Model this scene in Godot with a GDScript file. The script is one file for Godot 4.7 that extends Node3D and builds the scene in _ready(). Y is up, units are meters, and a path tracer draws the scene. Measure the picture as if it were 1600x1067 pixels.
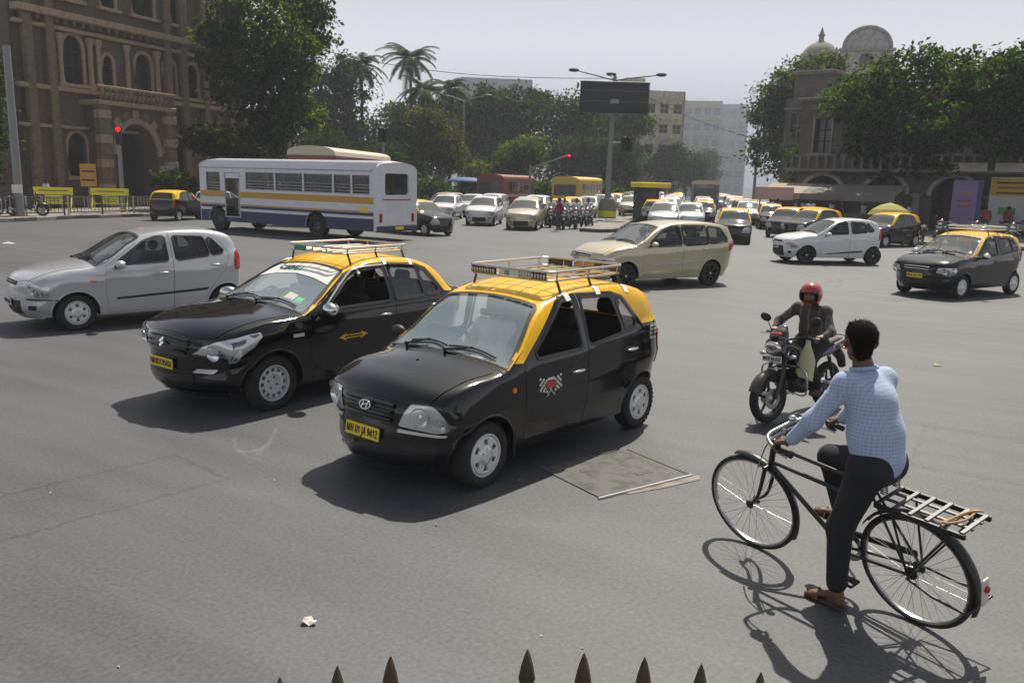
extends Node3D
const CAM_H := 2.474
var rng := RandomNumberGenerator.new()
func setup_view():
	var cam := Camera3D.new()
	cam.name = "camera"
	cam.keep_aspect = Camera3D.KEEP_HEIGHT
	cam.fov = 44.80
	cam.near = 0.05
	cam.far = 3000.0
	cam.basis = Basis(Vector3.RIGHT, deg_to_rad(-10.975)) * Basis(Vector3.BACK, deg_to_rad(1.619))
	cam.position = Vector3(0, CAM_H, 0)
	add_child(cam)
	var we := WorldEnvironment.new()
	var env := Environment.new()
	env.background_mode = Environment.BG_SKY
	var sky := Sky.new()
	var sm := ProceduralSkyMaterial.new()
	sm.sky_top_color = Color(0.38, 0.43, 0.51)
	sm.sky_horizon_color = Color(0.91, 0.915, 0.93)
	sm.sky_curve = 0.30
	sm.ground_horizon_color = Color(0.62, 0.62, 0.62)
	sm.ground_bottom_color = Color(0.25, 0.25, 0.25)
	sm.sun_angle_max = 60.0
	sm.sun_curve = 0.42
	sky.sky_material = sm
	env.sky = sky
	env.background_energy_multiplier = 1.0
	env.tonemap_mode = Environment.TONE_MAPPER_LINEAR
	env.tonemap_exposure = 1.2
	env.sdfgi_enabled = true; env.ssao_enabled = true; env.ssil_enabled = true
	env.fog_enabled = true
	env.fog_density = 0.0008
	env.fog_light_color = Color(0.80, 0.82, 0.85)
	env.volumetric_fog_enabled = true
	env.volumetric_fog_density = 0.0
	we.environment = env
	add_child(we)
	var sun := DirectionalLight3D.new()
	sun.name = "sun"
	sun.light_energy = 1.6
	sun.light_color = Color(1.0, 0.965, 0.91)
	sun.light_angular_distance = 0.6
	sun.shadow_enabled = true
	add_child(sun)
	sun.look_at_from_position(Vector3.ZERO, Vector3(-0.228, -1.0, 0.59))
var M := {}
func col(r: float, g: float, b: float) -> Color:
	return Color(r, g, b).linear_to_srgb()
func mt(r: float, g: float, b: float, rough := 0.6, metal := 0.0) -> StandardMaterial3D:
	var m := StandardMaterial3D.new()
	m.albedo_color = col(r, g, b)
	m.roughness = rough
	m.metallic = metal
	return m
func noise_tex(freq: float, seed_: int, ramp: Array, size := 512, oct := 4, kind := FastNoiseLite.TYPE_SIMPLEX_SMOOTH) -> ImageTexture:
	# ramp: [position, linear grey or [r,g,b]] pairs
	var n := FastNoiseLite.new()
	n.seed = seed_; n.frequency = freq; n.fractal_octaves = oct; n.noise_type = kind
	var im := n.get_seamless_image(size, size)
	var g := Gradient.new()
	var of := PackedFloat32Array(); var cs := PackedColorArray()
	for e in ramp:
		of.append(e[0])
		cs.append(col(e[1][0], e[1][1], e[1][2]) if e[1] is Array else col(e[1], e[1], e[1]))
	g.offsets = of; g.colors = cs
	var lut := []
	for i in 256: lut.append(g.sample(i / 255.0))
	var out := Image.create(size, size, false, Image.FORMAT_RGB8)
	for y in size:
		for x in size:
			out.set_pixel(x, y, lut[int(im.get_pixel(x, y).r * 255.0)])
	return ImageTexture.create_from_image(out)
func noise_normal(freq: float, seed_: int, strength: float, size := 512, oct := 5) -> ImageTexture:
	var n := FastNoiseLite.new()
	n.seed = seed_; n.frequency = freq; n.fractal_octaves = oct
	var im := n.get_seamless_image(size, size)
	im.convert(Image.FORMAT_RGBA8)
	im.bump_map_to_normal_map(strength)
	return ImageTexture.create_from_image(im)
func tri(m: StandardMaterial3D, sc: float, world := false) -> StandardMaterial3D:
	m.uv1_triplanar = true
	m.uv1_world_triplanar = world
	m.uv1_scale = Vector3(sc, sc, sc)
	return m
func car_paint(r: float, g: float, b: float, rough := 0.22, dusty := true, metal := 0.0) -> StandardMaterial3D:
	var m := mt(r, g, b, rough, metal)
	m.clearcoat_enabled = true
	m.clearcoat = 1.0
	m.clearcoat_roughness = 0.08 if rough < 0.3 else 0.2
	m.metallic_specular = 0.5
	if dusty:
		m.roughness_texture = T.rough
		m.roughness = rough * 2.0
		tri(m, 0.9)
	return m
var T := {}
func make_materials():
	T.rough = noise_tex(0.012, 3, [[0.0, 0.12], [0.45, 0.2], [0.7, 0.36], [1.0, 0.6]], 256, 5)
	T.dirt_soft = noise_tex(0.02, 9, [[0.0, 0.86], [0.4, 0.95], [1.0, 1.0]], 256, 5)
	T.dirt = noise_tex(0.01, 8, [[0.0, 0.55], [0.4, 0.8], [1.0, 1.0]], 256, 5)
	M.black_paint = car_paint(0.004, 0.004, 0.0045, 0.08)
	M.black_dull = car_paint(0.005, 0.005, 0.0055, 0.13)
	M.bumper_black = car_paint(0.009, 0.009, 0.0095, 0.34)
	for k in ["black_paint", "black_dull", "bumper_black"]: M[k].metallic_specular = 0.22
	M.yellow_paint = car_paint(0.80, 0.45, 0.008, 0.3)
	M.yellow_paint.clearcoat = 0.4; M.yellow_paint.metallic_specular = 0.3
	M.silver_paint = car_paint(0.50, 0.51, 0.53, 0.3, false, 0.4)
	M.gold_paint = car_paint(0.52, 0.46, 0.30, 0.3, false, 0.35)
	M.white_paint = car_paint(0.66, 0.665, 0.67, 0.3)
	M.glass = mt(0.10, 0.125, 0.13, 0.03)
	M.glass.transparency = BaseMaterial3D.TRANSPARENCY_ALPHA
	M.glass.albedo_color.a = 0.22
	M.glass_dark = mt(0.02, 0.025, 0.025, 0.03)
	M.glass_dark.transparency = BaseMaterial3D.TRANSPARENCY_ALPHA
	M.glass_dark.albedo_color.a = 0.5
	M.glass_far = mt(0.045, 0.055, 0.06, 0.06)
	M.lens = mt(0.85, 0.87, 0.88, 0.05)
	M.lens.transparency = BaseMaterial3D.TRANSPARENCY_ALPHA
	M.lens.albedo_color.a = 0.07
	M.lamp_base = mt(0.62, 0.63, 0.64, 0.22, 0.6)
	M.lamp_far = mt(0.5, 0.52, 0.53, 0.12, 0.4)
	M.red_lens = mt(0.42, 0.012, 0.015, 0.1)
	M.amber_lens = mt(0.75, 0.22, 0.03, 0.15)
	M.trim = mt(0.014, 0.014, 0.014, 0.55)
	M.black_gloss = mt(0.008, 0.008, 0.009, 0.2)
	M.rubber = mt(0.022, 0.021, 0.020, 0.8)
	M.rubber.albedo_texture = T.dirt; tri(M.rubber, 3.0)
	M.underside = mt(0.008, 0.008, 0.008, 0.95)
	M.interior = mt(0.028, 0.028, 0.028, 0.8)
	M.interior_grey = mt(0.16, 0.155, 0.145, 0.8)
	M.seat_dark = mt(0.018, 0.018, 0.019, 0.9)
	M.seat_red = mt(0.09, 0.012, 0.012, 0.85)
	M.chrome = mt(0.72, 0.72, 0.72, 0.12, 1.0)
	M.steel_rim = mt(0.62, 0.63, 0.65, 0.4, 0.25)
	M.cap_silver = mt(0.74, 0.74, 0.74, 0.34, 0.45)
	M.cap_silver.roughness_texture = T.rough; M.cap_silver.roughness = 0.7; tri(M.cap_silver, 4.0)
	M.alloy = mt(0.35, 0.35, 0.36, 0.3, 0.8)
	M.alloy_dark = mt(0.05, 0.05, 0.05, 0.3, 0.6)
	M.wheel_dark = mt(0.05, 0.05, 0.055, 0.6, 0.2)
	M.dark_metal = mt(0.05, 0.05, 0.05, 0.4, 0.5)
	M.rack_steel = mt(0.50, 0.49, 0.46, 0.3, 0.9)
	M.rack_dark = mt(0.07, 0.06, 0.05, 0.4, 0.6)
	M.tape_white = mt(0.7, 0.7, 0.68, 0.5)
	M.sign_white = mt(0.62, 0.6, 0.55, 0.5)
	M.sign_wood = mt(0.33, 0.24, 0.13, 0.6)
	M.sign_teal = mt(0.10, 0.28, 0.30, 0.5)
	M.sign_green = mt(0.02, 0.22, 0.10, 0.5)
	M.plate_yellow = mt(0.80, 0.58, 0.01, 0.45)
	M.plate_white = mt(0.68, 0.68, 0.66, 0.45)
	M.plate_ink = mt(0.012, 0.012, 0.012, 0.6)
	T.asphalt_n = noise_normal(0.5, 5, 2.0, 256, 3)
	T.stone = noise_tex(0.02, 12, [[0.0, [0.5, 0.5, 0.5]], [0.4, [0.8, 0.78, 0.75]], [0.7, [1.0, 0.97, 0.92]], [1.0, [1.0, 1.0, 1.0]]], 512, 6)
	T.stain = noise_tex(0.008, 31, [[0.0, 0.45], [0.35, 0.72], [0.55, 0.95], [1.0, 1.0]], 512, 6)
	T.asphalt = noise_tex(0.05, 6, [[0.0, 0.062], [0.5, 0.078], [1.0, 0.095]], 512, 6)
	T.cloth_n = noise_normal(0.02, 15, 3.0, 256, 4)
	M.asphalt_far = mt(0.925, 0.965, 1.03, 0.55); M.asphalt_far.albedo_texture = T.asphalt
	M.dust = mt(0.20, 0.18, 0.15, 0.95); M.dust.albedo_texture = T.stain
	M.paving = mt(0.24, 0.225, 0.20, 0.9); M.paving.albedo_texture = T.stain; tri(M.paving, 0.3, true)
	M.kerb_a = mt(0.32, 0.30, 0.26, 0.85); M.kerb_a.albedo_texture = T.stain; tri(M.kerb_a, 0.8, true)
	M.kerb_b = mt(0.10, 0.095, 0.085, 0.85); M.kerb_b.albedo_texture = T.stain; tri(M.kerb_b, 0.8, true)
	for e in [["stone_dark", 0.125, 0.092, 0.064], ["stone_mid", 0.175, 0.13, 0.09], ["stone_light", 0.36, 0.28, 0.195], ["stone_pink", 0.30, 0.17, 0.11], ["cream", 0.50, 0.46, 0.34], ["cream_band", 0.42, 0.38, 0.28], ["grey_wall", 0.24, 0.235, 0.225], ["grey_band", 0.30, 0.29, 0.28], ["pink_wall", 0.40, 0.27, 0.21], ["white_wall", 0.40, 0.39, 0.37], ["old_wall", 0.105, 0.092, 0.08], ["old_band", 0.16, 0.145, 0.125], ["ochre_wall", 0.42, 0.33, 0.19], ["blue_wall", 0.16, 0.20, 0.24], ["roof_tile", 0.16, 0.07, 0.045], ["roof_flat", 0.14, 0.13, 0.12], ["dome", 0.27, 0.25, 0.205]]:
		var m := mt(e[1], e[2], e[3], 0.9)
		m.albedo_texture = T.stone if String(e[0]).begins_with("stone") else T.stain
		tri(m, 0.35, true)
		M[e[0]] = m
	M.frame_dark = mt(0.03, 0.025, 0.02, 0.7)
	M.frame_pale = mt(0.22, 0.21, 0.2, 0.7)
	M.pane_dark = mt(0.02, 0.023, 0.026, 0.12)
	M.bark = mt(0.075, 0.058, 0.042, 0.95); M.bark.albedo_texture = T.stain; tri(M.bark, 0.8, true)
	M.leaf = mt(1, 1, 1, 0.55)
	M.leaf.vertex_color_use_as_albedo = true
	M.leaf.backlight_enabled = true
	M.leaf.metallic_specular = 0.15
	M.leaf.backlight = Color(0.75, 0.95, 0.30)
	M.palm_leaf = mt(0.045, 0.07, 0.025, 0.7); M.palm_leaf.metallic_specular = 0.12
	M.palm_leaf.backlight_enabled = true; M.palm_leaf.backlight = Color(0.10, 0.15, 0.05)
	M.pole_grey = mt(0.20, 0.205, 0.21, 0.5, 0.3)
	M.rail_pale = mt(0.42, 0.40, 0.37, 0.7)
	M.rail_dark = mt(0.05, 0.048, 0.045, 0.7)
	M.barricade = mt(0.70, 0.62, 0.01, 0.6)
	M.barricade_ink = mt(0.10, 0.16, 0.04, 0.6)
	M.sign_orange = mt(0.50, 0.24, 0.02, 0.6)
	M.red_on = mt(0.8, 0.02, 0.02, 0.3)
	M.red_on.emission_enabled = true; M.red_on.emission = Color(1.0, 0.03, 0.02); M.red_on.emission_energy_multiplier = 3.0
	M.red_off = mt(0.06, 0.005, 0.005, 0.2)
	M.amber_off = mt(0.09, 0.04, 0.005, 0.2)
	M.green_off = mt(0.01, 0.05, 0.03, 0.2)
	M.bus_white = mt(0.66, 0.665, 0.69, 0.35); M.bus_white.albedo_texture = T.dirt_soft; tri(M.bus_white, 0.5)
	M.bus_gold = mt(0.52, 0.27, 0.02, 0.4)
	M.bus_navy = mt(0.018, 0.026, 0.085, 0.4)
	M.bus_red = mt(0.35, 0.03, 0.03, 0.4)
	M.bus_maroon = mt(0.22, 0.05, 0.04, 0.5)
	M.bus_cream = mt(0.48, 0.42, 0.33, 0.5)
	M.bus_yellow = mt(0.62, 0.42, 0.06, 0.5)
	M.alu = mt(0.48, 0.48, 0.5, 0.35, 0.6)
	M.seat_blue = mt(0.03, 0.035, 0.06, 0.9)
	M.spoke = mt(0.5, 0.5, 0.5, 0.3, 0.9)
	M.rim_steel = mt(0.5, 0.5, 0.49, 0.25, 0.95)
	M.bike_black = mt(0.012, 0.012, 0.012, 0.35)
	M.carrier_grey = mt(0.09, 0.09, 0.09, 0.45, 0.4)
	M.saddle = mt(0.016, 0.015, 0.015, 0.6)
	M.rope = mt(0.45, 0.28, 0.14, 0.9)
	M.moto_black = car_paint(0.01, 0.01, 0.012, 0.16, false)
	M.moto_blue = car_paint(0.03, 0.03, 0.12, 0.2, false)
	M.moto_grey = mt(0.06, 0.055, 0.05, 0.35, 0.3)
	M.moto_red = mt(0.45, 0.03, 0.03, 0.4)
	M.engine = mt(0.06, 0.06, 0.06, 0.5, 0.4)
	M.helmet_red = car_paint(0.30, 0.022, 0.02, 0.16, false)
	M.skin = mt(0.22, 0.115, 0.068, 0.55)
	M.skin_dark = mt(0.13, 0.066, 0.04, 0.55)
	M.hair = mt(0.012, 0.009, 0.008, 0.85); M.hair.metallic_specular = 0.2; M.hair.normal_enabled = true; M.hair.normal_texture = T.asphalt_n; M.hair.normal_scale = 1.5; tri(M.hair, 5.0)
	M.eye_white = mt(0.5, 0.48, 0.45, 0.3)
	M.lips = mt(0.16, 0.06, 0.045, 0.5)
	M.shirt_blue = mt(1, 1, 1, 0.85); M.shirt_blue.albedo_texture = check_tex(); tri(M.shirt_blue, 12.0)
	M.shirt_blue.rim_enabled = true; M.shirt_blue.rim = 0.3
	M.shirt_stripe = mt(1, 1, 1, 0.85); M.shirt_stripe.albedo_texture = stripe_tex(); tri(M.shirt_stripe, 4.0)
	M.trousers_dark = mt(0.016, 0.016, 0.02, 0.9)
	M.trousers_grey = mt(0.05, 0.05, 0.06, 0.9)
	M.shirt_white = mt(0.6, 0.6, 0.6, 0.85)
	M.shirt_maroon = mt(0.20, 0.03, 0.045, 0.85)
	M.shirt_grey = mt(0.22, 0.22, 0.25, 0.85)
	M.shirt_pale = mt(0.42, 0.44, 0.52, 0.85)
	for k in ["shirt_blue", "shirt_stripe", "trousers_dark"]:
		M[k].normal_enabled = true; M[k].normal_texture = T.cloth_n; M[k].normal_scale = 1.1
	M.trousers_dark.uv1_triplanar = true; M.trousers_dark.uv1_scale = Vector3(3, 3, 3)
	M.leather = mt(0.05, 0.028, 0.018, 0.6)
	M.bag = mt(0.62, 0.60, 0.36, 0.6); M.bag.backlight_enabled = true; M.bag.backlight = Color(0.25, 0.27, 0.16)
	M.board_black = mt(0.012, 0.013, 0.017, 0.6)
	M.spike = mt(0.075, 0.05, 0.033, 0.6, 0.3)
	M.umbrella = mt(0.30, 0.27, 0.05, 0.8); M.umbrella.backlight_enabled = true; M.umbrella.backlight = Color(0.16, 0.15, 0.03)
	M.tarp_blue = mt(0.05, 0.10, 0.28, 0.7)
	M.awning = mt(0.14, 0.13, 0.12, 0.8)
	M.awning_tan = mt(0.30, 0.24, 0.16, 0.8)
	M.poster_yellow = mt(0.36, 0.24, 0.02, 0.7)
	M.poster_white = mt(0.36, 0.36, 0.36, 0.7)
	M.poster_blue = mt(0.03, 0.05, 0.20, 0.7)
	M.poster_violet = mt(0.22, 0.16, 0.30, 0.7)
	M.poster_green = mt(0.05, 0.22, 0.08, 0.7)
	M.poster_red = mt(0.35, 0.05, 0.05, 0.7)
	M.flower_yellow = mt(0.8, 0.52, 0.02, 0.8)
	M.sticker_green = mt(0.12, 0.55, 0.25, 0.5)
	M.paper = mt(0.55, 0.52, 0.45, 0.9)
	M.leaf_dry = mt(0.42, 0.32, 0.16, 0.9)
	M.cast_iron = mt(0.105, 0.102, 0.095, 0.75); M.cast_iron.albedo_texture = T.stain; tri(M.cast_iron, 1.2, true)
	M.concrete = mt(0.24, 0.22, 0.18, 0.9); M.concrete.albedo_texture = T.stain; tri(M.concrete, 1.0, true)
	M.seat_black = M.seat_dark
	# windscreens of the two near taxis: dust plus sky reflection painted into the colour
	M.glass_sky_dust = mt(0.40, 0.49, 0.53, 0.04)
	M.glass_sky_dust.transparency = BaseMaterial3D.TRANSPARENCY_ALPHA
	M.glass_sky_dust.albedo_color.a = 0.40
func check_tex() -> ImageTexture:
	var im := Image.create(64, 64, false, Image.FORMAT_RGB8)
	for y in 64:
		for x in 64:
			var a := 1.0 if x % 16 < 5 else 0.0
			var b := 1.0 if y % 16 < 5 else 0.0
			im.set_pixel(x, y, col(0.40 - 0.085 * (a + b), 0.46 - 0.08 * (a + b), 0.61 - 0.065 * (a + b)))
	return ImageTexture.create_from_image(im)
func stripe_tex() -> ImageTexture:
	var im := Image.create(64, 64, false, Image.FORMAT_RGB8)
	for y in 64:
		for x in 64:
			var s := x % 32
			var c := [0.055, 0.045, 0.04]
			if s < 8: c = [0.15, 0.14, 0.125]
			elif s < 11: c = [0.02, 0.018, 0.018]
			elif s > 20 and s < 24: c = [0.09, 0.075, 0.06]
			im.set_pixel(x, y, col(c[0], c[1], c[2]))
	return ImageTexture.create_from_image(im)
# ---------------------------------------------------------------- mesh helpers
class MB:
	var v := PackedVector3Array()
	var n := PackedVector3Array()
	var u := PackedVector2Array()
	var ix := PackedInt32Array()
	func tri_flat(a: Vector3, b: Vector3, c: Vector3):
		var nn := (c - a).cross(b - a).normalized()
		var k := v.size()
		v.append(a); v.append(b); v.append(c)
		n.append(nn); n.append(nn); n.append(nn)
		u.append(Vector2(a.x + a.z, a.y)); u.append(Vector2(b.x + b.z, b.y)); u.append(Vector2(c.x + c.z, c.y))
		ix.append(k); ix.append(k + 1); ix.append(k + 2)
	func quad(a: Vector3, b: Vector3, c: Vector3, d: Vector3):
		tri_flat(a, b, c); tri_flat(a, c, d)
	func vert(p: Vector3, nn: Vector3, t := Vector2.ZERO) -> int:
		v.append(p); n.append(nn); u.append(t)
		return v.size() - 1
	func tri(a: int, b: int, c: int):
		ix.append(a); ix.append(b); ix.append(c)
	func box(c: Vector3, s: Vector3, bev := 0.0, bs := Basis.IDENTITY) -> MB:
		var h := s * 0.5
		var e: float = min(bev, min(h.x, min(h.y, h.z)) * 0.9)
		if e <= 0.0:
			var q := []
			for i in 8:
				q.append(c + bs * Vector3(h.x * (1 if i & 1 else -1), h.y * (1 if i & 2 else -1), h.z * (1 if i & 4 else -1)))
			for f in [[0, 1, 3, 2], [5, 4, 6, 7], [4, 0, 2, 6], [1, 5, 7, 3], [2, 3, 7, 6], [4, 5, 1, 0]]:
				quad(q[f[0]], q[f[1]], q[f[2]], q[f[3]])
			return self
		# chamfered box: per corner three points
		var P := {}
		for i in 8:
			var sg := Vector3(1 if i & 1 else -1, 1 if i & 2 else -1, 1 if i & 4 else -1)
			for a in 3:
				var p := Vector3(sg.x * (h.x - e), sg.y * (h.y - e), sg.z * (h.z - e))
				p[a] = sg[a] * h[a]
				P[i * 3 + a] = c + bs * p
		for a in 3:
			var b1 := (a + 1) % 3
			var c1 := (a + 2) % 3
			for sgn in 2:
				var base := (1 << a) * sgn
				var i0 := base; var i1 := base | (1 << b1); var i2 := i1 | (1 << c1); var i3 := base | (1 << c1)
				if sgn == 1: quad(P[i0 * 3 + a], P[i3 * 3 + a], P[i2 * 3 + a], P[i1 * 3 + a])
				else: quad(P[i0 * 3 + a], P[i1 * 3 + a], P[i2 * 3 + a], P[i3 * 3 + a])
			for k in 4:
				var i0 := (1 << b1) * (k & 1) + (1 << c1) * (k >> 1)
				var i1 := i0 | (1 << a)
				quad(P[i0 * 3 + b1], P[i1 * 3 + b1], P[i1 * 3 + c1], P[i0 * 3 + c1])
		for i in 8:
			tri_flat(P[i * 3], P[i * 3 + 1], P[i * 3 + 2])
		return self
	func tube(pts: Array, r, sides := 8, closed := false, caps := true) -> MB:
		var m := pts.size()
		var rings := []
		var up := Vector3.UP
		for i in m:
			var a: Vector3 = pts[(i - 1 + m) % m] if (closed or i > 0) else pts[i]
			var b: Vector3 = pts[(i + 1) % m] if (closed or i < m - 1) else pts[i]
			var d := (b - a).normalized()
			if i == 0:
				up = Vector3.UP if abs(d.y) < 0.9 else Vector3.RIGHT
			var s := d.cross(up).normalized()
			up = s.cross(d).normalized()
			var rr: float = r[i] if r is Array else r
			var ring := []
			for k in sides:
				var an := TAU * k / sides
				var nn := s * cos(an) + up * sin(an)
				ring.append(vert(pts[i] + nn * rr, nn, Vector2(float(k) / sides, float(i))))
			rings.append(ring)
		var last := m if closed else m - 1
		for i in last:
			var A: Array = rings[i]
			var B: Array = rings[(i + 1) % m]
			for k in sides:
				var k2 := (k + 1) % sides
				tri(A[k], B[k2], B[k]); tri(A[k], A[k2], B[k2])
		if caps and not closed:
			for e in 2:
				var R: Array = rings[0] if e == 0 else rings[m - 1]
				var dd: Vector3 = (pts[0] - pts[1]).normalized() if e == 0 else (pts[m - 1] - pts[m - 2]).normalized()
				var k0 := v.size()
				for k in sides:
					vert(v[R[k]], dd)
				for k in range(1, sides - 1):
					tri(k0, k0 + k, k0 + k + 1)
		return self
	func lathe(prof: Array, xf: Transform3D, seg := 24, smooth := true) -> MB:
		# prof: [radius, height] ; axis = local y
		for j in prof.size() - 1:
			var p0: Vector2 = prof[j]; var p1: Vector2 = prof[j + 1]
			var d := (p1 - p0)
			var nn2 := Vector2(d.y, -d.x).normalized()
			var n0 := nn2; var n1 := nn2
			if smooth:
				if j > 0:
					var e: Vector2 = (p0 - Vector2(prof[j - 1])); var q := Vector2(e.y, -e.x).normalized()
					if q.dot(nn2) > 0.6: n0 = (q + nn2).normalized()
				if j < prof.size() - 2:
					var e2: Vector2 = (Vector2(prof[j + 2]) - p1); var q2 := Vector2(e2.y, -e2.x).normalized()
					if q2.dot(nn2) > 0.6: n1 = (q2 + nn2).normalized()
			var k0 := v.size()
			for k in seg + 1:
				var an := TAU * k / seg
				var cs := cos(an); var sn := sin(an)
				vert(xf * Vector3(p0.x * cs, p0.y, p0.x * sn), xf.basis * Vector3(n0.x * cs, n0.y, n0.x * sn), Vector2(float(k) / seg, p0.y))
				vert(xf * Vector3(p1.x * cs, p1.y, p1.x * sn), xf.basis * Vector3(n1.x * cs, n1.y, n1.x * sn), Vector2(float(k) / seg, p1.y))
			for k in seg:
				var a := k0 + k * 2
				tri(a, a + 1, a + 3); tri(a, a + 3, a + 2)
		return self
	func prism(poly: PackedVector2Array, xf: Transform3D, d0: float, d1: float) -> MB:
		# polygon in local xy, extruded along local z from d0 to d1
		var t := Geometry2D.triangulate_polygon(poly)
		for i in range(0, t.size(), 3):
			var a := poly[t[i]]; var b := poly[t[i + 1]]; var c := poly[t[i + 2]]
			tri_flat(xf * Vector3(a.x, a.y, d1), xf * Vector3(b.x, b.y, d1), xf * Vector3(c.x, c.y, d1))
			tri_flat(xf * Vector3(a.x, a.y, d0), xf * Vector3(c.x, c.y, d0), xf * Vector3(b.x, b.y, d0))
		for i in poly.size():
			var a := poly[i]; var b := poly[(i + 1) % poly.size()]
			quad(xf * Vector3(a.x, a.y, d0), xf * Vector3(b.x, b.y, d0), xf * Vector3(b.x, b.y, d1), xf * Vector3(a.x, a.y, d1))
		return self
	func ellipsoid(c: Vector3, r: Vector3, seg := 16, bs := Basis.IDENTITY, lo := -1.0, hi := 1.0) -> MB:
		var rows := seg / 2
		var k0 := v.size()
		for j in rows + 1:
			var ph: float = lerp(lo, hi, float(j) / rows) * PI * 0.5
			for i in seg + 1:
				var th := TAU * i / seg
				var d := Vector3(cos(ph) * cos(th), sin(ph), cos(ph) * sin(th))
				vert(c + bs * (d * r), (bs * (d / r)).normalized(), Vector2(float(i) / seg, float(j) / rows))
		for j in rows:
			for i in seg:
				var a := k0 + j * (seg + 1) + i
				tri(a, a + seg + 1, a + seg + 2); tri(a, a + seg + 2, a + 1)
		return self
	func add_mesh(o: MB, xf: Transform3D):
		var k := v.size()
		for i in o.v.size():
			v.append(xf * o.v[i]); n.append((xf.basis * o.n[i]).normalized()); u.append(o.u[i])
		for i in o.ix: ix.append(i + k)
	func mesh() -> ArrayMesh:
		for i in range(0, ix.size(), 3):
			var a := ix[i]; var b := ix[i + 1]; var c := ix[i + 2]
			if (v[c] - v[a]).cross(v[b] - v[a]).dot(n[a] + n[b] + n[c]) < 0.0:
				ix[i + 1] = c; ix[i + 2] = b
		var arr := []
		arr.resize(Mesh.ARRAY_MAX)
		arr[Mesh.ARRAY_VERTEX] = v; arr[Mesh.ARRAY_NORMAL] = n; arr[Mesh.ARRAY_TEX_UV] = u; arr[Mesh.ARRAY_INDEX] = ix
		var m := ArrayMesh.new()
		m.add_surface_from_arrays(Mesh.PRIMITIVE_TRIANGLES, arr)
		return m

# ---------------------------------------------------------------- nodes
var used := {}
func numbered(nm: String) -> String:
	if not used.has(nm):
		used[nm] = 0
		return nm
	used[nm] += 1
	return "%s_%03d" % [nm, used[nm]]
func tag(o: Node3D, label: String, cat: String, group := "", kind := ""):
	if label: o.set_meta("label", label)
	if cat: o.set_meta("category", cat)
	if group: o.set_meta("group", group)
	elif o.has_meta("group"): o.remove_meta("group")
	if kind: o.set_meta("kind", kind)
func thing(nm: String, label: String, cat: String, at := Vector3.ZERO, turn := 0.0, group := "") -> Node3D:
	var o := Node3D.new()
	o.name = numbered(nm); add_child(o)
	o.position = at; o.rotation.y = turn
	tag(o, label, cat, group)
	return o
func part(nm: String, mb, mat: Material, parent: Node3D, label := "") -> MeshInstance3D:
	var o := MeshInstance3D.new()
	o.name = nm
	o.mesh = mb.mesh() if mb is MB else mb
	o.material_override = mat
	parent.add_child(o, true)
	if label: o.set_meta("label", label)
	return o
func one(nm: String, mb, mat: Material, label: String, cat: String, at := Vector3.ZERO, turn := 0.0, group := "") -> MeshInstance3D:
	var o := MeshInstance3D.new()
	o.name = numbered(nm)
	o.mesh = mb.mesh() if mb is MB else mb
	o.material_override = mat
	add_child(o)
	o.position = at; o.rotation.y = turn
	tag(o, label, cat, group)
	return o
func struct(nm: String, mb, mat: Material) -> MeshInstance3D:
	var o := MeshInstance3D.new()
	o.name = numbered(nm)
	o.mesh = mb.mesh() if mb is MB else mb
	o.material_override = mat
	add_child(o)
	o.set_meta("kind", "structure")
	return o
func copy(src: Node3D, at: Vector3, turn: float, label: String, group := "") -> Node3D:
	var c: Node3D = src.duplicate()
	c.name = numbered(String(src.name).rstrip("0123456789").rstrip("_"))
	add_child(c)
	c.position = at; c.rotation.y = turn
	tag(c, label, src.get_meta("category"), group)
	return c
func V2(a: Array) -> PackedVector2Array:
	var r := PackedVector2Array()
	for i in range(0, a.size(), 2): r.append(Vector2(a[i], a[i + 1]))
	return r
func circle2(c: Vector2, r: float, seg: int) -> PackedVector2Array:
	var p := PackedVector2Array()
	for i in seg: p.append(c + Vector2.from_angle(TAU * i / seg) * r)
	return p
func text_mesh(t: String, size: float, depth: float, bold := true) -> TextMesh:
	var m := TextMesh.new()
	var f := SystemFont.new()
	f.font_names = PackedStringArray(["Droid Sans"])
	f.font_weight = 700 if bold else 400
	m.font = f
	m.text = t; m.font_size = 64; m.pixel_size = size / 64.0; m.depth = depth
	m.curve_step = 1.0
	return m
func smoothed(c: Array, per := 4, closed := false) -> Array:
	# Catmull-Rom through points
	var out := []
	var m := c.size()
	for i in (m if closed else m - 1):
		var p0 = c[(i - 1 + m) % m] if (closed or i > 0) else c[i]
		var p1 = c[i]; var p2 = c[(i + 1) % m]
		var p3 = c[(i + 2) % m] if (closed or i < m - 2) else c[i + 1]
		for k in per:
			var t := float(k) / per
			out.append(0.5 * ((2.0 * p1) + (p2 - p0) * t + (2.0 * p0 - 5.0 * p1 + 4.0 * p2 - p3) * t * t + (3.0 * p1 - p0 - 3.0 * p2 + p3) * t * t * t))
	if not closed: out.append(c[m - 1])
	return out

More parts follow.
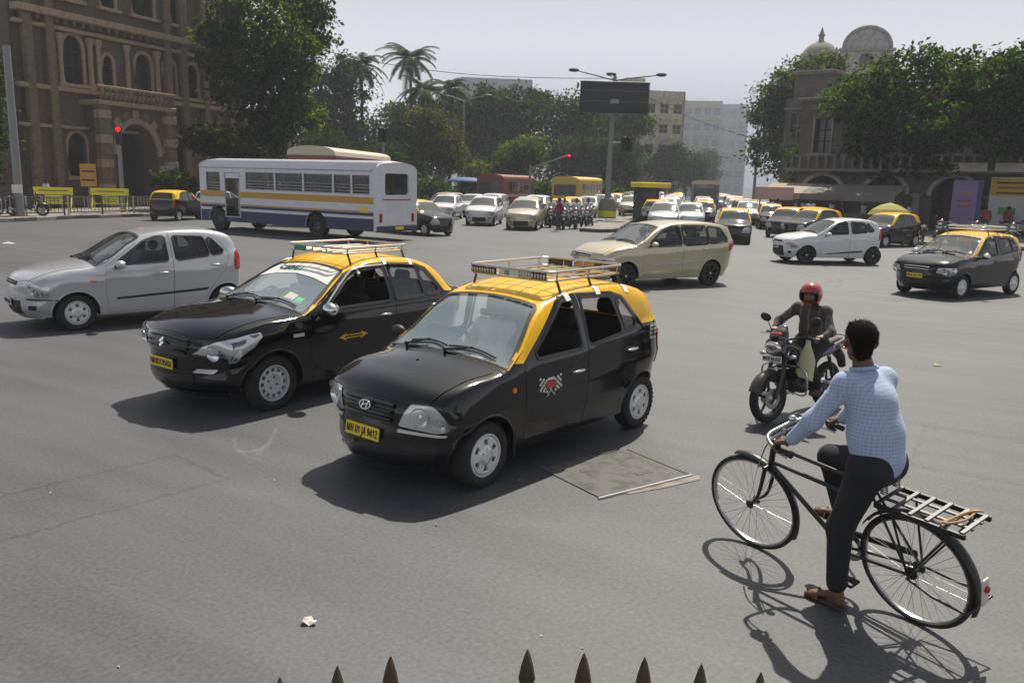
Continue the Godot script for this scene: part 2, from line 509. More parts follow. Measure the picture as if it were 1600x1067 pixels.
# ---------------------------------------------------------------- smooth figures: tapered capsules joined and meshed as surface nets
func skin(bones: Array, cell: float, k: float) -> MB:
	# bone: [p0, r0, p1, r1] or with a 5th value: flattening scale Vector3 (ellipsoidal)
	var lo := Vector3(1e9, 1e9, 1e9)
	var hi := -lo
	for b in bones:
		var r: float = max(b[1], b[3]) + cell * 2.5 + k
		for p in [b[0], b[2]]:
			lo = lo.min(p - Vector3(r, r, r)); hi = hi.max(p + Vector3(r, r, r))
	var nx := int((hi.x - lo.x) / cell) + 2
	var ny := int((hi.y - lo.y) / cell) + 2
	var nz := int((hi.z - lo.z) / cell) + 2
	var g := PackedFloat32Array()
	g.resize(nx * ny * nz)
	g.fill(1.0)
	for b in bones:
		var p0: Vector3 = b[0]; var p1: Vector3 = b[2]
		var r0: float = b[1]; var r1: float = b[3]
		var rr: float = max(r0, r1) + cell * 2.0 + k
		var sc: Vector3 = b[4] if b.size() > 4 else Vector3.ONE
		var rv: Vector3 = Vector3(rr, rr, rr) * sc.max(Vector3.ONE)
		var l2: Vector3 = ((p0.min(p1) - rv - lo) / cell).floor().max(Vector3.ZERO)
		var h2: Vector3 = ((p0.max(p1) + rv - lo) / cell).ceil()
		var ab := p1 - p0
		var il: float = 1.0 / max(ab.length_squared(), 1e-9)
		var flat: bool = b.size() > 4
		for iz in range(int(l2.z), min(int(h2.z) + 1, nz)):
			for iy in range(int(l2.y), min(int(h2.y) + 1, ny)):
				var row := (iz * ny + iy) * nx
				for ixx in range(int(l2.x), min(int(h2.x) + 1, nx)):
					var p := lo + Vector3(ixx, iy, iz) * cell
					var t: float = clamp((p - p0).dot(ab) * il, 0.0, 1.0)
					var q := p - p0 - ab * t
					if flat: q /= sc
					var d: float = q.length() - (r0 + (r1 - r0) * t)
					var o := g[row + ixx]
					var h: float = max(k - abs(d - o), 0.0) / k
					g[row + ixx] = min(d, o) - h * h * k * 0.25
	var mb := MB.new()
	var id := PackedInt32Array()
	id.resize(nx * ny * nz)
	id.fill(-1)
	var sx := 1; var sy := nx; var sz := nx * ny
	var offs := [0, sx, sy, sx + sy, sz, sx + sz, sy + sz, sx + sy + sz]
	var edges := [[0, 1], [2, 3], [4, 5], [6, 7], [0, 2], [1, 3], [4, 6], [5, 7], [0, 4], [1, 5], [2, 6], [3, 7]]
	for iz in nz - 1:
		for iy in ny - 1:
			var row := iz * sz + iy * sy
			for ixx in nx - 1:
				var c := row + ixx
				var g0 := g[c]
				if g0 > cell * 3.0: continue
				var s0 := g0 < 0.0
				if (g[c + 1] < 0.0) == s0 and (g[c + sy] < 0.0) == s0 and (g[c + sy + 1] < 0.0) == s0 and (g[c + sz] < 0.0) == s0 and (g[c + sz + 1] < 0.0) == s0 and (g[c + sz + sy] < 0.0) == s0 and (g[c + sz + sy + 1] < 0.0) == s0:
					continue
				var acc := Vector3.ZERO; var cnt := 0
				for e in edges:
					var a := g[c + offs[e[0]]]; var bb := g[c + offs[e[1]]]
					if (a < 0.0) != (bb < 0.0):
						var t := a / (a - bb)
						var pa := Vector3(e[0] & 1, (e[0] >> 1) & 1, e[0] >> 2)
						var pb := Vector3(e[1] & 1, (e[1] >> 1) & 1, e[1] >> 2)
						acc += pa.lerp(pb, t); cnt += 1
				var nn := Vector3(g[c + 1] - g0, g[c + sy] - g0, g[c + sz] - g0)
				nn += Vector3(g[c + 7 * 0 + sx + sy + sz] - g[c + sy + sz], g[c + sx + sy + sz] - g[c + sx + sz], g[c + sx + sy + sz] - g[c + sx + sy])
				id[c] = mb.vert(lo + (Vector3(ixx, iy, iz) + acc / cnt) * cell, nn.normalized(), Vector2(0, 0))
	for iz in range(1, nz - 1):
		for iy in range(1, ny - 1):
			for ixx in range(1, nx - 1):
				var c := iz * sz + iy * sy + ixx
				if id[c] < 0 and id[c - sx - sy] < 0: 
					if id[c - sy - sz] < 0 and id[c - sx - sz] < 0: continue
				var s0 := g[c] < 0.0
				if (g[c + sx] < 0.0) != s0:
					_net(mb, id, [c, c - sy, c - sy - sz, c - sz])
				if (g[c + sy] < 0.0) != s0:
					_net(mb, id, [c, c - sz, c - sz - sx, c - sx])
				if (g[c + sz] < 0.0) != s0:
					_net(mb, id, [c, c - sx, c - sx - sy, c - sy])
	# smooth normals from faces
	var acc_n := PackedVector3Array()
	acc_n.resize(mb.v.size())
	for i in range(0, mb.ix.size(), 3):
		var a := mb.ix[i]; var b2 := mb.ix[i + 1]; var c2 := mb.ix[i + 2]
		var fn := (mb.v[b2] - mb.v[a]).cross(mb.v[c2] - mb.v[a])
		if fn.dot(mb.n[a]) < 0.0: fn = -fn
		acc_n[a] += fn; acc_n[b2] += fn; acc_n[c2] += fn
	for i in mb.v.size():
		if acc_n[i].length() > 0.0: mb.n[i] = acc_n[i].normalized()
		mb.u[i] = Vector2(mb.v[i].x + mb.v[i].z, mb.v[i].y)
	return mb
func _net(mb: MB, id: PackedInt32Array, q: Array):
	for i in 4:
		if id[q[i]] < 0: return
	mb.tri(id[q[0]], id[q[1]], id[q[2]]); mb.tri(id[q[0]], id[q[2]], id[q[3]])
# ---------------------------------------------------------------- car bodies
# A body is a side surface W(x, z) inside an inset of the silhouette, and a strip that runs over nose, bonnet, roof and tail.
class Body:
	var P := PackedVector2Array()      # sampled silhouette
	var N := PackedVector2Array()
	var D := PackedFloat32Array()      # inset
	var C := PackedFloat32Array()      # crown
	var RW := PackedFloat32Array()     # reach of the rounding towards the silhouette
	var Y := PackedFloat32Array()
	var per := 6
	var cnt := 0
	var plan := PackedVector2Array()
	var b0 := 0.95
	var b1 := -0.05
	var tum := 0.3
	var sill := 0.2
	var tuck := 0.05
	var crease := []
	var tab := PackedFloat32Array()
	var tx0 := 0.0; var tz0 := 0.0; var tnx := 0; var tnz := 0
	const TS := 0.025
	func setup(sp: Dictionary):
		var c: Array = sp.sil
		cnt = c.size()
		per = sp.get("per", 6)
		b0 = sp.belt[0]; b1 = sp.belt[1]; tum = sp.tum; sill = sp.sill; tuck = sp.get("tuck", 0.05)
		crease = sp.get("crease", [])
		for i in range(0, sp.plan.size(), 2): plan.append(Vector2(sp.plan[i], sp.plan[i + 1]))
		for i in cnt - 1:
			var p0 := Vector2(c[max(i - 1, 0)][0], c[max(i - 1, 0)][1])
			var p1 := Vector2(c[i][0], c[i][1])
			var p2 := Vector2(c[i + 1][0], c[i + 1][1])
			var p3 := Vector2(c[min(i + 2, cnt - 1)][0], c[min(i + 2, cnt - 1)][1])
			var l := p1.distance_to(p2)
			var m1 := (p2 - p1)
			var m2 := (p2 - p1)
			if i > 0 and c[i].size() < 5:
				var l0 := p0.distance_to(p1)
				m1 = ((p1 - p0) / l0 * l / (l0 + l) + (p2 - p1) / l * l0 / (l0 + l)) * l
			if i < cnt - 2 and c[i + 1].size() < 5:
				var l3 := p2.distance_to(p3)
				m2 = ((p2 - p1) / l * l3 / (l + l3) + (p3 - p2) / l3 * l / (l + l3)) * l
			for k in per:
				var t := float(k) / per
				var t2 := t * t; var t3 := t2 * t
				P.append(p1 * (2 * t3 - 3 * t2 + 1) + m1 * (t3 - 2 * t2 + t) + p2 * (-2 * t3 + 3 * t2) + m2 * (t3 - t2))
				var s := t * t * (3 - 2 * t)
				D.append(lerp(float(c[i][2]), float(c[i + 1][2]), s))
				C.append(lerp(float(c[i][3]), float(c[i + 1][3]), s))
				var r0: float = 0.15 if c[i].size() > 4 or (i > 0 and c[i - 1].size() > 4) else c[i][2] * 3.6
				var r1: float = 0.15 if c[i + 1].size() > 4 or c[i].size() > 4 else c[i + 1][2] * 3.6
				RW.append(lerp(r0, r1, s))
		P.append(Vector2(c[cnt - 1][0], c[cnt - 1][1])); D.append(c[cnt - 1][2]); C.append(c[cnt - 1][3]); RW.append(c[cnt - 1][2] * 3.6)
		for i in P.size():
			var d := (P[min(i + 1, P.size() - 1)] - P[max(i - 1, 0)]).normalized()
			var nv := Vector2(d.y, -d.x)   # outward: silhouette runs front -> over -> rear
			var lowz: float = smoothstep(0.62, 0.38, P[i].y)
			N.append(nv.lerp(Vector2(1.0 if P[i].x > 0.0 else -1.0, 0.0), lowz).normalized())
		# table of widths
		var lo := P[0]; var hi := P[0]
		for p in P: lo = lo.min(p); hi = hi.max(p)
		lo.y = min(lo.y, sill)
		tx0 = lo.x - 0.1; tz0 = lo.y - 0.1
		tnx = int((hi.x - lo.x + 0.2) / TS) + 2
		tnz = int((hi.y - lo.y + 0.2) / TS) + 2
		tab.resize(tnx * tnz)
		for j in tnz:
			for i in tnx:
				tab[j * tnx + i] = _w(tx0 + i * TS, tz0 + j * TS)
		for i in P.size():
			var q := P[i] - N[i] * D[i]
			Y.append(W(q.x, q.y))
	func pl(x: float) -> float:
		var m := plan.size()
		if x >= plan[0].x: return plan[0].y
		for i in m - 1:
			if x >= plan[i + 1].x:
				var t := (plan[i].x - x) / (plan[i].x - plan[i + 1].x)
				var p0 := plan[max(i - 1, 0)].y; var p3 := plan[min(i + 2, m - 1)].y
				var p1 := plan[i].y; var p2 := plan[i + 1].y
				return 0.5 * ((2.0 * p1) + (p2 - p0) * t + (2.0 * p0 - 5.0 * p1 + 4.0 * p2 - p3) * t * t + (3.0 * p1 - p0 - 3.0 * p2 + p3) * t * t * t)
		return plan[m - 1].y
	func _w(x: float, z: float) -> float:
		var w := pl(x)
		var zb := b0 + b1 * x
		if z < zb:
			var uu: float = clamp((zb - z) / (zb - sill), 0.0, 1.2)
			w += 0.012 * sin(PI * min(uu, 1.0)) - tuck * uu * uu * uu
			for cr in crease:
				var dz: float = z - (cr[0] + cr[1] * x)
				w += cr[2] * exp(-dz * dz / (cr[3] * cr[3])) * (1.0 if dz < 0.0 else 0.35 + 0.65 * exp(-dz / 0.008))
		else:
			var hh := z - zb
			w -= 0.018 * smoothstep(0.0, 0.05, hh) + tum * hh + 0.18 * hh * hh
		# rounding towards the silhouette
		var best := 1e9; var bd := 0.1
		var p := Vector2(x, z)
		for i in range(0, P.size() - 1):
			var a := P[i]
			if abs(a.x - x) > 0.75 or abs(a.y - z) > 0.75: continue
			var ab := P[i + 1] - a
			var t: float = clamp((p - a).dot(ab) / max(ab.length_squared(), 1e-9), 0.0, 1.0)
			var s := (p - a - ab * t).length()
			if s < best:
				best = s; bd = lerp(RW[i], RW[i + 1], t)
		var R := bd
		if best < R:
			var q := (R - best) / R
			w -= R * 0.55 * (1.0 - sqrt(max(1.0 - q * q, 0.0)))
		return w
	func W(x: float, z: float) -> float:
		var fx: float = clamp((x - tx0) / TS, 0.0, tnx - 1.001)
		var fz: float = clamp((z - tz0) / TS, 0.0, tnz - 1.001)
		var i := int(fx); var j := int(fz)
		fx -= i; fz -= j
		var o := j * tnx + i
		return lerp(lerp(tab[o], tab[o + 1], fx), lerp(tab[o + tnx], tab[o + tnx + 1], fx), fz)
	func S(p: Vector2, side: float, off: float) -> Vector3:
		return Vector3(p.x, p.y, side * (W(p.x, p.y) + off))
	func SN(p: Vector2, side: float) -> Vector3:
		var e := 0.02
		var dx := (W(p.x + e, p.y) - W(p.x - e, p.y)) / (2 * e)
		var dz := (W(p.x, p.y + e) - W(p.x, p.y - e)) / (2 * e)
		return Vector3(-dx, -dz, side).normalized()
	func T(p: Vector2, off := 0.0) -> Vector3:
		var f: float = clamp(p.x * per, 0.0, P.size() - 1.001)
		var i := int(f); f -= i
		var q := P[i].lerp(P[i + 1], f)
		var nn := N[i].lerp(N[i + 1], f).normalized()
		var d: float = lerp(D[i], D[i + 1], f)
		var c: float = lerp(C[i], C[i + 1], f)
		var yy: float = lerp(Y[i], Y[i + 1], f)
		var a: float = abs(p.y)
		var sg := 1.0 if p.y >= 0.0 else -1.0
		if a <= 1.0:
			var ex: float = clamp((0.85 * yy - 2.0 * c) / max(d - c, 0.004), 3.0, 16.0)
			var dd := c * a * a + (d - c) * pow(a, ex)
			q -= nn * (dd - off)
			return Vector3(q.x, q.y, sg * (a * yy + off * pow(a, 8.0)))
		q -= nn * (d + (a - 1.0) * 0.6)
		return Vector3(q.x, q.y, sg * (W(q.x, q.y) + off))
	func TN(p: Vector2) -> Vector3:
		var e := 0.04; var ea := 0.015
		var t0: float = max(p.x - e, 0.0); var t1: float = min(p.x + e, cnt - 1.0)
		var a := T(Vector2(t1, p.y)) - T(Vector2(t0, p.y))
		var b := T(Vector2(p.x, p.y + ea)) - T(Vector2(p.x, p.y - ea))
		var nn := b.cross(a).normalized()
		var f := int(clamp(p.x * per, 0.0, P.size() - 1.0))
		var o := Vector3(N[f].x, N[f].y, p.y * 0.8)
		return nn if nn.dot(o) >= 0.0 else -nn
	func TNW(p: Vector2) -> Vector3:     # the same, averaged over a wider patch, for lamps that wrap round the corner
		var t0: float = max(p.x - 0.35, 0.0); var t1: float = min(p.x + 0.35, cnt - 1.0)
		var a := T(Vector2(t1, p.y)) - T(Vector2(t0, p.y))
		var b := T(Vector2(p.x, p.y + 0.2)) - T(Vector2(p.x, p.y - 0.2))
		var nn := b.cross(a).normalized()
		return nn if nn.dot(TN(p)) >= 0.0 else -nn
	func outline(drop := 0.0) -> PackedVector2Array:
		var r := PackedVector2Array()
		for i in P.size():
			var q := P[i] - N[i] * D[i]
			if q.y >= sill - 0.001: r.append(q)
		r.append(Vector2(r[r.size() - 1].x, sill)); r.append(Vector2(r[0].x, sill))
		return r

func lines(a: float, b: float, s: float) -> PackedFloat32Array:
	var r := PackedFloat32Array()
	var n: int = max(1, int(ceil((b - a) / s)))
	for i in n + 1: r.append(lerp(a, b, float(i) / n))
	return r
func bbox2(p: PackedVector2Array) -> Rect2:
	var r := Rect2(p[0], Vector2.ZERO)
	for q in p: r = r.expand(q)
	return r
const AL := [-2.2, -2.0, -1.8, -1.6, -1.4, -1.2, -1.0, -0.97, -0.92, -0.84, -0.7, -0.5, -0.25, 0.0, 0.25, 0.5, 0.7, 0.84, 0.92, 0.97, 1.0, 1.2, 1.4, 1.6, 1.8, 2.0, 2.2]
# pieces of polygons minus holes, cut along a grid; mode 0 = side (x,z), 1 = strip (t,a)
func panel(B: Body, mode: int, polys: Array, holes: Array, off := 0.0, sides := [-1.0, 1.0], step := 0.09) -> MB:
	var mb := MB.new()
	for poly in polys:
		var bb := bbox2(poly)
		var gx: PackedFloat32Array
		var gy := PackedFloat32Array()
		if mode == 0:
			gx = lines(bb.position.x, bb.end.x, step); gy = lines(bb.position.y, bb.end.y, step * 0.8)
		else:
			gx = lines(bb.position.x, bb.end.x, 0.34)
			gy.append(bb.position.y)
			for a in AL:
				if a > bb.position.y + 0.005 and a < bb.end.y - 0.005: gy.append(a)
			gy.append(bb.end.y)
		var hb := []
		for h in holes: hb.append(bbox2(h))
		for i in gx.size() - 1:
			for j in gy.size() - 1:
				var rc := Rect2(gx[i], gy[j], gx[i + 1] - gx[i], gy[j + 1] - gy[j])
				var cell := PackedVector2Array([rc.position, Vector2(rc.end.x, rc.position.y), rc.end, Vector2(rc.position.x, rc.end.y)])
				var pcs: Array = Geometry2D.intersect_polygons(cell, poly)
				for k in holes.size():
					if not rc.intersects(hb[k]): continue
					var nx := []
					for q in pcs:
						for w in Geometry2D.clip_polygons(q, holes[k]):
							if not Geometry2D.is_polygon_clockwise(w) == Geometry2D.is_polygon_clockwise(q): continue
							nx.append(w)
					pcs = nx
				for q in pcs:
					if q.size() < 3: continue
					var t := Geometry2D.triangulate_polygon(q)
					if mode == 0:
						for s in sides:
							var k0 := mb.v.size()
							for p in q: mb.vert(B.S(p, s, off), B.SN(p, s), p)
							for m in range(0, t.size(), 3):
								if s < 0: mb.tri(k0 + t[m], k0 + t[m + 1], k0 + t[m + 2])
								else: mb.tri(k0 + t[m], k0 + t[m + 2], k0 + t[m + 1])
					else:
						var k0 := mb.v.size()
						for p in q: mb.vert(B.T(p, off), B.TN(p), p)
						for m in range(0, t.size(), 3): mb.tri(k0 + t[m], k0 + t[m + 1], k0 + t[m + 2])
	return mb
func mir(p: PackedVector2Array) -> PackedVector2Array:
	var r := PackedVector2Array()
	for i in range(p.size() - 1, -1, -1): r.append(Vector2(p[i].x, -p[i].y))
	return r
func grow(p: PackedVector2Array, d: float) -> PackedVector2Array:
	var r := Geometry2D.offset_polygon(p, d, Geometry2D.JOIN_ROUND if d > 0.02 else Geometry2D.JOIN_MITER)
	return r[0] if r.size() > 0 else p
func rounded(p: PackedVector2Array, r: float) -> PackedVector2Array:
	var a := Geometry2D.offset_polygon(p, -r, Geometry2D.JOIN_MITER)
	if a.is_empty(): return p
	var b := Geometry2D.offset_polygon(a[0], r, Geometry2D.JOIN_ROUND)
	var o := PackedVector2Array()
	for q in b[0]:
		if o.is_empty() or q.distance_to(o[o.size() - 1]) > r * 0.12: o.append(q)
	return o
# a raised lens or plate with a rim of its own, over the strip
func pad(B: Body, poly: PackedVector2Array, lift: float) -> MB:
	var mb := panel(B, 1, [poly], [], lift)
	for i in mb.v.size(): mb.n[i] = B.TNW(mb.u[i])
	for i in poly.size():
		var a := poly[i]; var b := poly[(i + 1) % poly.size()]
		mb.quad(B.T(a, -0.01), B.T(b, -0.01), B.T(b, lift), B.T(a, lift))
	return mb
func pad_side(B: Body, poly: PackedVector2Array, lift: float, sides := [-1.0, 1.0], step := 0.09) -> MB:
	var mb := panel(B, 0, [poly], [], lift, sides, step)
	for s in sides:
		for i in poly.size():
			var a := poly[i]; var b := poly[(i + 1) % poly.size()]
			mb.quad(B.S(a, s, -0.01), B.S(b, s, -0.01), B.S(b, s, lift), B.S(a, s, lift))
	return mb

# ---------------------------------------------------------------- wheels
var wheel_cache := {}
func wheel(parent: Node3D, at: Vector3, r: float, w: float, style: String, side: float):
	var o := Node3D.new()
	o.name = "wheel"
	parent.add_child(o, true)
	o.position = at
	o.rotation.y = 0.0 if side < 0 else PI
	var key := "%s %.3f" % [style, r]
	if not wheel_cache.has(key):
		var X := Transform3D(Basis(Vector3.RIGHT, -PI / 2), Vector3.ZERO)  # lathe axis -> -z (outer face)
		var ty := MB.new()
		var h := w * 0.5
		var ri := r * 0.66
		ty.lathe([Vector2(ri, -h * 0.9), Vector2(r * 0.86, -h), Vector2(r * 0.97, -h * 0.86), Vector2(r, -h * 0.55), Vector2(r, h * 0.55), Vector2(r * 0.97, h * 0.86), Vector2(r * 0.9, h), Vector2(r * 0.75, h * 1.0), Vector2(ri, h * 0.86), Vector2(ri * 0.97, h * 0.6)], X, 36)
		for k in 36 if style != "plain" else 0:     # tread blocks
			var an := TAU * k / 36
			for s in [-0.34, 0.34]:
				ty.box(Vector3(cos(an) * r * 0.995, sin(an) * r * 0.995, s * w), Vector3(0.006, r * 0.11, w * 0.2), 0.0, Basis(Vector3.BACK, an))
		var rim := MB.new()
		var hub := MB.new()
		var R := ri
		rim.lathe([Vector2(R * 1.02, h * 0.80), Vector2(R * 0.99, h * 0.92), Vector2(R * 0.93, h * 0.92), Vector2(R * 0.9, h * 0.6), Vector2(R * 0.86, -h * 0.4), Vector2(0.01, -h * 0.4)], X, 36)
		if style == "steel" or style == "dark":
			rim.lathe([Vector2(R * 0.88, h * 0.42), Vector2(R * 0.80, h * 0.62), Vector2(R * 0.80, h * 0.6)], X, 36)
			rim.lathe([Vector2(R * 0.64, h * 0.70), Vector2(R * 0.56, h * 0.78), Vector2(R * 0.46, h * 0.74), Vector2(R * 0.42, h * 0.45), Vector2(R * 0.18, h * 0.40), Vector2(R * 0.17, h * 0.5), Vector2(0.002, h * 0.5)], X, 30)
			for k in 12:
				var an := TAU * (k + 0.5) / 12
				var pp := V2([R * 0.62, -R * 0.115, R * 0.66, -R * 0.075, R * 0.78, -R * 0.085, R * 0.84, -R * 0.2, R * 0.84, R * 0.2, R * 0.78, R * 0.085, R * 0.66, R * 0.075, R * 0.62, R * 0.115])
				rim.prism(pp, Transform3D(Basis(Vector3.BACK, an), Vector3.ZERO), -h * 0.66, -h * 0.5)
			for k in 4:
				var an2 := TAU * k / 4 + 0.4
				hub.lathe([Vector2(R * 0.05, 0.0), Vector2(R * 0.05, h * 0.12), Vector2(0.001, h * 0.14)], Transform3D(X.basis, Vector3(cos(an2), sin(an2), 0) * R * 0.3 + Vector3(0, 0, -h * 0.42)), 6)
		elif style == "cap":
			rim.lathe([Vector2(R * 0.9, h * 0.5), Vector2(R * 0.86, h * 0.86), Vector2(R * 0.82, h * 0.9), Vector2(R * 0.74, h * 0.82)], X, 36)
			rim.lathe([Vector2(R * 0.5, h * 0.72), Vector2(R * 0.42, h * 1.0), Vector2(R * 0.2, h * 1.06), Vector2(0.001, h * 1.06)], X, 30)
			for k in 6:
				var an := TAU * k / 6
				var pp := V2([R * 0.42, -R * 0.16, R * 0.78, -R * 0.24, R * 0.82, 0, R * 0.78, R * 0.24, R * 0.42, R * 0.16])
				rim.prism(pp, Transform3D(Basis(Vector3.BACK, an), Vector3.ZERO), -h * 0.9, -h * 0.6)
				hub.lathe([Vector2(R * 0.06, 0.0), Vector2(R * 0.055, h * 0.1), Vector2(0.001, h * 0.1)], Transform3D(X.basis, Vector3(cos(an + 0.5), sin(an + 0.5), 0) * R * 0.3 + Vector3(0, 0, -h * 1.0)), 8)
		else:  # alloy
			var ns := 5 if style == "alloy" else 7
			rim.lathe([Vector2(R * 0.26, h * 0.4), Vector2(R * 0.24, h * 0.88), Vector2(R * 0.1, h * 0.92), Vector2(0.001, h * 0.92)], X, 24)
			for k in ns:
				var an := TAU * k / ns
				for m in [-0.16, 0.16]:
					var pp := V2([R * 0.15, R * (m - 0.06), R * 0.6, R * (m * 1.5 - 0.07), R * 0.92, R * (m * 1.9 - 0.09), R * 0.92, R * (m * 1.9 + 0.09), R * 0.6, R * (m * 1.5 + 0.05), R * 0.15, R * (m + 0.06)])
					rim.prism(pp, Transform3D(Basis(Vector3.BACK, an), Vector3.ZERO), -h * 0.84, -h * 0.55)
			hub.lathe([Vector2(R * 0.12, h * 0.92), Vector2(R * 0.1, h * 0.97), Vector2(0.001, h * 0.98)], X, 16)
		wheel_cache[key] = [ty.mesh(), rim.mesh(), hub.mesh() if hub.v.size() > 0 else null]
	var wc: Array = wheel_cache[key]
	part("tyre", wc[0], M.rubber, o)
	part("rim", wc[1], {"steel": M.steel_rim, "cap": M.cap_silver, "alloy": M.alloy, "alloy_dark": M.alloy_dark, "plain": M.cap_silver, "dark": M.wheel_dark}[style], o)
	if wc[2]: part("hub", wc[2], M.dark_metal if style == "steel" else M.chrome, o)

# ---------------------------------------------------------------- a whole car
func car(sp: Dictionary, nm: String, label: String, group := "") -> Node3D:
	var root := thing(nm, label, "car", Vector3.ZERO, 0.0, group)
	var B := Body.new()
	B.setup(sp)
	var full: bool = sp.get("full", true)
	var paint: Material = sp.paint
	var top: Material = sp.get("top", paint)
	var bumpm: Material = sp.get("bumper_mat", paint)
	var st: float = 0.09 if full else 0.16
	var out := B.outline()
	var wb: float = sp.wb
	var ar: float = sp.arch
	var wr: float = sp.wr
	var last := float(B.cnt - 1)
	var holes := []
	var wins := []
	for w in sp.windows: wins.append(rounded(w, 0.035))
	var arches := [circle2(Vector2(wb / 2, wr), ar, 36), circle2(Vector2(-wb / 2, wr), ar, 36)]
	var doors := []
	for d in sp.doors: doors.append(d)
	# --- side shell
	holes = wins + arches
	var upper: Array = sp.get("upper", [])
	var cut := holes.duplicate()
	for d in doors: cut.append(grow(d, 0.004))
	for d in upper: cut.append(d)
	var body := MB.new()
	var mid_x: float = doors[0][doors[0].size() - 1].x
	var ends := [Geometry2D.intersect_polygons(out, rect2(mid_x, -1, 5, 5)), Geometry2D.intersect_polygons(out, rect2(-5, -1, mid_x, 5))]
	var flank := {}
	for s in [-1.0, 1.0]: flank[s] = [panel(B, 0, ends[0], cut, 0.0, [s], st), panel(B, 0, ends[1], cut, 0.0, [s], st)]
	# --- strip: nose, wings, cowl, tail
	var q: Dictionary = sp.marks
	var hw: float = q.get("hood_a", 0.9)
	var strip := []
	var R := func(t0, t1, a0, a1): return PackedVector2Array([Vector2(t0, a0), Vector2(t1, a0), Vector2(t1, a1), Vector2(t0, a1)])
	strip.append(R.call(q.bump, q.hood0, -1.0, 1.0))
	strip.append(R.call(q.hood0, q.cowl, -1.0, 1.0))
	strip.append(R.call(q.cowl, q.ws0, -1.0, 1.0))
	part("tailgate", panel(B, 1, [R.call(q.rw1, q.tail, -1.0, 1.0)], [], 0.0), paint, root)
	var hood := PackedVector2Array([Vector2(q.hood0, -hw * q.get("hood_f", 0.86)), Vector2(q.hood0 + 0.5, -hw * 0.96), Vector2(q.cowl - 0.05, -hw), Vector2(q.cowl - 0.05, hw), Vector2(q.hood0 + 0.5, hw * 0.96), Vector2(q.hood0, hw * q.get("hood_f", 0.86))])
	var sm := panel(B, 1, strip, [hood], 0.0)
	body.add_mesh(sm, Transform3D.IDENTITY)
	for k in 2:   # arch lips
		var c := Vector2(wb / 2 if k == 0 else -wb / 2, wr)
		for s in [-1.0, 1.0]:
			var pts := []
			for i in 25:
				var an: float = lerp(-0.18, PI + 0.18, i / 24.0)
				var p := c + Vector2.from_angle(an) * (ar + 0.004)
				if p.y > B.sill: pts.append(B.S(p, s, -0.006))
			flank[s][k].tube(pts, 0.014, 6)
	part("body", body, paint, root)
	for s in [-1.0, 1.0]:
		part("front_wing", flank[s][0], paint, root)
		part("rear_wing", flank[s][1], paint, root)
	# hood
	var hoodp := PackedVector2Array()
	for p in hood: hoodp.append(Vector2(p.x + (0.012 if p.x < q.hood0 + 0.2 else 0.0), p.y * 0.988))
	part("bonnet", panel(B, 1, [hoodp], [], 0.003), paint, root)
	# front and rear bumper
	part("front_bumper", panel(B, 1, [R.call(0.0, q.bump, -1.0, 1.0)], [], 0.0), bumpm, root)
	part("rear_bumper", panel(B, 1, [R.call(q.tail, last, -1.0, 1.0)], [], 0.0), bumpm, root)
	# roof and pillars
	var wsA: float = q.get("ws_a", 0.9)
	var ws := rounded(PackedVector2Array([Vector2(q.ws0 - 0.02, -0.97), Vector2(q.ws1 - 0.06, -wsA), Vector2(q.ws1 - 0.03, -wsA * 0.6), Vector2(q.ws1, 0.0), Vector2(q.ws1 - 0.03, wsA * 0.6), Vector2(q.ws1 - 0.06, wsA), Vector2(q.ws0 - 0.02, 0.97)]), 0.05)
	var rw := rounded(PackedVector2Array([Vector2(q.rw0 + 0.05, -0.82), Vector2(q.rw1 - 0.08, -0.86), Vector2(q.rw1 - 0.08, 0.86), Vector2(q.rw0 + 0.05, 0.82)]), 0.06)
	var roof := panel(B, 1, [R.call(q.ws0, q.rw1, -1.0, 1.0)], [ws, rw], 0.0)
	if not upper.is_empty():
		roof.add_mesh(panel(B, 0, upper, holes, 0.0, [-1.0, 1.0], st), Transform3D.IDENTITY)
	part("roof", roof, top, root)
	# glass
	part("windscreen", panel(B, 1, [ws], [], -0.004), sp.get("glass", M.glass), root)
	part("rear_window", panel(B, 1, [rw], [], -0.004), sp.get("side_glass", M.glass_dark), root)
	if full:
		part("windscreen_seal", panel(B, 1, [grow(ws, 0.02)], [grow(ws, -0.035)], 0.004), M.trim, root)
	for w in wins:
		for s in [-1.0, 1.0]:
			if sp.get("open", []).has(wins.find(w)): continue
			part("window", panel(B, 0, [w], [], -0.012, [s], 0.2), sp.get("side_glass", M.glass_dark), root)
	if full:
		for w in wins:
			for s in [-1.0, 1.0]: part("window_seal", panel(B, 0, [grow(w, sp.get("seal", 0.012))], [grow(w, -0.014)], 0.003, [s], 0.12), M.trim, root)
	# doors
	for i in doors.size():
		for s in [-1.0, 1.0]:
			var d := part("door", panel(B, 0, [doors[i]], holes + upper, 0.0, [s], st), paint, root)
			if full and sp.has("handles"):
				var h: Vector2 = sp.handles[i]
				var hm := MB.new()
				var c := B.S(h, s, 0.0)
				hm.tube([c + Vector3(0.085, 0, s * 0.004), c + Vector3(0.06, 0.004, s * 0.026), c + Vector3(0, 0.006, s * 0.034), c + Vector3(-0.06, 0.004, s * 0.026), c + Vector3(-0.085, 0, s * 0.004)], [0.008, 0.014, 0.016, 0.014, 0.008], 8)
				part("handle", hm, sp.handle_mat, d)
				part("handle_recess", MB.new().ellipsoid(c + Vector3(0, -0.008, -s * 0.008), Vector3(0.075, 0.035, 0.012), 14), sp.get("recess_mat", M.trim), d)
	# inner lining, floor, wheel wells
	var low := PackedVector2Array()
	var belt0: Vector2 = Vector2(out[0].x - 0.05, B.b0 + B.b1 * out[0].x - 0.03)
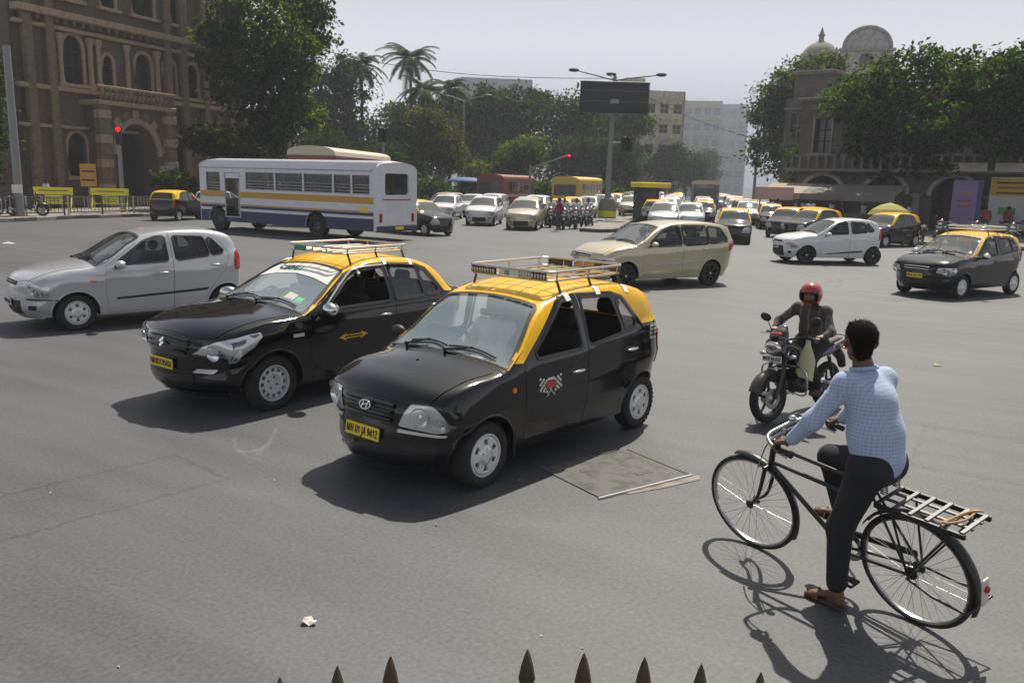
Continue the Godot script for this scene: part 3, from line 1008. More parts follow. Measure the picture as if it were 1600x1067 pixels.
	low = PackedVector2Array([Vector2(sp.dash + 0.25, B.sill + 0.03), Vector2(sp.dash + 0.25, B.b0 + B.b1 * sp.dash - 0.06), Vector2(-wb / 2 - 0.25, B.b0 - B.b1 * wb / 2 - 0.03), Vector2(-wb / 2 - 0.25, B.sill + 0.03)])
	for s in [-1.0, 1.0]: part("door_lining", panel(B, 0, [low], arches, -0.05, [s], 0.2), sp.get("lining", M.interior), root)
	var fl := MB.new()
	var x0: float = out[0].x + 0.12; var x1: float = out[out.size() - 2].x - 0.12
	fl.box(Vector3((wb / 2 - ar + (-wb / 2 + ar)) * 0.5, B.sill + 0.01, 0), Vector3(wb - 2 * ar, 0.03, B.pl(0) * 2 - 0.16))
	fl.box(Vector3((x0 + x1) * 0.5, B.sill + 0.035, 0), Vector3(x0 - x1 - 0.1, 0.03, B.pl(0) * 2 - 0.62))
	part("floor_pan", fl, M.underside, root)
	var ww := MB.new()
	var zi: float = B.pl(wb / 2) - 0.34
	for k in [-1.0, 1.0]:
		for s in [-1.0, 1.0]:
			for i in 14:
				var a0 := PI * i / 14.0; var a1 := PI * (i + 1) / 14.0
				var p0 := Vector2(k * wb / 2, wr) + Vector2.from_angle(a0) * (ar + 0.01)
				var p1 := Vector2(k * wb / 2, wr) + Vector2.from_angle(a1) * (ar + 0.01)
				ww.quad(Vector3(p0.x, p0.y, s * zi), Vector3(p1.x, p1.y, s * zi), B.S(p1, s, -0.012), B.S(p0, s, -0.012))
				ww.tri_flat(Vector3(p0.x, p0.y, s * zi), Vector3(p1.x, p1.y, s * zi), Vector3(k * wb / 2, wr, s * zi))
	part("wheel_well", ww, M.underside, root)
	# wheels
	for k in [1.0, -1.0]:
		for s in [-1.0, 1.0]:
			wheel(root, Vector3(k * wb / 2, wr, s * (sp.track - sp.tyre * 0.5)), wr, sp.tyre, sp.rim, s)
	# lamps
	for e in sp.get("lamps", []):     # [name, polygon in strip (a > 0), material, lift]
		for s in [-1.0, 1.0]:
			var pp: PackedVector2Array = rounded(e[1], 0.03) if full else e[1]
			if s < 0: pp = mir(pp)
			if e[0] == "headlight" and full:
				var hn := part("headlight", pad(B, grow(pp, 0.012), 0.004), M.lamp_base, root)
				part("lens", pad(B, pp, e[3]), M.lens, hn)
				for b in e[4]:
					var c := B.T(Vector2(b[0], b[1] * s), -0.02)
					var nn := B.TN(Vector2(b[0], b[1] * s))
					var bs := Basis(Quaternion(Vector3.UP, (nn + Vector3(0.8, 0, 0)).normalized()))
					part("reflector", MB.new().lathe([Vector2(b[2], 0.038), Vector2(b[2] * 0.96, 0.026), Vector2(b[2] * 0.7, 0.01), Vector2(b[2] * 0.3, 0.0), Vector2(b[2] * 0.26, 0.025), Vector2(0.001, 0.03)], Transform3D(bs, c), 20), M.chrome, hn)
			else:
				part(e[0], pad(B, pp, e[3]), e[2], root)
	# trim in the strip: [name, polygon, material, lift, mirrored]
	for e in sp.get("trim", []):
		var pp: PackedVector2Array = e[1]
		part(e[0], pad(B, pp, e[3]), e[2], root)
		if e[4]: part(e[0], pad(B, mir(pp), e[3]), e[2], root)
	for e in sp.get("side_trim", []):
		for s in [-1.0, 1.0]:
			part(e[0], pad_side(B, e[1], e[3], [s], 0.2), e[2], root)
	if not full: return root
	# grille slats: [t0, t1, n, a_half, material]
	if sp.has("grille"):
		var g: Array = sp.grille
		var gb := part("grille", panel(B, 1, [R.call(g[0], g[1], -g[3], g[3])], [], 0.003), M.black_gloss, root)
		for i in g[2]:
			var t: float = lerp(float(g[0]), float(g[1]), (i + 0.5) / g[2])
			var pts := []
			for k in 13:
				pts.append(B.T(Vector2(t, lerp(-g[3], g[3], k / 12.0)), 0.014))
			part("slat", MB.new().tube(pts, g[5], 6), g[4], gb)
	# cowl, wipers, mirrors
	for k in 2:
		var a0: float = [0.62, -0.05][k]; var a1: float = [-0.02, -0.78][k]
		var wp := MB.new()
		var t0: float = q.ws0 + 0.06
		var pv := B.T(Vector2(q.ws0 - 0.02, a0), 0.02)
		var mid := B.T(Vector2(t0 + 0.05, lerp(a0, a1, 0.5)), 0.035)
		wp.tube([pv, mid], [0.011, 0.008], 6)
		var bl := []
		for i in 7: bl.append(B.T(Vector2(t0 + 0.01 + 0.05 * sin(PI * i / 6.0), lerp(a0 * 0.97, a1, i / 6.0)), 0.018))
		wp.tube(bl, 0.009, 5)
		wp.ellipsoid(pv, Vector3(0.022, 0.02, 0.022), 8)
		part("wiper", wp, M.trim, root)
	if sp.has("mirror"):
		for s in [-1.0, 1.0]:
			var mp: Vector3 = sp.mirror
			var mm := MB.new()
			var c := Vector3(mp.x, mp.y, s * mp.z)
			var ms: float = sp.get("mirror_size", 1.0)
			mm.ellipsoid(c, Vector3(0.075, 0.07, 0.105) * ms, 18, Basis(Vector3.UP, s * 0.25))
			var mn := part("mirror", mm, sp.get("mirror_mat", paint), root)
			var base := Vector2(mp.x + 0.03, mp.y - 0.05)
			part("stalk", MB.new().tube([B.S(base, s, -0.01), c + Vector3(0.02, -0.035, -s * 0.05)], [0.034, 0.022], 8), M.trim, mn)
			part("mirror_glass", MB.new().ellipsoid(c + Vector3(-0.066 * ms, 0, 0), Vector3(0.012, 0.055, 0.085) * ms, 14, Basis(Vector3.UP, s * 0.25)), M.chrome, mn)
	if sp.has("plate"):
		plate(root, B, sp.plate[0], sp.plate[1], sp.plate[2], 1.0)
	interior(root, sp, B)
	root.set_meta("surf", 0)
	root.remove_meta("surf")
	bodies[root] = B
	return root
var bodies := {}
func plate(root: Node3D, B: Body, t: float, text: String, yellow: bool, dir: float, size := Vector2(0.40, 0.105)):
	var c := B.T(Vector2(t, 0), 0.012)
	var nn := B.TN(Vector2(t, 0.0))
	nn.z = 0.0; nn = nn.normalized()
	var zx := nn; var xx := Vector3.UP.cross(zx).normalized(); var yy := zx.cross(xx)
	var bs := Basis(xx, yy, zx)
	var o := part("number_plate", MB.new().box(Vector3.ZERO, Vector3(size.x, size.y, 0.012), 0.003), M.plate_yellow if yellow else M.plate_white, root)
	o.transform = Transform3D(bs, c)
	if text:
		var tm := part("plate_lettering", text_mesh(text, size.y * 0.82, 0.004), M.plate_ink, o)
		tm.position = Vector3(0, 0, 0.007)
		var wd: float = tm.mesh.get_aabb().size.x
		if wd > 0.0: tm.scale = Vector3(min(1.0, size.x * 0.92 / wd), 1, 1)
func seat(root: Node3D, x: float, z: float, y: float, w: float, m: Material, rest := true):
	var sb := MB.new()
	var o := part("seat", sb.box(Vector3(x + 0.06, y, z), Vector3(0.5, 0.14, w), 0.05, Basis(Vector3.BACK, 0.1)), m, root)
	var bk := MB.new()
	bk.box(Vector3(x - 0.26, y + 0.34, z), Vector3(0.13, 0.60, w), 0.05, Basis(Vector3.BACK, 0.22))
	part("seat_back", bk, m, o)
	if rest:
		var n: int = 1 if w < 0.7 else 2
		for i in n:
			var zz: float = z + (0.0 if n == 1 else (i - 0.5) * w * 0.5)
			part("headrest", MB.new().box(Vector3(x - 0.36, y + 0.74, zz), Vector3(0.1, 0.17, 0.26), 0.04, Basis(Vector3.BACK, 0.15)), m, o)
func interior(root: Node3D, sp: Dictionary, B: Body):
	var y0: float = B.sill + 0.24
	var m: Material = sp.get("seat_mat", M.seat_dark)
	var hw: float = B.pl(0) - 0.1
	seat(root, 0.0, -hw * 0.5, y0, 0.48, m)
	seat(root, 0.0, hw * 0.5, y0, 0.48, m)
	seat(root, -0.82, 0.0, y0 + 0.03, hw * 1.75, m)
	var db := MB.new()
	var zb: float = B.b0 + B.b1 * sp.dash
	db.box(Vector3(sp.dash + 0.12, zb - 0.13, 0), Vector3(0.42, 0.2, hw * 2.0 - 0.04), 0.06)
	db.box(Vector3(sp.dash + 0.25, zb - 0.42, 0), Vector3(0.12, 0.5, hw * 2.0 - 0.06), 0.02)
	part("dashboard", db, sp.get("dash_mat", M.interior), root)
	var sw := MB.new()
	var c := Vector3(sp.dash - 0.14, zb - 0.02, hw * 0.5)
	var bs := Basis(Vector3.BACK, -1.05)
	var ring := []
	for i in 24: ring.append(c + bs * Vector3(cos(TAU * i / 24) * 0.18, 0, sin(TAU * i / 24) * 0.18))
	sw.tube(ring, 0.014, 6, true)
	sw.tube([c + bs * Vector3(0, 0, -0.17), c, c + bs * Vector3(0, 0, 0.17)], 0.014, 5)
	sw.tube([c, c + bs * Vector3(-0.17, 0, 0)], 0.014, 5)
	sw.tube([c, c + bs * Vector3(0, -0.22, 0)], 0.025, 6)
	part("steering_wheel", sw, M.trim, root)
	var mr := MB.new()
	var mp := B.T(Vector2(sp.marks.ws1 - 0.2, 0.0), -0.09)
	mr.box(mp + Vector3(-0.03, -0.02, 0), Vector3(0.03, 0.065, 0.2), 0.012)
	mr.tube([mp + Vector3(-0.02, 0, 0), B.T(Vector2(sp.marks.ws1 - 0.1, 0.0), -0.02)], 0.008, 5)
	part("inner_mirror", mr, M.trim, root)

# ---------------------------------------------------------------- roof carrier
func rack(root: Node3D, B: Body, x0: float, x1: float, hw: float, zr: float, zt: float, fancy: bool):
	var rk := Node3D.new()
	rk.name = "roof_rack"
	root.add_child(rk, true)
	var loop := func(z: float, ins: float) -> Array:
		var r := 0.10
		var p := []
		for k in 4:
			var c := Vector2((x0 - r - ins) if k == 0 or k == 3 else (x1 + r + ins), (hw - r - ins) * (1 if k < 2 else -1))
			for j in 5:
				var an: float = [0.0, PI * 0.5, PI, PI * 1.5][k] + PI * 0.5 * j / 4.0
				p.append(Vector3(c.x + cos(an) * r, z, c.y + sin(an) * r))
		return p
	part("rail", MB.new().tube(loop.call(zt, 0.0), 0.0125, 8, true), M.rack_steel, rk)
	part("rail", MB.new().tube(loop.call(zr, 0.012), 0.011, 8, true), M.rack_steel, rk)
	for i in 5:
		var z: float = lerp(-hw + 0.15, hw - 0.15, i / 4.0)
		part("floor_bar", MB.new().tube([Vector3(x0 - 0.01, zr + 0.012, z), Vector3(x1 + 0.01, zr + 0.012, z)], 0.009, 6), M.rack_steel, rk)
	for i in 4:
		var x: float = lerp(x0 - 0.14, x1 + 0.14, i / 3.0)
		part("cross_bar", MB.new().tube([Vector3(x, zr - 0.004, -hw + 0.01), Vector3(x, zr - 0.004, hw - 0.01)], 0.009, 6), M.rack_steel, rk)
	for s in [-1.0, 1.0]:
		for i in 3:
			var x: float = lerp(x0 - 0.12, x1 + 0.12, i / 2.0)
			part("post", MB.new().tube([Vector3(x, zr, s * (hw - 0.012)), Vector3(x, zt, s * hw)], 0.009, 6), M.rack_steel, rk)
			# foot down to the gutter with its strap
			var foot := Vector3(x - 0.01, zr - 0.12, s * (hw + 0.035))
			for it in 30:   # lower until it meets the roof
				if foot.y < roof_z(B, foot.x, abs(foot.z)) + 0.004: break
				foot.y -= 0.006
			part("foot", MB.new().tube([Vector3(x, zr, s * (hw - 0.01)), foot], [0.012, 0.014], 8), M.rack_dark, rk)
			var strap := MB.new()
			var tt := roof_t(B, x)
			var pp := PackedVector2Array([Vector2(tt - 0.06, 0.93 * s), Vector2(tt + 0.06, 0.93 * s), Vector2(tt + 0.06, 1.08 * s), Vector2(tt - 0.06, 1.08 * s)])
			part("strap", pad(B, pp, 0.004), M.tape_white, rk)
	for e in 2:
		var x: float = x0 if e == 0 else x1
		for i in 3:
			var z: float = (i - 1) * hw * 0.5
			part("post", MB.new().tube([Vector3(x - 0.012 * (1 - 2 * e), zr, z), Vector3(x, zt, z)], 0.008, 6), M.rack_steel, rk)
		if fancy:
			for sg in [-1.0, 1.0]:   # beaded corner panels
				var bp := MB.new()
				var n := 9
				var xx := x + 0.006 * (1 - 2 * e)
				for i in n:
					var z: float = sg * (hw - 0.06 - i * 0.034)
					bp.ellipsoid(Vector3(xx, (zr + zt) * 0.5, z), Vector3(0.013, (zt - zr) * 0.32, 0.014), 8)
				var cp := part("corner_panel", MB.new().box(Vector3(x - 0.006 * (1 - 2 * e), (zr + zt) * 0.5, sg * (hw - 0.2)), Vector3(0.008, (zt - zr) * 0.8, 0.32), 0.002), M.rack_dark, rk)
				part("beads", bp, M.rack_steel, cp)
			part("sign_board", MB.new().box(Vector3(x, (zr + zt) * 0.5, -0.02), Vector3(0.008, (zt - zr) * 0.72, 0.24), 0.002), M.sign_white if e == 0 else M.sign_wood, rk)
			part("sign_board", MB.new().box(Vector3(x, (zr + zt) * 0.5, -0.22), Vector3(0.008, (zt - zr) * 0.7, 0.13), 0.002), M.sign_white, rk)
			if e == 0:
				part("badge", MB.new().box(Vector3(x + 0.006, (zr + zt) * 0.5, 0.0), Vector3(0.006, (zt - zr) * 0.5, 0.05), 0.001), M.sign_teal, rk)
	return rk
func roof_t(B: Body, x: float) -> float:
	var best := 0.0; var bd := 1e9
	for i in B.P.size():
		if B.P[i].y > 1.3 and abs(B.P[i].x - x) < bd: bd = abs(B.P[i].x - x); best = float(i) / B.per
	return best
func roof_z(B: Body, x: float, y: float) -> float:
	var t := roof_t(B, x)
	var yy: float = B.Y[clamp(int(t * B.per), 0, B.Y.size() - 1)]
	return B.T(Vector2(t, min(y / yy, 1.0)), 0.0).y
func clip_upper(sp: Dictionary, poly: PackedVector2Array) -> Array:
	var B := Body.new()
	B.setup(sp)
	return Geometry2D.intersect_polygons(poly, B.outline())
func spec_santro() -> Dictionary:
	var sp := {
		"sil": [[1.77, 0.17, 0.20, 0.11], [1.845, 0.28, 0.22, 0.12], [1.865, 0.45, 0.24, 0.13], [1.845, 0.56, 0.22, 0.12], [1.785, 0.745, 0.17, 0.09], [1.70, 0.825, 0.10, 0.06], [1.38, 0.925, 0.06, 0.035], [1.05, 0.985, 0.08, 0.06, 1],
			[0.97, 1.01, 0.075, 0.055], [0.31, 1.445, 0.06, 0.035], [0.08, 1.50, 0.045, 0.03], [-0.50, 1.535, 0.045, 0.025], [-1.08, 1.50, 0.045, 0.025], [-1.36, 1.42, 0.05, 0.03], [-1.56, 1.06, 0.07, 0.05], [-1.64, 0.86, 0.10, 0.06], [-1.69, 0.60, 0.14, 0.09], [-1.685, 0.44, 0.16, 0.09], [-1.60, 0.24, 0.15, 0.08]],
		"plan": [1.9, 0.71, 1.5, 0.74, 1.0, 0.757, 0.0, 0.762, -1.0, 0.757, -1.5, 0.735, -1.8, 0.70],
		"belt": [0.985, -0.07], "tum": 0.20, "sill": 0.22, "tuck": 0.05,
		"crease": [[0.72, -0.05, 0.012, 0.10], [0.45, -0.03, 0.010, 0.05]],
		"marks": {"bump": 3.0, "hood0": 4.15, "cowl": 7.0, "ws0": 8.0, "ws1": 9.0, "rw0": 13.0, "rw1": 14.0, "tail": 16.0, "hood_a": 0.90, "hood_f": 0.62},
		"wb": 2.38, "wr": 0.275, "arch": 0.335, "track": 0.735, "tyre": 0.165, "rim": "cap",
		"windows": [V2([0.655, 0.985, 0.09, 1.425, -0.06, 1.44, -0.10, 0.995]), V2([-0.20, 1.005, -0.18, 1.44, -0.66, 1.415, -0.79, 1.06]), V2([-0.83, 1.065, -0.715, 1.41, -0.82, 1.38, -1.08, 1.105])],
		"doors": [V2([0.70, 0.25, 0.745, 0.60, 0.74, 0.97, 0.10, 1.465, -0.145, 1.475, -0.165, 0.99, -0.15, 0.25]), V2([-0.158, 0.25, -0.173, 0.99, -0.153, 1.475, -0.70, 1.447, -0.86, 1.40, -1.14, 1.10, -1.12, 0.80, -0.90, 0.62, -0.80, 0.45, -0.76, 0.25])],
		"handles": [Vector2(0.0, 0.80), Vector2(-0.92, 0.875)], "handle_mat": M.chrome,
		"open": [0, 1],
		"paint": M.black_dull, "top": M.yellow_paint, "bumper_mat": M.bumper_black, "side_glass": M.glass, "dash": 0.62,
		"mirror": Vector3(0.56, 1.03, -0.84), "plate": [2.25, "MH 01 JA 9412", true],
		"grille": [3.12, 4.0, 3, 0.44, M.bumper_black, 0.017],
	}
	sp.erase("mirror")
	sp.lamps = [["headlight", V2([3.12, 0.56, 3.05, 0.98, 3.2, 1.16, 4.2, 1.18, 4.72, 0.92, 4.3, 0.66]), M.lens, 0.022, [[3.75, 0.80, 0.082], [3.65, 1.04, 0.062]]],
		["turn_lamp", V2([2.72, 0.56, 2.72, 1.08, 2.98, 1.12, 2.98, 0.56]), M.sign_white, 0.012],
		["tail_light", V2([14.2, 0.88, 14.2, 1.06, 15.8, 1.04, 15.8, 0.86]), M.red_lens, 0.012]]
	sp.side_trim = [["indicator", circle2(Vector2(0.90, 0.775), 0.024, 10), M.amber_lens, 0.012]]
	sp.trim = [["lower_lip", V2([0.55, -0.9, 0.75, -0.9, 0.75, 0.9, 0.55, 0.9]), M.bumper_black, 0.015, false]]
	sp.upper = clip_upper(sp, V2([0.97, 0.995, 1.0, 1.3, 0.4, 1.7, -1.7, 1.7, -1.8, 1.10, -1.145, 1.105, -0.87, 1.405, -0.70, 1.455, -0.15, 1.482, 0.10, 1.472, 0.748, 0.975]))
	return sp
func spec_dzire() -> Dictionary:
	var sp := {
		"sil": [[1.86, 0.19, 0.22, 0.13], [1.965, 0.29, 0.25, 0.15], [2.0, 0.48, 0.28, 0.17], [1.99, 0.64, 0.27, 0.16], [1.935, 0.80, 0.20, 0.12], [1.80, 0.895, 0.11, 0.07], [1.35, 1.0, 0.06, 0.04], [0.95, 1.04, 0.08, 0.06, 1],
			[0.86, 1.06, 0.085, 0.065], [0.0, 1.44, 0.07, 0.045], [-0.25, 1.505, 0.045, 0.03], [-0.70, 1.53, 0.045, 0.025], [-1.15, 1.475, 0.045, 0.025], [-1.38, 1.40, 0.05, 0.03], [-1.76, 1.10, 0.07, 0.05], [-1.93, 1.06, 0.08, 0.05], [-1.98, 0.86, 0.12, 0.07], [-2.0, 0.60, 0.16, 0.10], [-1.96, 0.40, 0.18, 0.10], [-1.85, 0.24, 0.16, 0.09]],
		"plan": [2.05, 0.78, 1.5, 0.835, 1.0, 0.845, 0.0, 0.843, -1.0, 0.838, -1.6, 0.81, -2.05, 0.75],
		"belt": [1.005, -0.01], "tum": 0.30, "sill": 0.21, "tuck": 0.055,
		"crease": [[0.86, -0.015, 0.014, 0.12], [0.42, -0.05, 0.016, 0.07]],
		"marks": {"bump": 3.0, "hood0": 4.35, "cowl": 7.0, "ws0": 8.0, "ws1": 9.0, "rw0": 13.0, "rw1": 14.0, "tail": 17.0, "hood_a": 0.90, "hood_f": 0.66},
		"wb": 2.43, "wr": 0.295, "arch": 0.36, "track": 0.815, "tyre": 0.175, "rim": "steel",
		"windows": [V2([0.53, 1.015, 0.07, 1.33, -0.12, 1.40, -0.47, 1.415, -0.50, 1.02]), V2([-0.60, 1.025, -0.575, 1.415, -1.02, 1.375, -1.10, 1.035]), V2([-1.135, 1.04, -1.06, 1.365, -1.16, 1.33, -1.43, 1.05])],
		"doors": [V2([0.69, 0.25, 0.755, 0.60, 0.75, 1.0, 0.10, 1.37, -0.12, 1.435, -0.525, 1.45, -0.55, 1.01, -0.54, 0.25]), V2([-0.548, 0.25, -0.558, 1.01, -0.533, 1.45, -1.05, 1.41, -1.22, 1.34, -1.47, 1.04, -1.35, 0.80, -1.02, 0.66, -0.88, 0.48, -0.84, 0.25])],
		"handles": [Vector2(-0.36, 0.87), Vector2(-1.26, 0.90)], "handle_mat": M.chrome,
		"open": [0], "seal": 0.022, "seat_mat": M.seat_dark,
		"paint": M.black_paint, "top": M.yellow_paint, "side_glass": M.glass, "dash": 0.55, "lining": M.interior_grey,
		"mirror": Vector3(0.56, 1.03, 0.94), "mirror_mat": M.chrome, "mirror_size": 1.12, "plate": [2.3, "MH01CR5658", true],
		"grille": [3.0, 4.1, 4, 0.5, M.bumper_black, 0.012],
	}
	sp.lamps = [["headlight", V2([3.12, 0.60, 3.1, 0.95, 3.35, 1.15, 4.5, 1.35, 5.6, 1.28, 5.95, 1.12, 5.2, 1.02, 4.3, 0.84]), M.lens, 0.02, [[3.65, 0.88, 0.085], [4.2, 1.06, 0.075]]],
		["fog_lamp", V2([1.9, 0.62, 1.85, 0.9, 2.1, 0.96, 2.15, 0.7]), M.lamp_base, 0.01],
		["tail_light", V2([14.9, 0.80, 14.9, 1.12, 16.4, 1.12, 16.4, 0.80]), M.red_lens, 0.012]]
	sp.side_trim = [["side_lamp", V2([1.0, 0.765, 1.0, 0.80, 0.86, 0.80, 0.86, 0.765]), M.cap_silver, 0.01]]
	sp.trim = [["lower_intake", V2([0.85, -0.6, 1.75, -0.62, 1.75, 0.62, 0.85, 0.6]), M.bumper_black, 0.006, false], ["lower_lip", V2([0.25, -1.0, 0.6, -1.0, 0.6, 1.0, 0.25, 1.0]), M.black_paint, 0.02, false]]
	sp.upper = clip_upper(sp, V2([0.88, 1.035, 1.0, 1.3, 0.3, 1.7, -1.9, 1.7, -2.0, 1.12, -1.62, 1.04, -1.48, 1.055, -1.23, 1.365, -1.06, 1.425, -0.53, 1.465, -0.12, 1.45, 0.09, 1.39, 0.76, 1.015]))
	return sp
func spec_i10() -> Dictionary:
	var sp := {
		"sil": [[1.83, 0.19, 0.22, 0.13], [1.93, 0.29, 0.24, 0.15], [1.965, 0.46, 0.26, 0.16], [1.955, 0.60, 0.25, 0.15], [1.90, 0.77, 0.19, 0.11], [1.78, 0.86, 0.11, 0.07], [1.37, 0.97, 0.06, 0.04], [1.0, 1.025, 0.08, 0.06, 1],
			[0.92, 1.045, 0.08, 0.06], [0.12, 1.455, 0.06, 0.035], [-0.15, 1.515, 0.045, 0.03], [-0.60, 1.54, 0.045, 0.025], [-1.10, 1.505, 0.045, 0.025], [-1.34, 1.43, 0.05, 0.03], [-1.51, 1.09, 0.08, 0.05], [-1.57, 0.86, 0.12, 0.07], [-1.61, 0.60, 0.16, 0.10], [-1.60, 0.44, 0.18, 0.10], [-1.50, 0.24, 0.16, 0.09]],
		"plan": [2.0, 0.74, 1.5, 0.785, 1.0, 0.797, 0.0, 0.797, -1.0, 0.79, -1.4, 0.765, -1.7, 0.72],
		"belt": [0.985, -0.09], "tum": 0.24, "sill": 0.22, "tuck": 0.05,
		"crease": [[0.84, -0.07, 0.012, 0.10], [0.42, -0.04, 0.010, 0.06]],
		"marks": {"bump": 3.0, "hood0": 4.3, "cowl": 7.0, "ws0": 8.0, "ws1": 9.0, "rw0": 13.0, "rw1": 14.0, "tail": 16.0, "hood_a": 0.9, "hood_f": 0.64},
		"wb": 2.38, "wr": 0.28, "arch": 0.335, "track": 0.77, "tyre": 0.165, "rim": "cap",
		"windows": [V2([0.66, 0.985, 0.12, 1.36, -0.08, 1.425, -0.21, 1.43, -0.23, 1.02]), V2([-0.35, 1.03, -0.33, 1.43, -0.84, 1.405, -0.92, 1.085]), V2([-0.95, 1.09, -0.87, 1.40, -0.98, 1.37, -1.20, 1.13])],
		"doors": [V2([0.72, 0.25, 0.77, 0.60, 0.75, 0.97, 0.14, 1.40, -0.08, 1.46, -0.275, 1.468, -0.295, 1.0, -0.285, 0.25]), V2([-0.293, 0.25, -0.303, 1.0, -0.283, 1.468, -0.88, 1.44, -1.04, 1.40, -1.25, 1.13, -1.18, 0.85, -0.98, 0.62, -0.86, 0.45, -0.82, 0.25])],
		"handles": [Vector2(-0.12, 0.84), Vector2(-1.0, 0.935)], "handle_mat": M.silver_paint, "recess_mat": M.silver_paint,
		"paint": M.silver_paint, "side_glass": M.glass_dark, "dash": 0.6,
		"mirror": Vector3(0.56, 1.01, 0.90), "plate": [1.9, "MH 01 AE 6381", false],
		"grille": [3.6, 4.05, 2, 0.42, M.trim, 0.012],
	}
	sp.lamps = [["headlight", V2([3.2, 0.72, 3.15, 1.0, 3.4, 1.2, 4.4, 1.36, 5.35, 1.3, 5.4, 1.16, 4.6, 0.96, 4.0, 0.74]), M.lens, 0.02, [[3.8, 0.94, 0.08], [4.2, 1.12, 0.065]]],
		["bumper_strip", V2([2.2, 0.80, 2.2, 1.5, 2.42, 1.5, 2.42, 0.80]), M.trim, 0.012],
		["fog_lamp", V2([1.3, 0.82, 1.3, 0.98, 1.7, 0.98, 1.7, 0.82]), M.trim, 0.01],
		["tail_light", V2([13.75, 0.96, 13.75, 1.06, 14.3, 1.16, 15.0, 1.12, 15.0, 0.96]), M.red_lens, 0.014]]
	sp.side_trim = [["rub_strip", V2([0.62, 0.485, 0.60, 0.455, -0.84, 0.515, -0.88, 0.555]), M.trim, 0.014], ["indicator", V2([1.0, 0.745, 1.0, 0.775, 0.90, 0.775, 0.90, 0.745]), M.amber_lens, 0.01], ["fuel_flap", V2([-1.24, 0.84, -1.23, 0.96, -1.38, 0.96, -1.39, 0.84]), M.silver_paint, 0.004]]
	sp.trim = [["lower_intake", V2([0.7, -0.62, 2.1, -0.6, 2.1, 0.6, 0.7, 0.62]), M.trim, 0.006, false]]
	return sp
func spec_mpv() -> Dictionary:
	var sp := {
		"sil": [[1.98, 0.20, 0.24, 0.15], [2.10, 0.30, 0.27, 0.17], [2.14, 0.50, 0.30, 0.19], [2.13, 0.64, 0.28, 0.18], [2.06, 0.82, 0.20, 0.12], [1.92, 0.90, 0.12, 0.08], [1.50, 1.02, 0.06, 0.04], [1.16, 1.08, 0.08, 0.06, 1],
			[1.08, 1.10, 0.09, 0.07], [0.20, 1.51, 0.07, 0.045], [-0.10, 1.565, 0.045, 0.03], [-0.80, 1.60, 0.045, 0.025], [-1.60, 1.56, 0.045, 0.025], [-1.96, 1.50, 0.05, 0.03, 1], [-2.12, 1.12, 0.09, 0.06], [-2.18, 0.90, 0.14, 0.08], [-2.23, 0.62, 0.18, 0.11], [-2.22, 0.44, 0.20, 0.12], [-2.10, 0.25, 0.18, 0.10]],
		"plan": [2.2, 0.76, 1.6, 0.825, 1.0, 0.84, 0.0, 0.842, -1.2, 0.84, -1.8, 0.815, -2.3, 0.75],
		"belt": [1.02, -0.05], "tum": 0.26, "sill": 0.22, "tuck": 0.05,
		"crease": [[0.90, -0.06, 0.016, 0.12], [0.40, -0.05, 0.014, 0.07]],
		"marks": {"bump": 3.0, "hood0": 4.3, "cowl": 7.0, "ws0": 8.0, "ws1": 9.0, "rw0": 13.0, "rw1": 14.0, "tail": 16.0, "hood_a": 0.9, "hood_f": 0.66},
		"wb": 2.652, "wr": 0.305, "arch": 0.37, "track": 0.815, "tyre": 0.185, "rim": "alloy_dark",
		"windows": [V2([0.72, 1.02, 0.22, 1.37, -0.05, 1.475, -0.30, 1.49, -0.32, 1.03]), V2([-0.40, 1.03, -0.38, 1.49, -1.14, 1.48, -1.16, 1.06]), V2([-1.22, 1.06, -1.20, 1.475, -1.62, 1.43, -1.82, 1.17, -1.80, 1.12])],
		"doors": [V2([0.80, 0.25, 0.86, 0.60, 0.84, 1.0, 0.22, 1.42, -0.05, 1.51, -0.345, 1.522, -0.365, 1.0, -0.355, 0.25]), V2([-0.363, 0.25, -0.373, 1.0, -0.353, 1.522, -1.18, 1.51, -1.2, 1.05, -1.14, 0.85, -0.96, 0.62, -0.92, 0.25])],
		"handles": [Vector2(-0.22, 0.885), Vector2(-1.06, 0.93)], "handle_mat": M.chrome, "recess_mat": M.gold_paint,
		"paint": M.gold_paint, "side_glass": M.glass_dark, "dash": 0.75, "seal": 0.03,
		"mirror": Vector3(0.62, 1.06, 0.95), "plate": [2.3, "MH 02 DJ 2071", false],
		"grille": [3.55, 4.1, 2, 0.5, M.chrome, 0.012],
	}
	sp.lamps = [["headlight", V2([3.4, 0.74, 3.3, 1.0, 3.5, 1.25, 4.5, 1.42, 5.3, 1.32, 5.3, 1.16, 4.6, 1.0, 4.1, 0.80]), M.lens, 0.02, [[3.9, 0.96, 0.07], [4.2, 1.14, 0.065]]],
		["fog_lamp", V2([1.5, 0.8, 1.5, 0.95, 1.8, 0.95, 1.8, 0.8]), M.trim, 0.01],
		["tail_light", V2([14.0, 0.90, 14.0, 1.3, 14.9, 1.26, 15.0, 0.9]), M.red_lens, 0.018]]
	sp.side_trim = [["side_strip", V2([0.55, 0.545, 0.55, 0.575, -0.90, 0.655, -0.90, 0.625]), M.chrome, 0.012], ["side_skirt", V2([0.95, 0.225, 0.95, 0.30, -0.93, 0.31, -0.93, 0.225]), M.gold_paint, 0.022]]
	sp.trim = [["spoiler", V2([12.55, -0.9, 13.05, -0.95, 13.05, 0.95, 12.55, 0.9]), M.gold_paint, 0.035, false], ["lower_intake", V2([0.7, -0.62, 1.9, -0.6, 1.9, 0.6, 0.7, 0.62]), M.trim, 0.006, false]]
	return sp
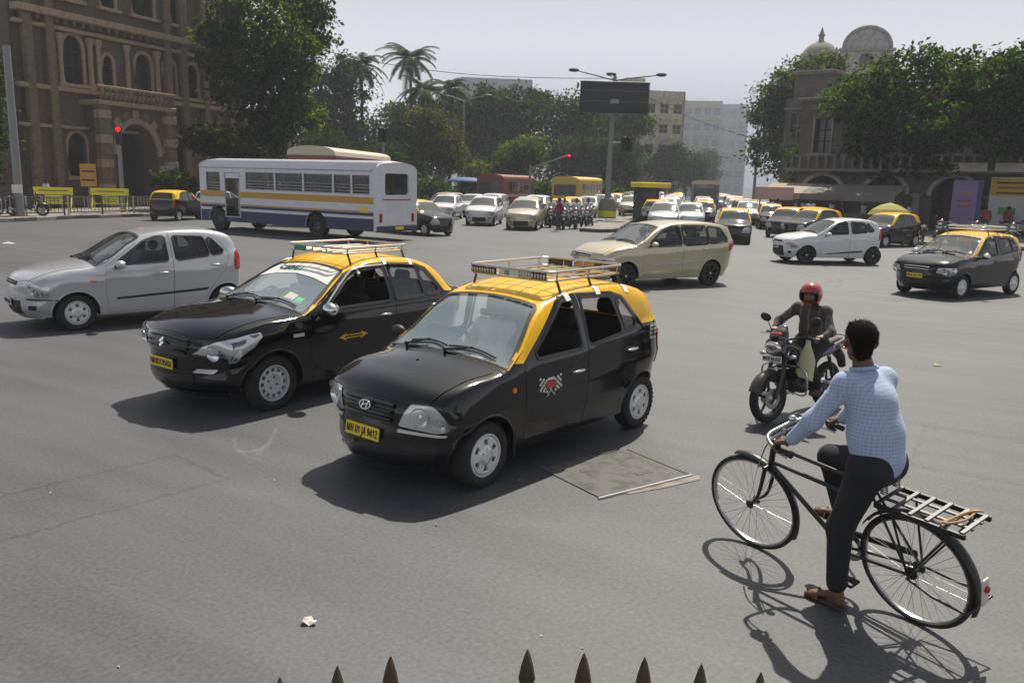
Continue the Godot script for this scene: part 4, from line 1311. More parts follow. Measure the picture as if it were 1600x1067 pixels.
# ---------------------------------------------------------------- walls with openings
func wall(mb: MB, outer: PackedVector2Array, holes: Array, xf: Transform3D, d0: float, d1: float) -> MB:
	var bb := bbox2(outer)
	var xs := [bb.position.x, bb.end.x]
	for h in holes:
		var b := bbox2(h)
		xs.append(b.get_center().x)
	xs.sort()
	for i in xs.size() - 1:
		if xs[i + 1] - xs[i] < 0.001: continue
		var st := PackedVector2Array([Vector2(xs[i], bb.position.y - 1), Vector2(xs[i + 1], bb.position.y - 1), Vector2(xs[i + 1], bb.end.y + 1), Vector2(xs[i], bb.end.y + 1)])
		var pcs: Array = Geometry2D.intersect_polygons(st, outer)
		for h in holes:
			var nx := []
			for q in pcs:
				for w in Geometry2D.clip_polygons(q, h):
					if Geometry2D.is_polygon_clockwise(w) == Geometry2D.is_polygon_clockwise(q): nx.append(w)
			pcs = nx
		for q in pcs:
			if q.size() >= 3: mb.prism(q, xf, d0, d1)
	return mb
func rect2(x0: float, y0: float, x1: float, y1: float) -> PackedVector2Array:
	return PackedVector2Array([Vector2(x0, y0), Vector2(x1, y0), Vector2(x1, y1), Vector2(x0, y1)])
func arch2(cx: float, y0: float, w: float, spring: float, rise: float, seg := 10) -> PackedVector2Array:
	var p := PackedVector2Array([Vector2(cx - w / 2, y0), Vector2(cx + w / 2, y0)])
	for i in seg + 1:
		var a := PI * i / seg
		p.append(Vector2(cx + cos(a) * w / 2, spring + sin(a) * rise))
	return p
func bevelled_loop(pts: Array, r: float) -> MB:
	return MB.new().tube(pts, r, 6, true)

# ---------------------------------------------------------------- big bus (x forward from the rear end, z right)
func big_bus() -> Node3D:
	var L := 10.1; var hw := 1.22; var zt := 2.82; var zb := 0.42
	var r := thing("bus", "white bus with gold stripe and navy skirt turning behind the silver hatchback", "bus")
	var wins := []
	for w in [[0.28, 1.12], [1.24, 2.08], [2.2, 3.7], [3.82, 5.32], [5.44, 7.1]]: wins.append(rect2(w[0], 1.82, w[1], 2.52))
	wins.append(rect2(8.75, 1.70, 9.6, 2.50))
	var door := rect2(7.50, 0.60, 8.42, 2.48)
	var arches := [circle2(Vector2(3.1, 0.5), 0.58, 24), circle2(Vector2(8.95, 0.5), 0.58, 24)]
	for s in [-1.0, 1.0]:
		var xf := Transform3D(Basis.IDENTITY, Vector3(0, 0, s * hw))
		var hl: Array = wins + arches
		if s < 0: hl = hl + [door]
		else: hl = hl + [rect2(7.4, 1.86, 8.5, 2.55)]
		part("side_wall", wall(MB.new(), rect2(0.06, zb, L - 0.06, zt), hl, xf, -0.03, 0.03), M.bus_white, r)
		var bands := [[1.45, 1.70, M.bus_gold], [1.118, 1.17, M.bus_gold], [0.995, 1.108, M.bus_navy], [zb + 0.004, 0.88, M.bus_navy]]
		for b in bands:
			var hl2 := arches.duplicate()
			if s < 0: hl2.append(door)
			part("stripe", wall(MB.new(), rect2(0.08, b[0], L - 0.08, b[1]), hl2, xf, s * 0.03, s * 0.036), b[2], r)
		for w in wins:
			var b := bbox2(w)
			var fr := part("window_frame", MB.new().tube([Vector3(b.position.x, b.position.y, s * (hw + 0.03)), Vector3(b.end.x, b.position.y, s * (hw + 0.03)), Vector3(b.end.x, b.end.y, s * (hw + 0.03)), Vector3(b.position.x, b.end.y, s * (hw + 0.03))], 0.022, 4, true), M.alu, r)
			for k in 3:
				var y: float = b.position.y + 0.1 + k * 0.12
				part("window_bar", MB.new().tube([Vector3(b.position.x, y, s * (hw + 0.015)), Vector3(b.end.x, y, s * (hw + 0.015))], 0.013, 5), M.alu, fr)
			part("window_glass", MB.new().box(Vector3(b.get_center().x, b.get_center().y, s * (hw - 0.005)), Vector3(b.size.x, b.size.y, 0.006)), M.glass_dark, fr)
	# roof: rounded section swept along
	var rf := MB.new()
	var sec := []
	for i in 15:
		var a := PI * i / 14.0
		sec.append(Vector2(cos(a) * (hw + 0.05), zt - 0.14 + pow(sin(a), 0.55) * 0.42))
	var xs := [0.02, 0.10, 0.35, 5.0, 9.7, 10.0, 10.1]
	var sc := [0.80, 0.93, 1.0, 1.0, 1.0, 0.94, 0.8]
	var rows := []
	for j in xs.size():
		var row := []
		for i in sec.size():
			var p: Vector2 = sec[i]
			var nn := Vector3(0, sin(PI * i / 14.0), cos(PI * i / 14.0))
			row.append(rf.vert(Vector3(xs[j], zt - 0.14 + (p.y - zt + 0.14) * sc[j], p.x * (0.94 + 0.06 * sc[j])), (nn + Vector3(-0.6 if j < 2 else (0.6 if j > 4 else 0.0), 0, 0)).normalized()))
		rows.append(row)
	for j in xs.size() - 1:
		for i in sec.size() - 1:
			rf.tri(rows[j][i], rows[j + 1][i], rows[j + 1][i + 1]); rf.tri(rows[j][i], rows[j + 1][i + 1], rows[j][i + 1])
	rf.box(Vector3(L / 2, zt - 0.16, 0), Vector3(L - 0.1, 0.04, hw * 2))
	part("roof", rf, M.bus_white, r)
	for s in [-1.0, 1.0]:
		part("gutter", MB.new().tube([Vector3(0.1, zt - 0.12, s * (hw + 0.05)), Vector3(L - 0.1, zt - 0.12, s * (hw + 0.05))], 0.025, 6), M.alu, r)
	# rear and front end
	var R := Transform3D(Basis(Vector3.UP, -PI / 2), Vector3.ZERO)   # local x -> world z
	var rear := MB.new()
	var ro := PackedVector2Array([Vector2(-hw, zb), Vector2(hw, zb)])
	for i in 11:
		var a := PI * i / 10.0
		ro.append(Vector2(cos(a) * hw, zt - 0.14 + pow(sin(a), 0.55) * 0.37))
	wall(rear, ro, [rounded(rect2(-0.72, 1.80, 0.72, 2.62), 0.08)], R, -0.03, 0.05)
	part("rear_panel", rear, M.bus_white, r)
	part("rear_window", MB.new().box(Vector3(0.02, 2.21, 0), Vector3(0.008, 0.82, 1.44)), M.glass_dark, r)
	part("rear_bumper", MB.new().box(Vector3(-0.02, 0.50, 0), Vector3(0.16, 0.24, hw * 2 + 0.04), 0.04), M.bus_navy, r)
	part("rear_stripe", MB.new().box(Vector3(-0.056, 1.62, 0), Vector3(0.012, 0.05, 1.7)), M.bus_red, r)
	for k in 6:
		part("louvre", MB.new().box(Vector3(-0.058, 1.12 + k * 0.07, 0.05), Vector3(0.014, 0.028, 1.3), 0.004), M.bus_white, r)
	for s in [-1.0, 1.0]:
		part("tail_light", MB.new().box(Vector3(-0.06, 0.92, s * 0.98), Vector3(0.03, 0.34, 0.16), 0.01), M.red_lens, r)
		part("corner_pillar", MB.new().tube([Vector3(0.0, zb, s * (hw - 0.02)), Vector3(0.0, zt, s * (hw - 0.02))], 0.075, 10), M.bus_white, r)
	part("number_plate", MB.new().box(Vector3(-0.11, 0.52, 0.1), Vector3(0.012, 0.12, 0.5), 0.003), M.plate_yellow, r)
	var yp := part("side_plate", MB.new().box(Vector3(0.55, 1.22, -hw - 0.036), Vector3(0.4, 0.22, 0.008), 0.002), M.plate_yellow, r)
	var front := MB.new()
	wall(front, ro, [rounded(rect2(-1.05, 1.35, 1.05, 2.6), 0.1)], R, -L, -L + 0.06)
	part("front_panel", front, M.bus_white, r)
	part("windscreen", MB.new().box(Vector3(L - 0.03, 1.97, 0), Vector3(0.01, 1.25, 2.1)), M.glass, r)
	# door with rails
	part("door_frame", MB.new().tube([Vector3(7.5, 0.6, -hw - 0.03), Vector3(7.5, 2.48, -hw - 0.03), Vector3(8.42, 2.48, -hw - 0.03), Vector3(8.42, 0.6, -hw - 0.03)], 0.03, 6), M.alu, r)
	part("step", MB.new().box(Vector3(7.96, 0.62, -hw + 0.2), Vector3(0.9, 0.05, 0.45), 0.01), M.alu, r)
	part("grab_rail", MB.new().tube([Vector3(7.62, 0.75, -hw), Vector3(7.62, 2.1, -hw)], 0.02, 6), M.alu, r)
	part("door_header", MB.new().box(Vector3(7.96, 2.36, -hw - 0.01), Vector3(0.9, 0.22, 0.03), 0.005), M.bus_white, r)
	# inside
	part("floor", MB.new().box(Vector3(L / 2, 0.75, 0), Vector3(L - 0.3, 0.06, hw * 2 - 0.08)), M.underside, r)
	for i in 9:
		for s in [-1.0, 1.0]:
			if i == 8 and s < 0: continue
			var x := 0.7 + i * 0.85
			var st := part("seat", MB.new().box(Vector3(x, 1.2, s * 0.7), Vector3(0.42, 0.1, 0.85), 0.03), M.seat_blue, r)
			part("seat_back", MB.new().box(Vector3(x - 0.22, 1.52, s * 0.7), Vector3(0.08, 0.6, 0.85), 0.03), M.seat_blue, st)
	part("chassis", MB.new().box(Vector3(L / 2, 0.5, 0), Vector3(L - 0.6, 0.3, 1.3), 0.05), M.underside, r)
	for x in [3.1, 8.95]:
		for s in [-1.0, 1.0]:
			wheel(r, Vector3(x, 0.47, s * (hw - 0.16)), 0.47, 0.28, "dark", s)
			part("wheel_well", MB.new().box(Vector3(x, 0.72, s * (hw - 0.45)), Vector3(1.1, 0.6, 0.04)), M.underside, r)
	return r
# a simpler bus for the far side of the junction, facing +x
func far_bus(nm: String, label: String, L: float, lower: Material, top: Material, stripe: Material) -> Node3D:
	var r := thing(nm, label, "bus")
	var hw := 1.2; var zt := 2.75
	var b := MB.new()
	var wins := []
	var n := int((L - 1.6) / 1.15)
	for i in n: wins.append(rect2(0.4 + i * 1.15, 1.55, 1.4 + i * 1.15, 2.35))
	for s in [-1.0, 1.0]:
		wall(b, rect2(0.05, 0.45, L - 0.05, zt), wins + [circle2(Vector2(2.4, 0.48), 0.56, 16), circle2(Vector2(L - 1.6, 0.48), 0.56, 16)], Transform3D(Basis.IDENTITY, Vector3(0, 0, s * hw)), -0.03, 0.03)
	var R := Transform3D(Basis(Vector3.UP, -PI / 2), Vector3.ZERO)
	wall(b, rect2(-hw, 0.45, hw, zt), [rounded(rect2(-1.02, 1.3, 1.02, 2.3), 0.1)], R, -L, -L + 0.06)
	wall(b, rect2(-hw, 0.45, hw, zt), [rounded(rect2(-0.8, 1.6, 0.8, 2.3), 0.1)], R, -0.03, 0.03)
	part("body", b, lower, r)
	var rf := MB.new()
	var sec := PackedVector2Array()
	for i in 13:
		var a := PI * i / 12.0
		sec.append(Vector2(cos(a) * (hw + 0.06), zt - 0.1 + pow(sin(a), 0.6) * 0.36))
	rf.prism(sec, R, -L - 0.05, 0.05)
	part("roof", rf, top, r)
	part("windscreen", MB.new().box(Vector3(L - 0.03, 1.8, 0), Vector3(0.01, 1.0, 2.04)), M.glass_far, r)
	part("rear_window", MB.new().box(Vector3(0.03, 1.95, 0), Vector3(0.01, 0.7, 1.6)), M.glass_far, r)
	for s in [-1.0, 1.0]:
		for w in wins:
			var c := bbox2(w)
			part("window", MB.new().box(Vector3(c.get_center().x, c.get_center().y, s * (hw - 0.01)), Vector3(c.size.x, c.size.y, 0.01)), M.glass_far, r)
		part("stripe", MB.new().box(Vector3(L / 2, 1.2, s * (hw + 0.034)), Vector3(L - 0.2, 0.22, 0.008)), stripe, r)
		part("headlight", MB.new().ellipsoid(Vector3(L + 0.01, 0.85, s * 0.85), Vector3(0.04, 0.11, 0.13), 10), M.lamp_far, r)
		for x in [2.4, L - 1.6]: wheel(r, Vector3(x, 0.47, s * (hw - 0.16)), 0.47, 0.28, "plain", s)
	part("front_bumper", MB.new().box(Vector3(L + 0.04, 0.55, 0), Vector3(0.14, 0.24, hw * 2), 0.04), M.trim, r)
	part("floor", MB.new().box(Vector3(L / 2, 0.6, 0), Vector3(L - 0.2, 0.1, hw * 2 - 0.1)), M.underside, r)
	return r

# ---------------------------------------------------------------- spoked wheel in the xy plane
func spoke_wheel(parent: Node3D, nm: String, c: Vector3, r: float, tw: float, spokes: int, rimm: Material, hub_r: float, bs := Basis.IDENTITY) -> Node3D:
	var o := Node3D.new()
	o.name = nm
	parent.add_child(o, true)
	o.transform = Transform3D(bs, c)
	var ring := []
	for i in 40: ring.append(Vector3(cos(TAU * i / 40) * (r - tw), sin(TAU * i / 40) * (r - tw), 0))
	part("tyre", MB.new().tube(ring, tw, 10, true), M.rubber, o)
	var X := Transform3D(Basis(Vector3.RIGHT, PI / 2), Vector3.ZERO)
	var ri := r - tw * 2.0
	part("rim", MB.new().lathe([Vector2(ri + tw * 0.4, -tw * 0.8), Vector2(ri - tw * 0.3, -tw * 0.6), Vector2(ri - tw * 0.35, 0), Vector2(ri - tw * 0.3, tw * 0.6), Vector2(ri + tw * 0.4, tw * 0.8)], X, 40), rimm, o)
	part("hub", MB.new().lathe([Vector2(0.006, -0.06), Vector2(0.006, -0.042), Vector2(hub_r, -0.04), Vector2(hub_r * 0.5, -0.025), Vector2(hub_r * 0.5, 0.025), Vector2(hub_r, 0.04), Vector2(0.006, 0.042), Vector2(0.006, 0.06)], X, 14), M.dark_metal, o)
	var sm: ArrayMesh = MB.new().tube([Vector3(0, 0, 0), Vector3(1, 0, 0)], 0.0016, 4).mesh()
	for i in spokes:
		var an := TAU * i / spokes
		var sd := -1.0 if i & 1 else 1.0
		var off := 0.35 * (1.0 if (i >> 1) & 1 else -1.0)
		var a := Vector3(cos(an + off) * hub_r * 0.9, sin(an + off) * hub_r * 0.9, sd * 0.034)
		var b := Vector3(cos(an) * (ri - tw * 0.2), sin(an) * (ri - tw * 0.2), 0)
		var sp := part("spoke", sm, M.spoke, o)
		var d := b - a
		var x := d.normalized(); var y := Vector3(0, 0, 1).cross(x).normalized(); var z := x.cross(y)
		sp.transform = Transform3D(Basis(x * d.length(), y, z), a)
	return o

# ---------------------------------------------------------------- roadster bicycle
func bicycle() -> Node3D:
	var r := thing("bicycle", "old black roadster bicycle with a flat rear carrier, leaning under the cyclist", "bicycle")
	spoke_wheel(r, "wheel", Vector3(0.59, 0.35, 0), 0.35, 0.0175, 32, M.rim_steel, 0.03, Basis(Vector3.UP, 0.10))
	spoke_wheel(r, "wheel", Vector3(-0.59, 0.35, 0), 0.35, 0.0175, 36, M.rim_steel, 0.04)
	var bb := Vector3(-0.13, 0.29, 0); var sc := Vector3(-0.31, 0.80, 0); var ht := Vector3(0.37, 0.87, 0); var hb := Vector3(0.42, 0.70, 0)
	var fr := MB.new()
	fr.tube([bb, sc + Vector3(-0.02, 0.05, 0)], 0.016, 10)
	fr.tube([bb, hb], 0.016, 10)
	fr.tube([sc, ht + Vector3(0.01, -0.03, 0)], 0.014, 10)
	fr.tube([sc + Vector3(0.035, -0.12, 0), hb + Vector3(0.0, 0.02, 0)], 0.014, 10)
	fr.tube([ht + Vector3(0, 0.03, 0), hb + Vector3(0, -0.02, 0)], 0.02, 10)
	for s in [-1.0, 1.0]:
		fr.tube([bb + Vector3(0, 0, s * 0.03), Vector3(-0.59, 0.35, s * 0.06)], 0.010, 8)
		fr.tube([sc + Vector3(0, 0, s * 0.02), Vector3(-0.59, 0.35, s * 0.06)], 0.008, 8)
	part("frame", fr, M.bike_black, r)
	var fk := MB.new()
	for s in [-1.0, 1.0]:
		fk.tube(smoothed([hb + Vector3(0.005, -0.02, s * 0.05), Vector3(0.47, 0.52, s * 0.055), Vector3(0.515, 0.42, s * 0.055), Vector3(0.59, 0.35, s * 0.055)], 4), [0.014, 0.014, 0.014, 0.013, 0.013, 0.012, 0.012, 0.011, 0.011, 0.010, 0.010, 0.009, 0.009], 8)
	fk.tube([hb + Vector3(0.005, -0.02, -0.06), hb + Vector3(0.005, -0.02, 0.06)], 0.018, 8)
	part("fork", fk, M.bike_black, r)
	var rd := MB.new()
	for s in [-1.0, 1.0]:
		rd.tube(smoothed([Vector3(0.28, 0.98, s * 0.02), Vector3(0.40, 0.86, s * 0.05), Vector3(0.47, 0.68, s * 0.062)], 4), 0.005, 6)
	part("brake_rod", rd, M.rim_steel, r)
	var hd := MB.new()
	hd.tube([ht, Vector3(0.30, 0.99, 0)], 0.014, 8)
	hd.tube(smoothed([Vector3(0.05, 0.97, -0.25), Vector3(0.17, 0.985, -0.245), Vector3(0.29, 1.0, -0.16), Vector3(0.31, 1.0, 0.0), Vector3(0.29, 1.0, 0.16), Vector3(0.17, 0.985, 0.245), Vector3(0.05, 0.97, 0.25)], 4), 0.012, 8)
	hd.tube(smoothed([Vector3(0.09, 0.935, -0.235), Vector3(0.18, 0.95, -0.22), Vector3(0.29, 0.965, -0.14), Vector3(0.29, 0.965, 0.14), Vector3(0.18, 0.95, 0.22), Vector3(0.09, 0.935, 0.235)], 4), 0.006, 6)
	var hn := part("handlebar", hd, M.rim_steel, r)
	for s in [-1.0, 1.0]:
		part("grip", MB.new().tube([Vector3(0.04, 0.969, s * 0.25), Vector3(0.16, 0.984, s * 0.246)], 0.017, 10), M.trim, hn)
	part("bell", MB.new().ellipsoid(Vector3(0.29, 1.035, 0.08), Vector3(0.028, 0.022, 0.028), 10), M.chrome, hn)
	# saddle
	var sd := skin([[Vector3(-0.43, 0.90, -0.065), 0.045, Vector3(-0.43, 0.90, 0.065), 0.045], [Vector3(-0.42, 0.905, 0), 0.05, Vector3(-0.20, 0.90, 0), 0.025]], 0.012, 0.04)
	part("saddle", sd, M.saddle, r)
	var sp := MB.new()
	sp.tube([sc + Vector3(-0.02, 0.04, 0), Vector3(-0.345, 0.88, 0)], 0.013, 8)
	for s in [-1.0, 1.0]:
		var coil := []
		for i in 25: coil.append(Vector3(-0.44 + cos(i * 1.05) * 0.02, 0.81 + i * 0.0025, s * 0.06 + sin(i * 1.05) * 0.02))
		sp.tube(coil, 0.004, 5)
	part("seat_post", sp, M.rim_steel, r)
	# mudguards
	for k in 2:
		var c := Vector3(0.59, 0.35, 0) if k == 0 else Vector3(-0.59, 0.35, 0)
		var a0 := 0.75 if k == 0 else -0.35
		var a1 := 3.55 if k == 0 else 2.6
		if k == 0: a0 = 1.25
		var mg := MB.new()
		var prev := []
		for i in 25:
			var an: float = lerp(a0, a1, i / 24.0)
			if k == 1: an = PI - an
			var row := []
			for j in 5:
				var t := (j - 2) / 2.0
				var rr := 0.378 - 0.016 * t * t
				row.append(mg.vert(c + Vector3(cos(an) * rr, sin(an) * rr, t * 0.034), (Vector3(cos(an), sin(an), t * 0.9)).normalized()))
			if i > 0:
				for j in 4:
					mg.tri(prev[j], row[j], row[j + 1]); mg.tri(prev[j], row[j + 1], prev[j + 1])
			prev = row
		part("mudguard", mg, M.bike_black, r)
	part("reflector", MB.new().box(Vector3(-0.985, 0.40, 0), Vector3(0.012, 0.16, 0.06), 0.004), M.sign_white, r)
	part("tail_reflector", MB.new().ellipsoid(Vector3(-0.998, 0.42, 0), Vector3(0.012, 0.022, 0.022), 10), M.red_lens, r)
	# rear carrier
	var cr := Node3D.new(); cr.name = "rear_carrier"; r.add_child(cr, true)
	for s in [-1.0, 1.0]:
		part("side_bar", MB.new().box(Vector3(-0.68, 0.765, s * 0.125), Vector3(0.52, 0.03, 0.022), 0.004), M.bike_black, cr)
		part("inner_bar", MB.new().box(Vector3(-0.68, 0.775, s * 0.043), Vector3(0.52, 0.012, 0.022), 0.003), M.carrier_grey, cr)
		part("strut", MB.new().tube([Vector3(-0.59, 0.35, s * 0.075), Vector3(-0.52, 0.75, s * 0.12)], 0.007, 6), M.bike_black, cr)
		part("strut", MB.new().tube([Vector3(-0.59, 0.35, s * 0.075), Vector3(-0.86, 0.75, s * 0.12)], 0.007, 6), M.bike_black, cr)
	for i in 6:
		part("cross_bar", MB.new().box(Vector3(-0.44 - i * 0.096, 0.782, 0), Vector3(0.026, 0.012, 0.25), 0.003), M.carrier_grey, cr)
	part("rope", MB.new().tube(smoothed([Vector3(-0.80, 0.795, -0.12), Vector3(-0.84, 0.80, 0.0), Vector3(-0.87, 0.80, 0.11), Vector3(-0.88, 0.80, -0.02), Vector3(-0.82, 0.80, -0.11), Vector3(-0.86, 0.812, 0.05), Vector3(-0.90, 0.80, 0.12)], 4), 0.007, 6), M.rope, cr)
	# stand folded up behind the wheel
	var sn := MB.new()
	sn.tube([Vector3(-0.59, 0.34, -0.085), Vector3(-0.76, 0.31, -0.11), Vector3(-0.96, 0.30, -0.12), Vector3(-0.96, 0.30, 0.12), Vector3(-0.76, 0.31, 0.11), Vector3(-0.59, 0.34, 0.085)], 0.009, 6)
	part("stand", sn, M.bike_black, r)
	# cranks and chain
	var X := Transform3D(Basis(Vector3.RIGHT, PI / 2), bb + Vector3(0, 0, 0.05))
	part("chainring", MB.new().lathe([Vector2(0.06, -0.003), Vector2(0.098, -0.003), Vector2(0.10, 0), Vector2(0.098, 0.003), Vector2(0.06, 0.003)], X, 28), M.rim_steel, r)
	var ck := MB.new()
	ck.tube([bb + Vector3(0, 0, -0.06), bb + Vector3(0, 0, 0.07)], 0.014, 8)
	ck.tube([bb + Vector3(0, 0, 0.065), bb + Vector3(0.12, 0.12, 0.075)], 0.009, 6)
	ck.tube([bb + Vector3(0, 0, -0.06), bb + Vector3(-0.12, -0.12, -0.07)], 0.009, 6)
	part("crank", ck, M.rim_steel, r)
	for s in [-1.0, 1.0]:
		part("pedal", MB.new().box(bb + Vector3(s * 0.12, s * 0.12, s * 0.125), Vector3(0.085, 0.022, 0.09), 0.006), M.trim, r)
	part("chain_case", MB.new().box(Vector3(-0.36, 0.40, 0.062), Vector3(0.42, 0.045, 0.02), 0.008, Basis(Vector3.BACK, -0.09)), M.bike_black, r)
	return r

# ---------------------------------------------------------------- motorcycle, x forward
func motorcycle(nm: String, label: String, full := true) -> Node3D:
	var r := thing(nm, label, "motorcycle")
	var cl := 0.014 if full else 0.035
	var st := Basis(Vector3.UP, -0.12)
	for k in 2:
		var c := Vector3(0.63, 0.30, 0) if k == 0 else Vector3(-0.63, 0.30, 0)
		var o := Node3D.new(); o.name = "wheel"; r.add_child(o, true); o.transform = Transform3D(st if k == 0 else Basis.IDENTITY, c)
		var ring := []
		for i in 36: ring.append(Vector3(cos(TAU * i / 36) * 0.252, sin(TAU * i / 36) * 0.252, 0))
		part("tyre", MB.new().tube(ring, 0.048, 10, true), M.rubber, o)
		var X := Transform3D(Basis(Vector3.RIGHT, PI / 2), Vector3.ZERO)
		part("rim", MB.new().lathe([Vector2(0.225, -0.035), Vector2(0.20, -0.03), Vector2(0.195, 0), Vector2(0.20, 0.03), Vector2(0.225, 0.035)], X, 30), M.alloy_dark, o)
		part("hub", MB.new().lathe([Vector2(0.02, -0.08), Vector2(0.075, -0.05), Vector2(0.075, 0.05), Vector2(0.02, 0.08)], X, 16), M.alloy, o)
		for i in 5:
			var an := TAU * i / 5 + 0.3
			part("wheel_spoke", MB.new().tube([Vector3(cos(an) * 0.06, sin(an) * 0.06, 0), Vector3(cos(an) * 0.2, sin(an) * 0.2, 0)], [0.018, 0.014], 6), M.alloy_dark, o)
		if k == 0:
			part("brake_disc", MB.new().lathe([Vector2(0.07, -0.07), Vector2(0.125, -0.07), Vector2(0.125, -0.066), Vector2(0.07, -0.066)], X, 24), M.alloy, o)
	# fork
	for s in [-1.0, 1.0]:
		var f := part("fork_leg", MB.new().tube([Vector3(0.63, 0.30, s * 0.095), Vector3(0.50, 0.58, s * 0.095), Vector3(0.41, 0.80, s * 0.095)], [0.026, 0.028, 0.018], 10), M.dark_metal, r)
		part("stanchion", MB.new().tube([Vector3(0.50, 0.58, s * 0.095), Vector3(0.38, 0.88, s * 0.095)], 0.016, 8), M.chrome, f)
	var fd := MB.new()
	var prev := []
	for i in 17:
		var an: float = lerp(0.35, 2.75, i / 16.0)
		var row := []
		for j in 7:
			var t := (j - 3) / 3.0
			var rr := 0.345 - 0.035 * t * t
			row.append(fd.vert(Vector3(0.63 + cos(an) * rr, 0.30 + sin(an) * rr, t * 0.075), Vector3(cos(an), sin(an), t * 1.2).normalized()))
		if i > 0:
			for j in 6:
				fd.tri(prev[j], row[j], row[j + 1]); fd.tri(prev[j], row[j + 1], prev[j + 1])
		prev = row
	part("front_mudguard", fd, M.moto_grey, r)
	# smooth bodywork
	part("tank", skin([[Vector3(0.24, 0.86, 0), 0.115, Vector3(-0.04, 0.84, 0), 0.085, Vector3(1, 0.9, 1.15)], [Vector3(0.20, 0.80, -0.10), 0.07, Vector3(0.20, 0.80, 0.10), 0.07], [Vector3(0.33, 0.76, -0.13), 0.04, Vector3(0.14, 0.72, -0.12), 0.035], [Vector3(0.33, 0.76, 0.13), 0.04, Vector3(0.14, 0.72, 0.12), 0.035]], cl, 0.05), M.moto_black, r)
	part("seat", skin([[Vector3(-0.08, 0.80, 0), 0.07, Vector3(-0.42, 0.80, 0), 0.09, Vector3(1, 0.6, 1.2)], [Vector3(-0.42, 0.82, 0), 0.09, Vector3(-0.78, 0.87, 0), 0.07, Vector3(1, 0.55, 1.15)]], cl, 0.04), M.saddle, r)
	part("tail_panel", skin([[Vector3(-0.15, 0.70, 0.0), 0.09, Vector3(-0.60, 0.76, 0.0), 0.085, Vector3(1, 0.7, 1.3)], [Vector3(-0.60, 0.76, 0), 0.08, Vector3(-0.92, 0.84, 0), 0.045]], cl, 0.04), M.moto_blue, r)
	part("headlamp_cowl", skin([[Vector3(0.47, 0.90, 0), 0.10, Vector3(0.43, 1.02, 0), 0.075, Vector3(0.9, 1.0, 1.25)], [Vector3(0.50, 0.84, -0.09), 0.045, Vector3(0.50, 0.84, 0.09), 0.045], [Vector3(0.38, 1.12, 0), 0.035, Vector3(0.47, 1.02, 0), 0.06, Vector3(1, 1, 1.9)], [Vector3(0.45, 0.92, -0.13), 0.05, Vector3(0.30, 0.86, -0.15), 0.03], [Vector3(0.45, 0.92, 0.13), 0.05, Vector3(0.30, 0.86, 0.15), 0.03]], cl, 0.05), M.moto_black, r)
	var hl := part("headlight", MB.new().ellipsoid(Vector3(0.575, 0.90, 0), Vector3(0.03, 0.068, 0.11), 16), M.chrome, r)
	part("lens", MB.new().ellipsoid(Vector3(0.582, 0.90, 0), Vector3(0.034, 0.076, 0.12), 16), M.lens, hl)
	part("cowl_sticker", MB.new().ellipsoid(Vector3(0.487, 1.052, 0), Vector3(0.048, 0.03, 0.08), 12, Basis(Vector3.BACK, -0.6)), M.moto_red, r)
	# engine
	part("engine", skin([[Vector3(0.08, 0.40, -0.09), 0.10, Vector3(0.08, 0.40, 0.09), 0.10], [Vector3(0.10, 0.42, 0), 0.10, Vector3(0.20, 0.62, 0), 0.085], [Vector3(-0.12, 0.40, -0.07), 0.10, Vector3(-0.12, 0.40, 0.07), 0.10]], cl, 0.03), M.engine, r)
	if full:
		for i in 5:
			part("cooling_fin", MB.new().box(Vector3(0.155 + i * 0.016, 0.52 + i * 0.032, 0), Vector3(0.22, 0.008, 0.23), 0.003, Basis(Vector3.BACK, -0.45)), M.engine, r)
	part("exhaust", MB.new().tube(smoothed([Vector3(0.26, 0.56, 0.04), Vector3(0.33, 0.40, 0.06), Vector3(0.22, 0.27, 0.10), Vector3(-0.15, 0.26, 0.14), Vector3(-0.40, 0.30, 0.15), Vector3(-0.85, 0.40, 0.16)], 3), [0.02, 0.02, 0.02, 0.02, 0.02, 0.02, 0.02, 0.02, 0.02, 0.024, 0.03, 0.045, 0.05, 0.05, 0.05, 0.046], 10), M.chrome, r)
	var fr := MB.new()
	fr.tube([Vector3(0.38, 0.84, 0), Vector3(0.30, 0.45, 0), Vector3(0.10, 0.28, 0)], 0.02, 8)
	for s in [-1.0, 1.0]:
		fr.tube([Vector3(0.36, 0.84, 0), Vector3(0.0, 0.72, s * 0.09), Vector3(-0.5, 0.72, s * 0.10), Vector3(-0.86, 0.80, s * 0.08)], 0.015, 8)
		fr.tube([Vector3(-0.18, 0.36, s * 0.10), Vector3(-0.63, 0.30, s * 0.10)], 0.022, 8)
		fr.tube([Vector3(-0.58, 0.34, s * 0.13), Vector3(-0.46, 0.70, s * 0.12)], 0.024, 8)
		fr.tube([Vector3(-0.05, 0.33, s * 0.10), Vector3(-0.05, 0.32, s * 0.24)], 0.013, 6)
		fr.tube([Vector3(-0.40, 0.42, s * 0.12), Vector3(-0.42, 0.42, s * 0.24)], 0.013, 6)
	part("frame", fr, M.dark_metal, r)
	part("crash_guard", MB.new().tube(smoothed([Vector3(0.30, 0.66, -0.04), Vector3(0.33, 0.66, -0.20), Vector3(0.33, 0.60, -0.30), Vector3(0.30, 0.40, -0.30), Vector3(0.22, 0.30, -0.20), Vector3(0.16, 0.30, 0.0), Vector3(0.22, 0.30, 0.20), Vector3(0.30, 0.40, 0.30), Vector3(0.33, 0.60, 0.30), Vector3(0.33, 0.66, 0.20), Vector3(0.30, 0.66, 0.04)], 4), 0.012, 8), M.chrome, r)
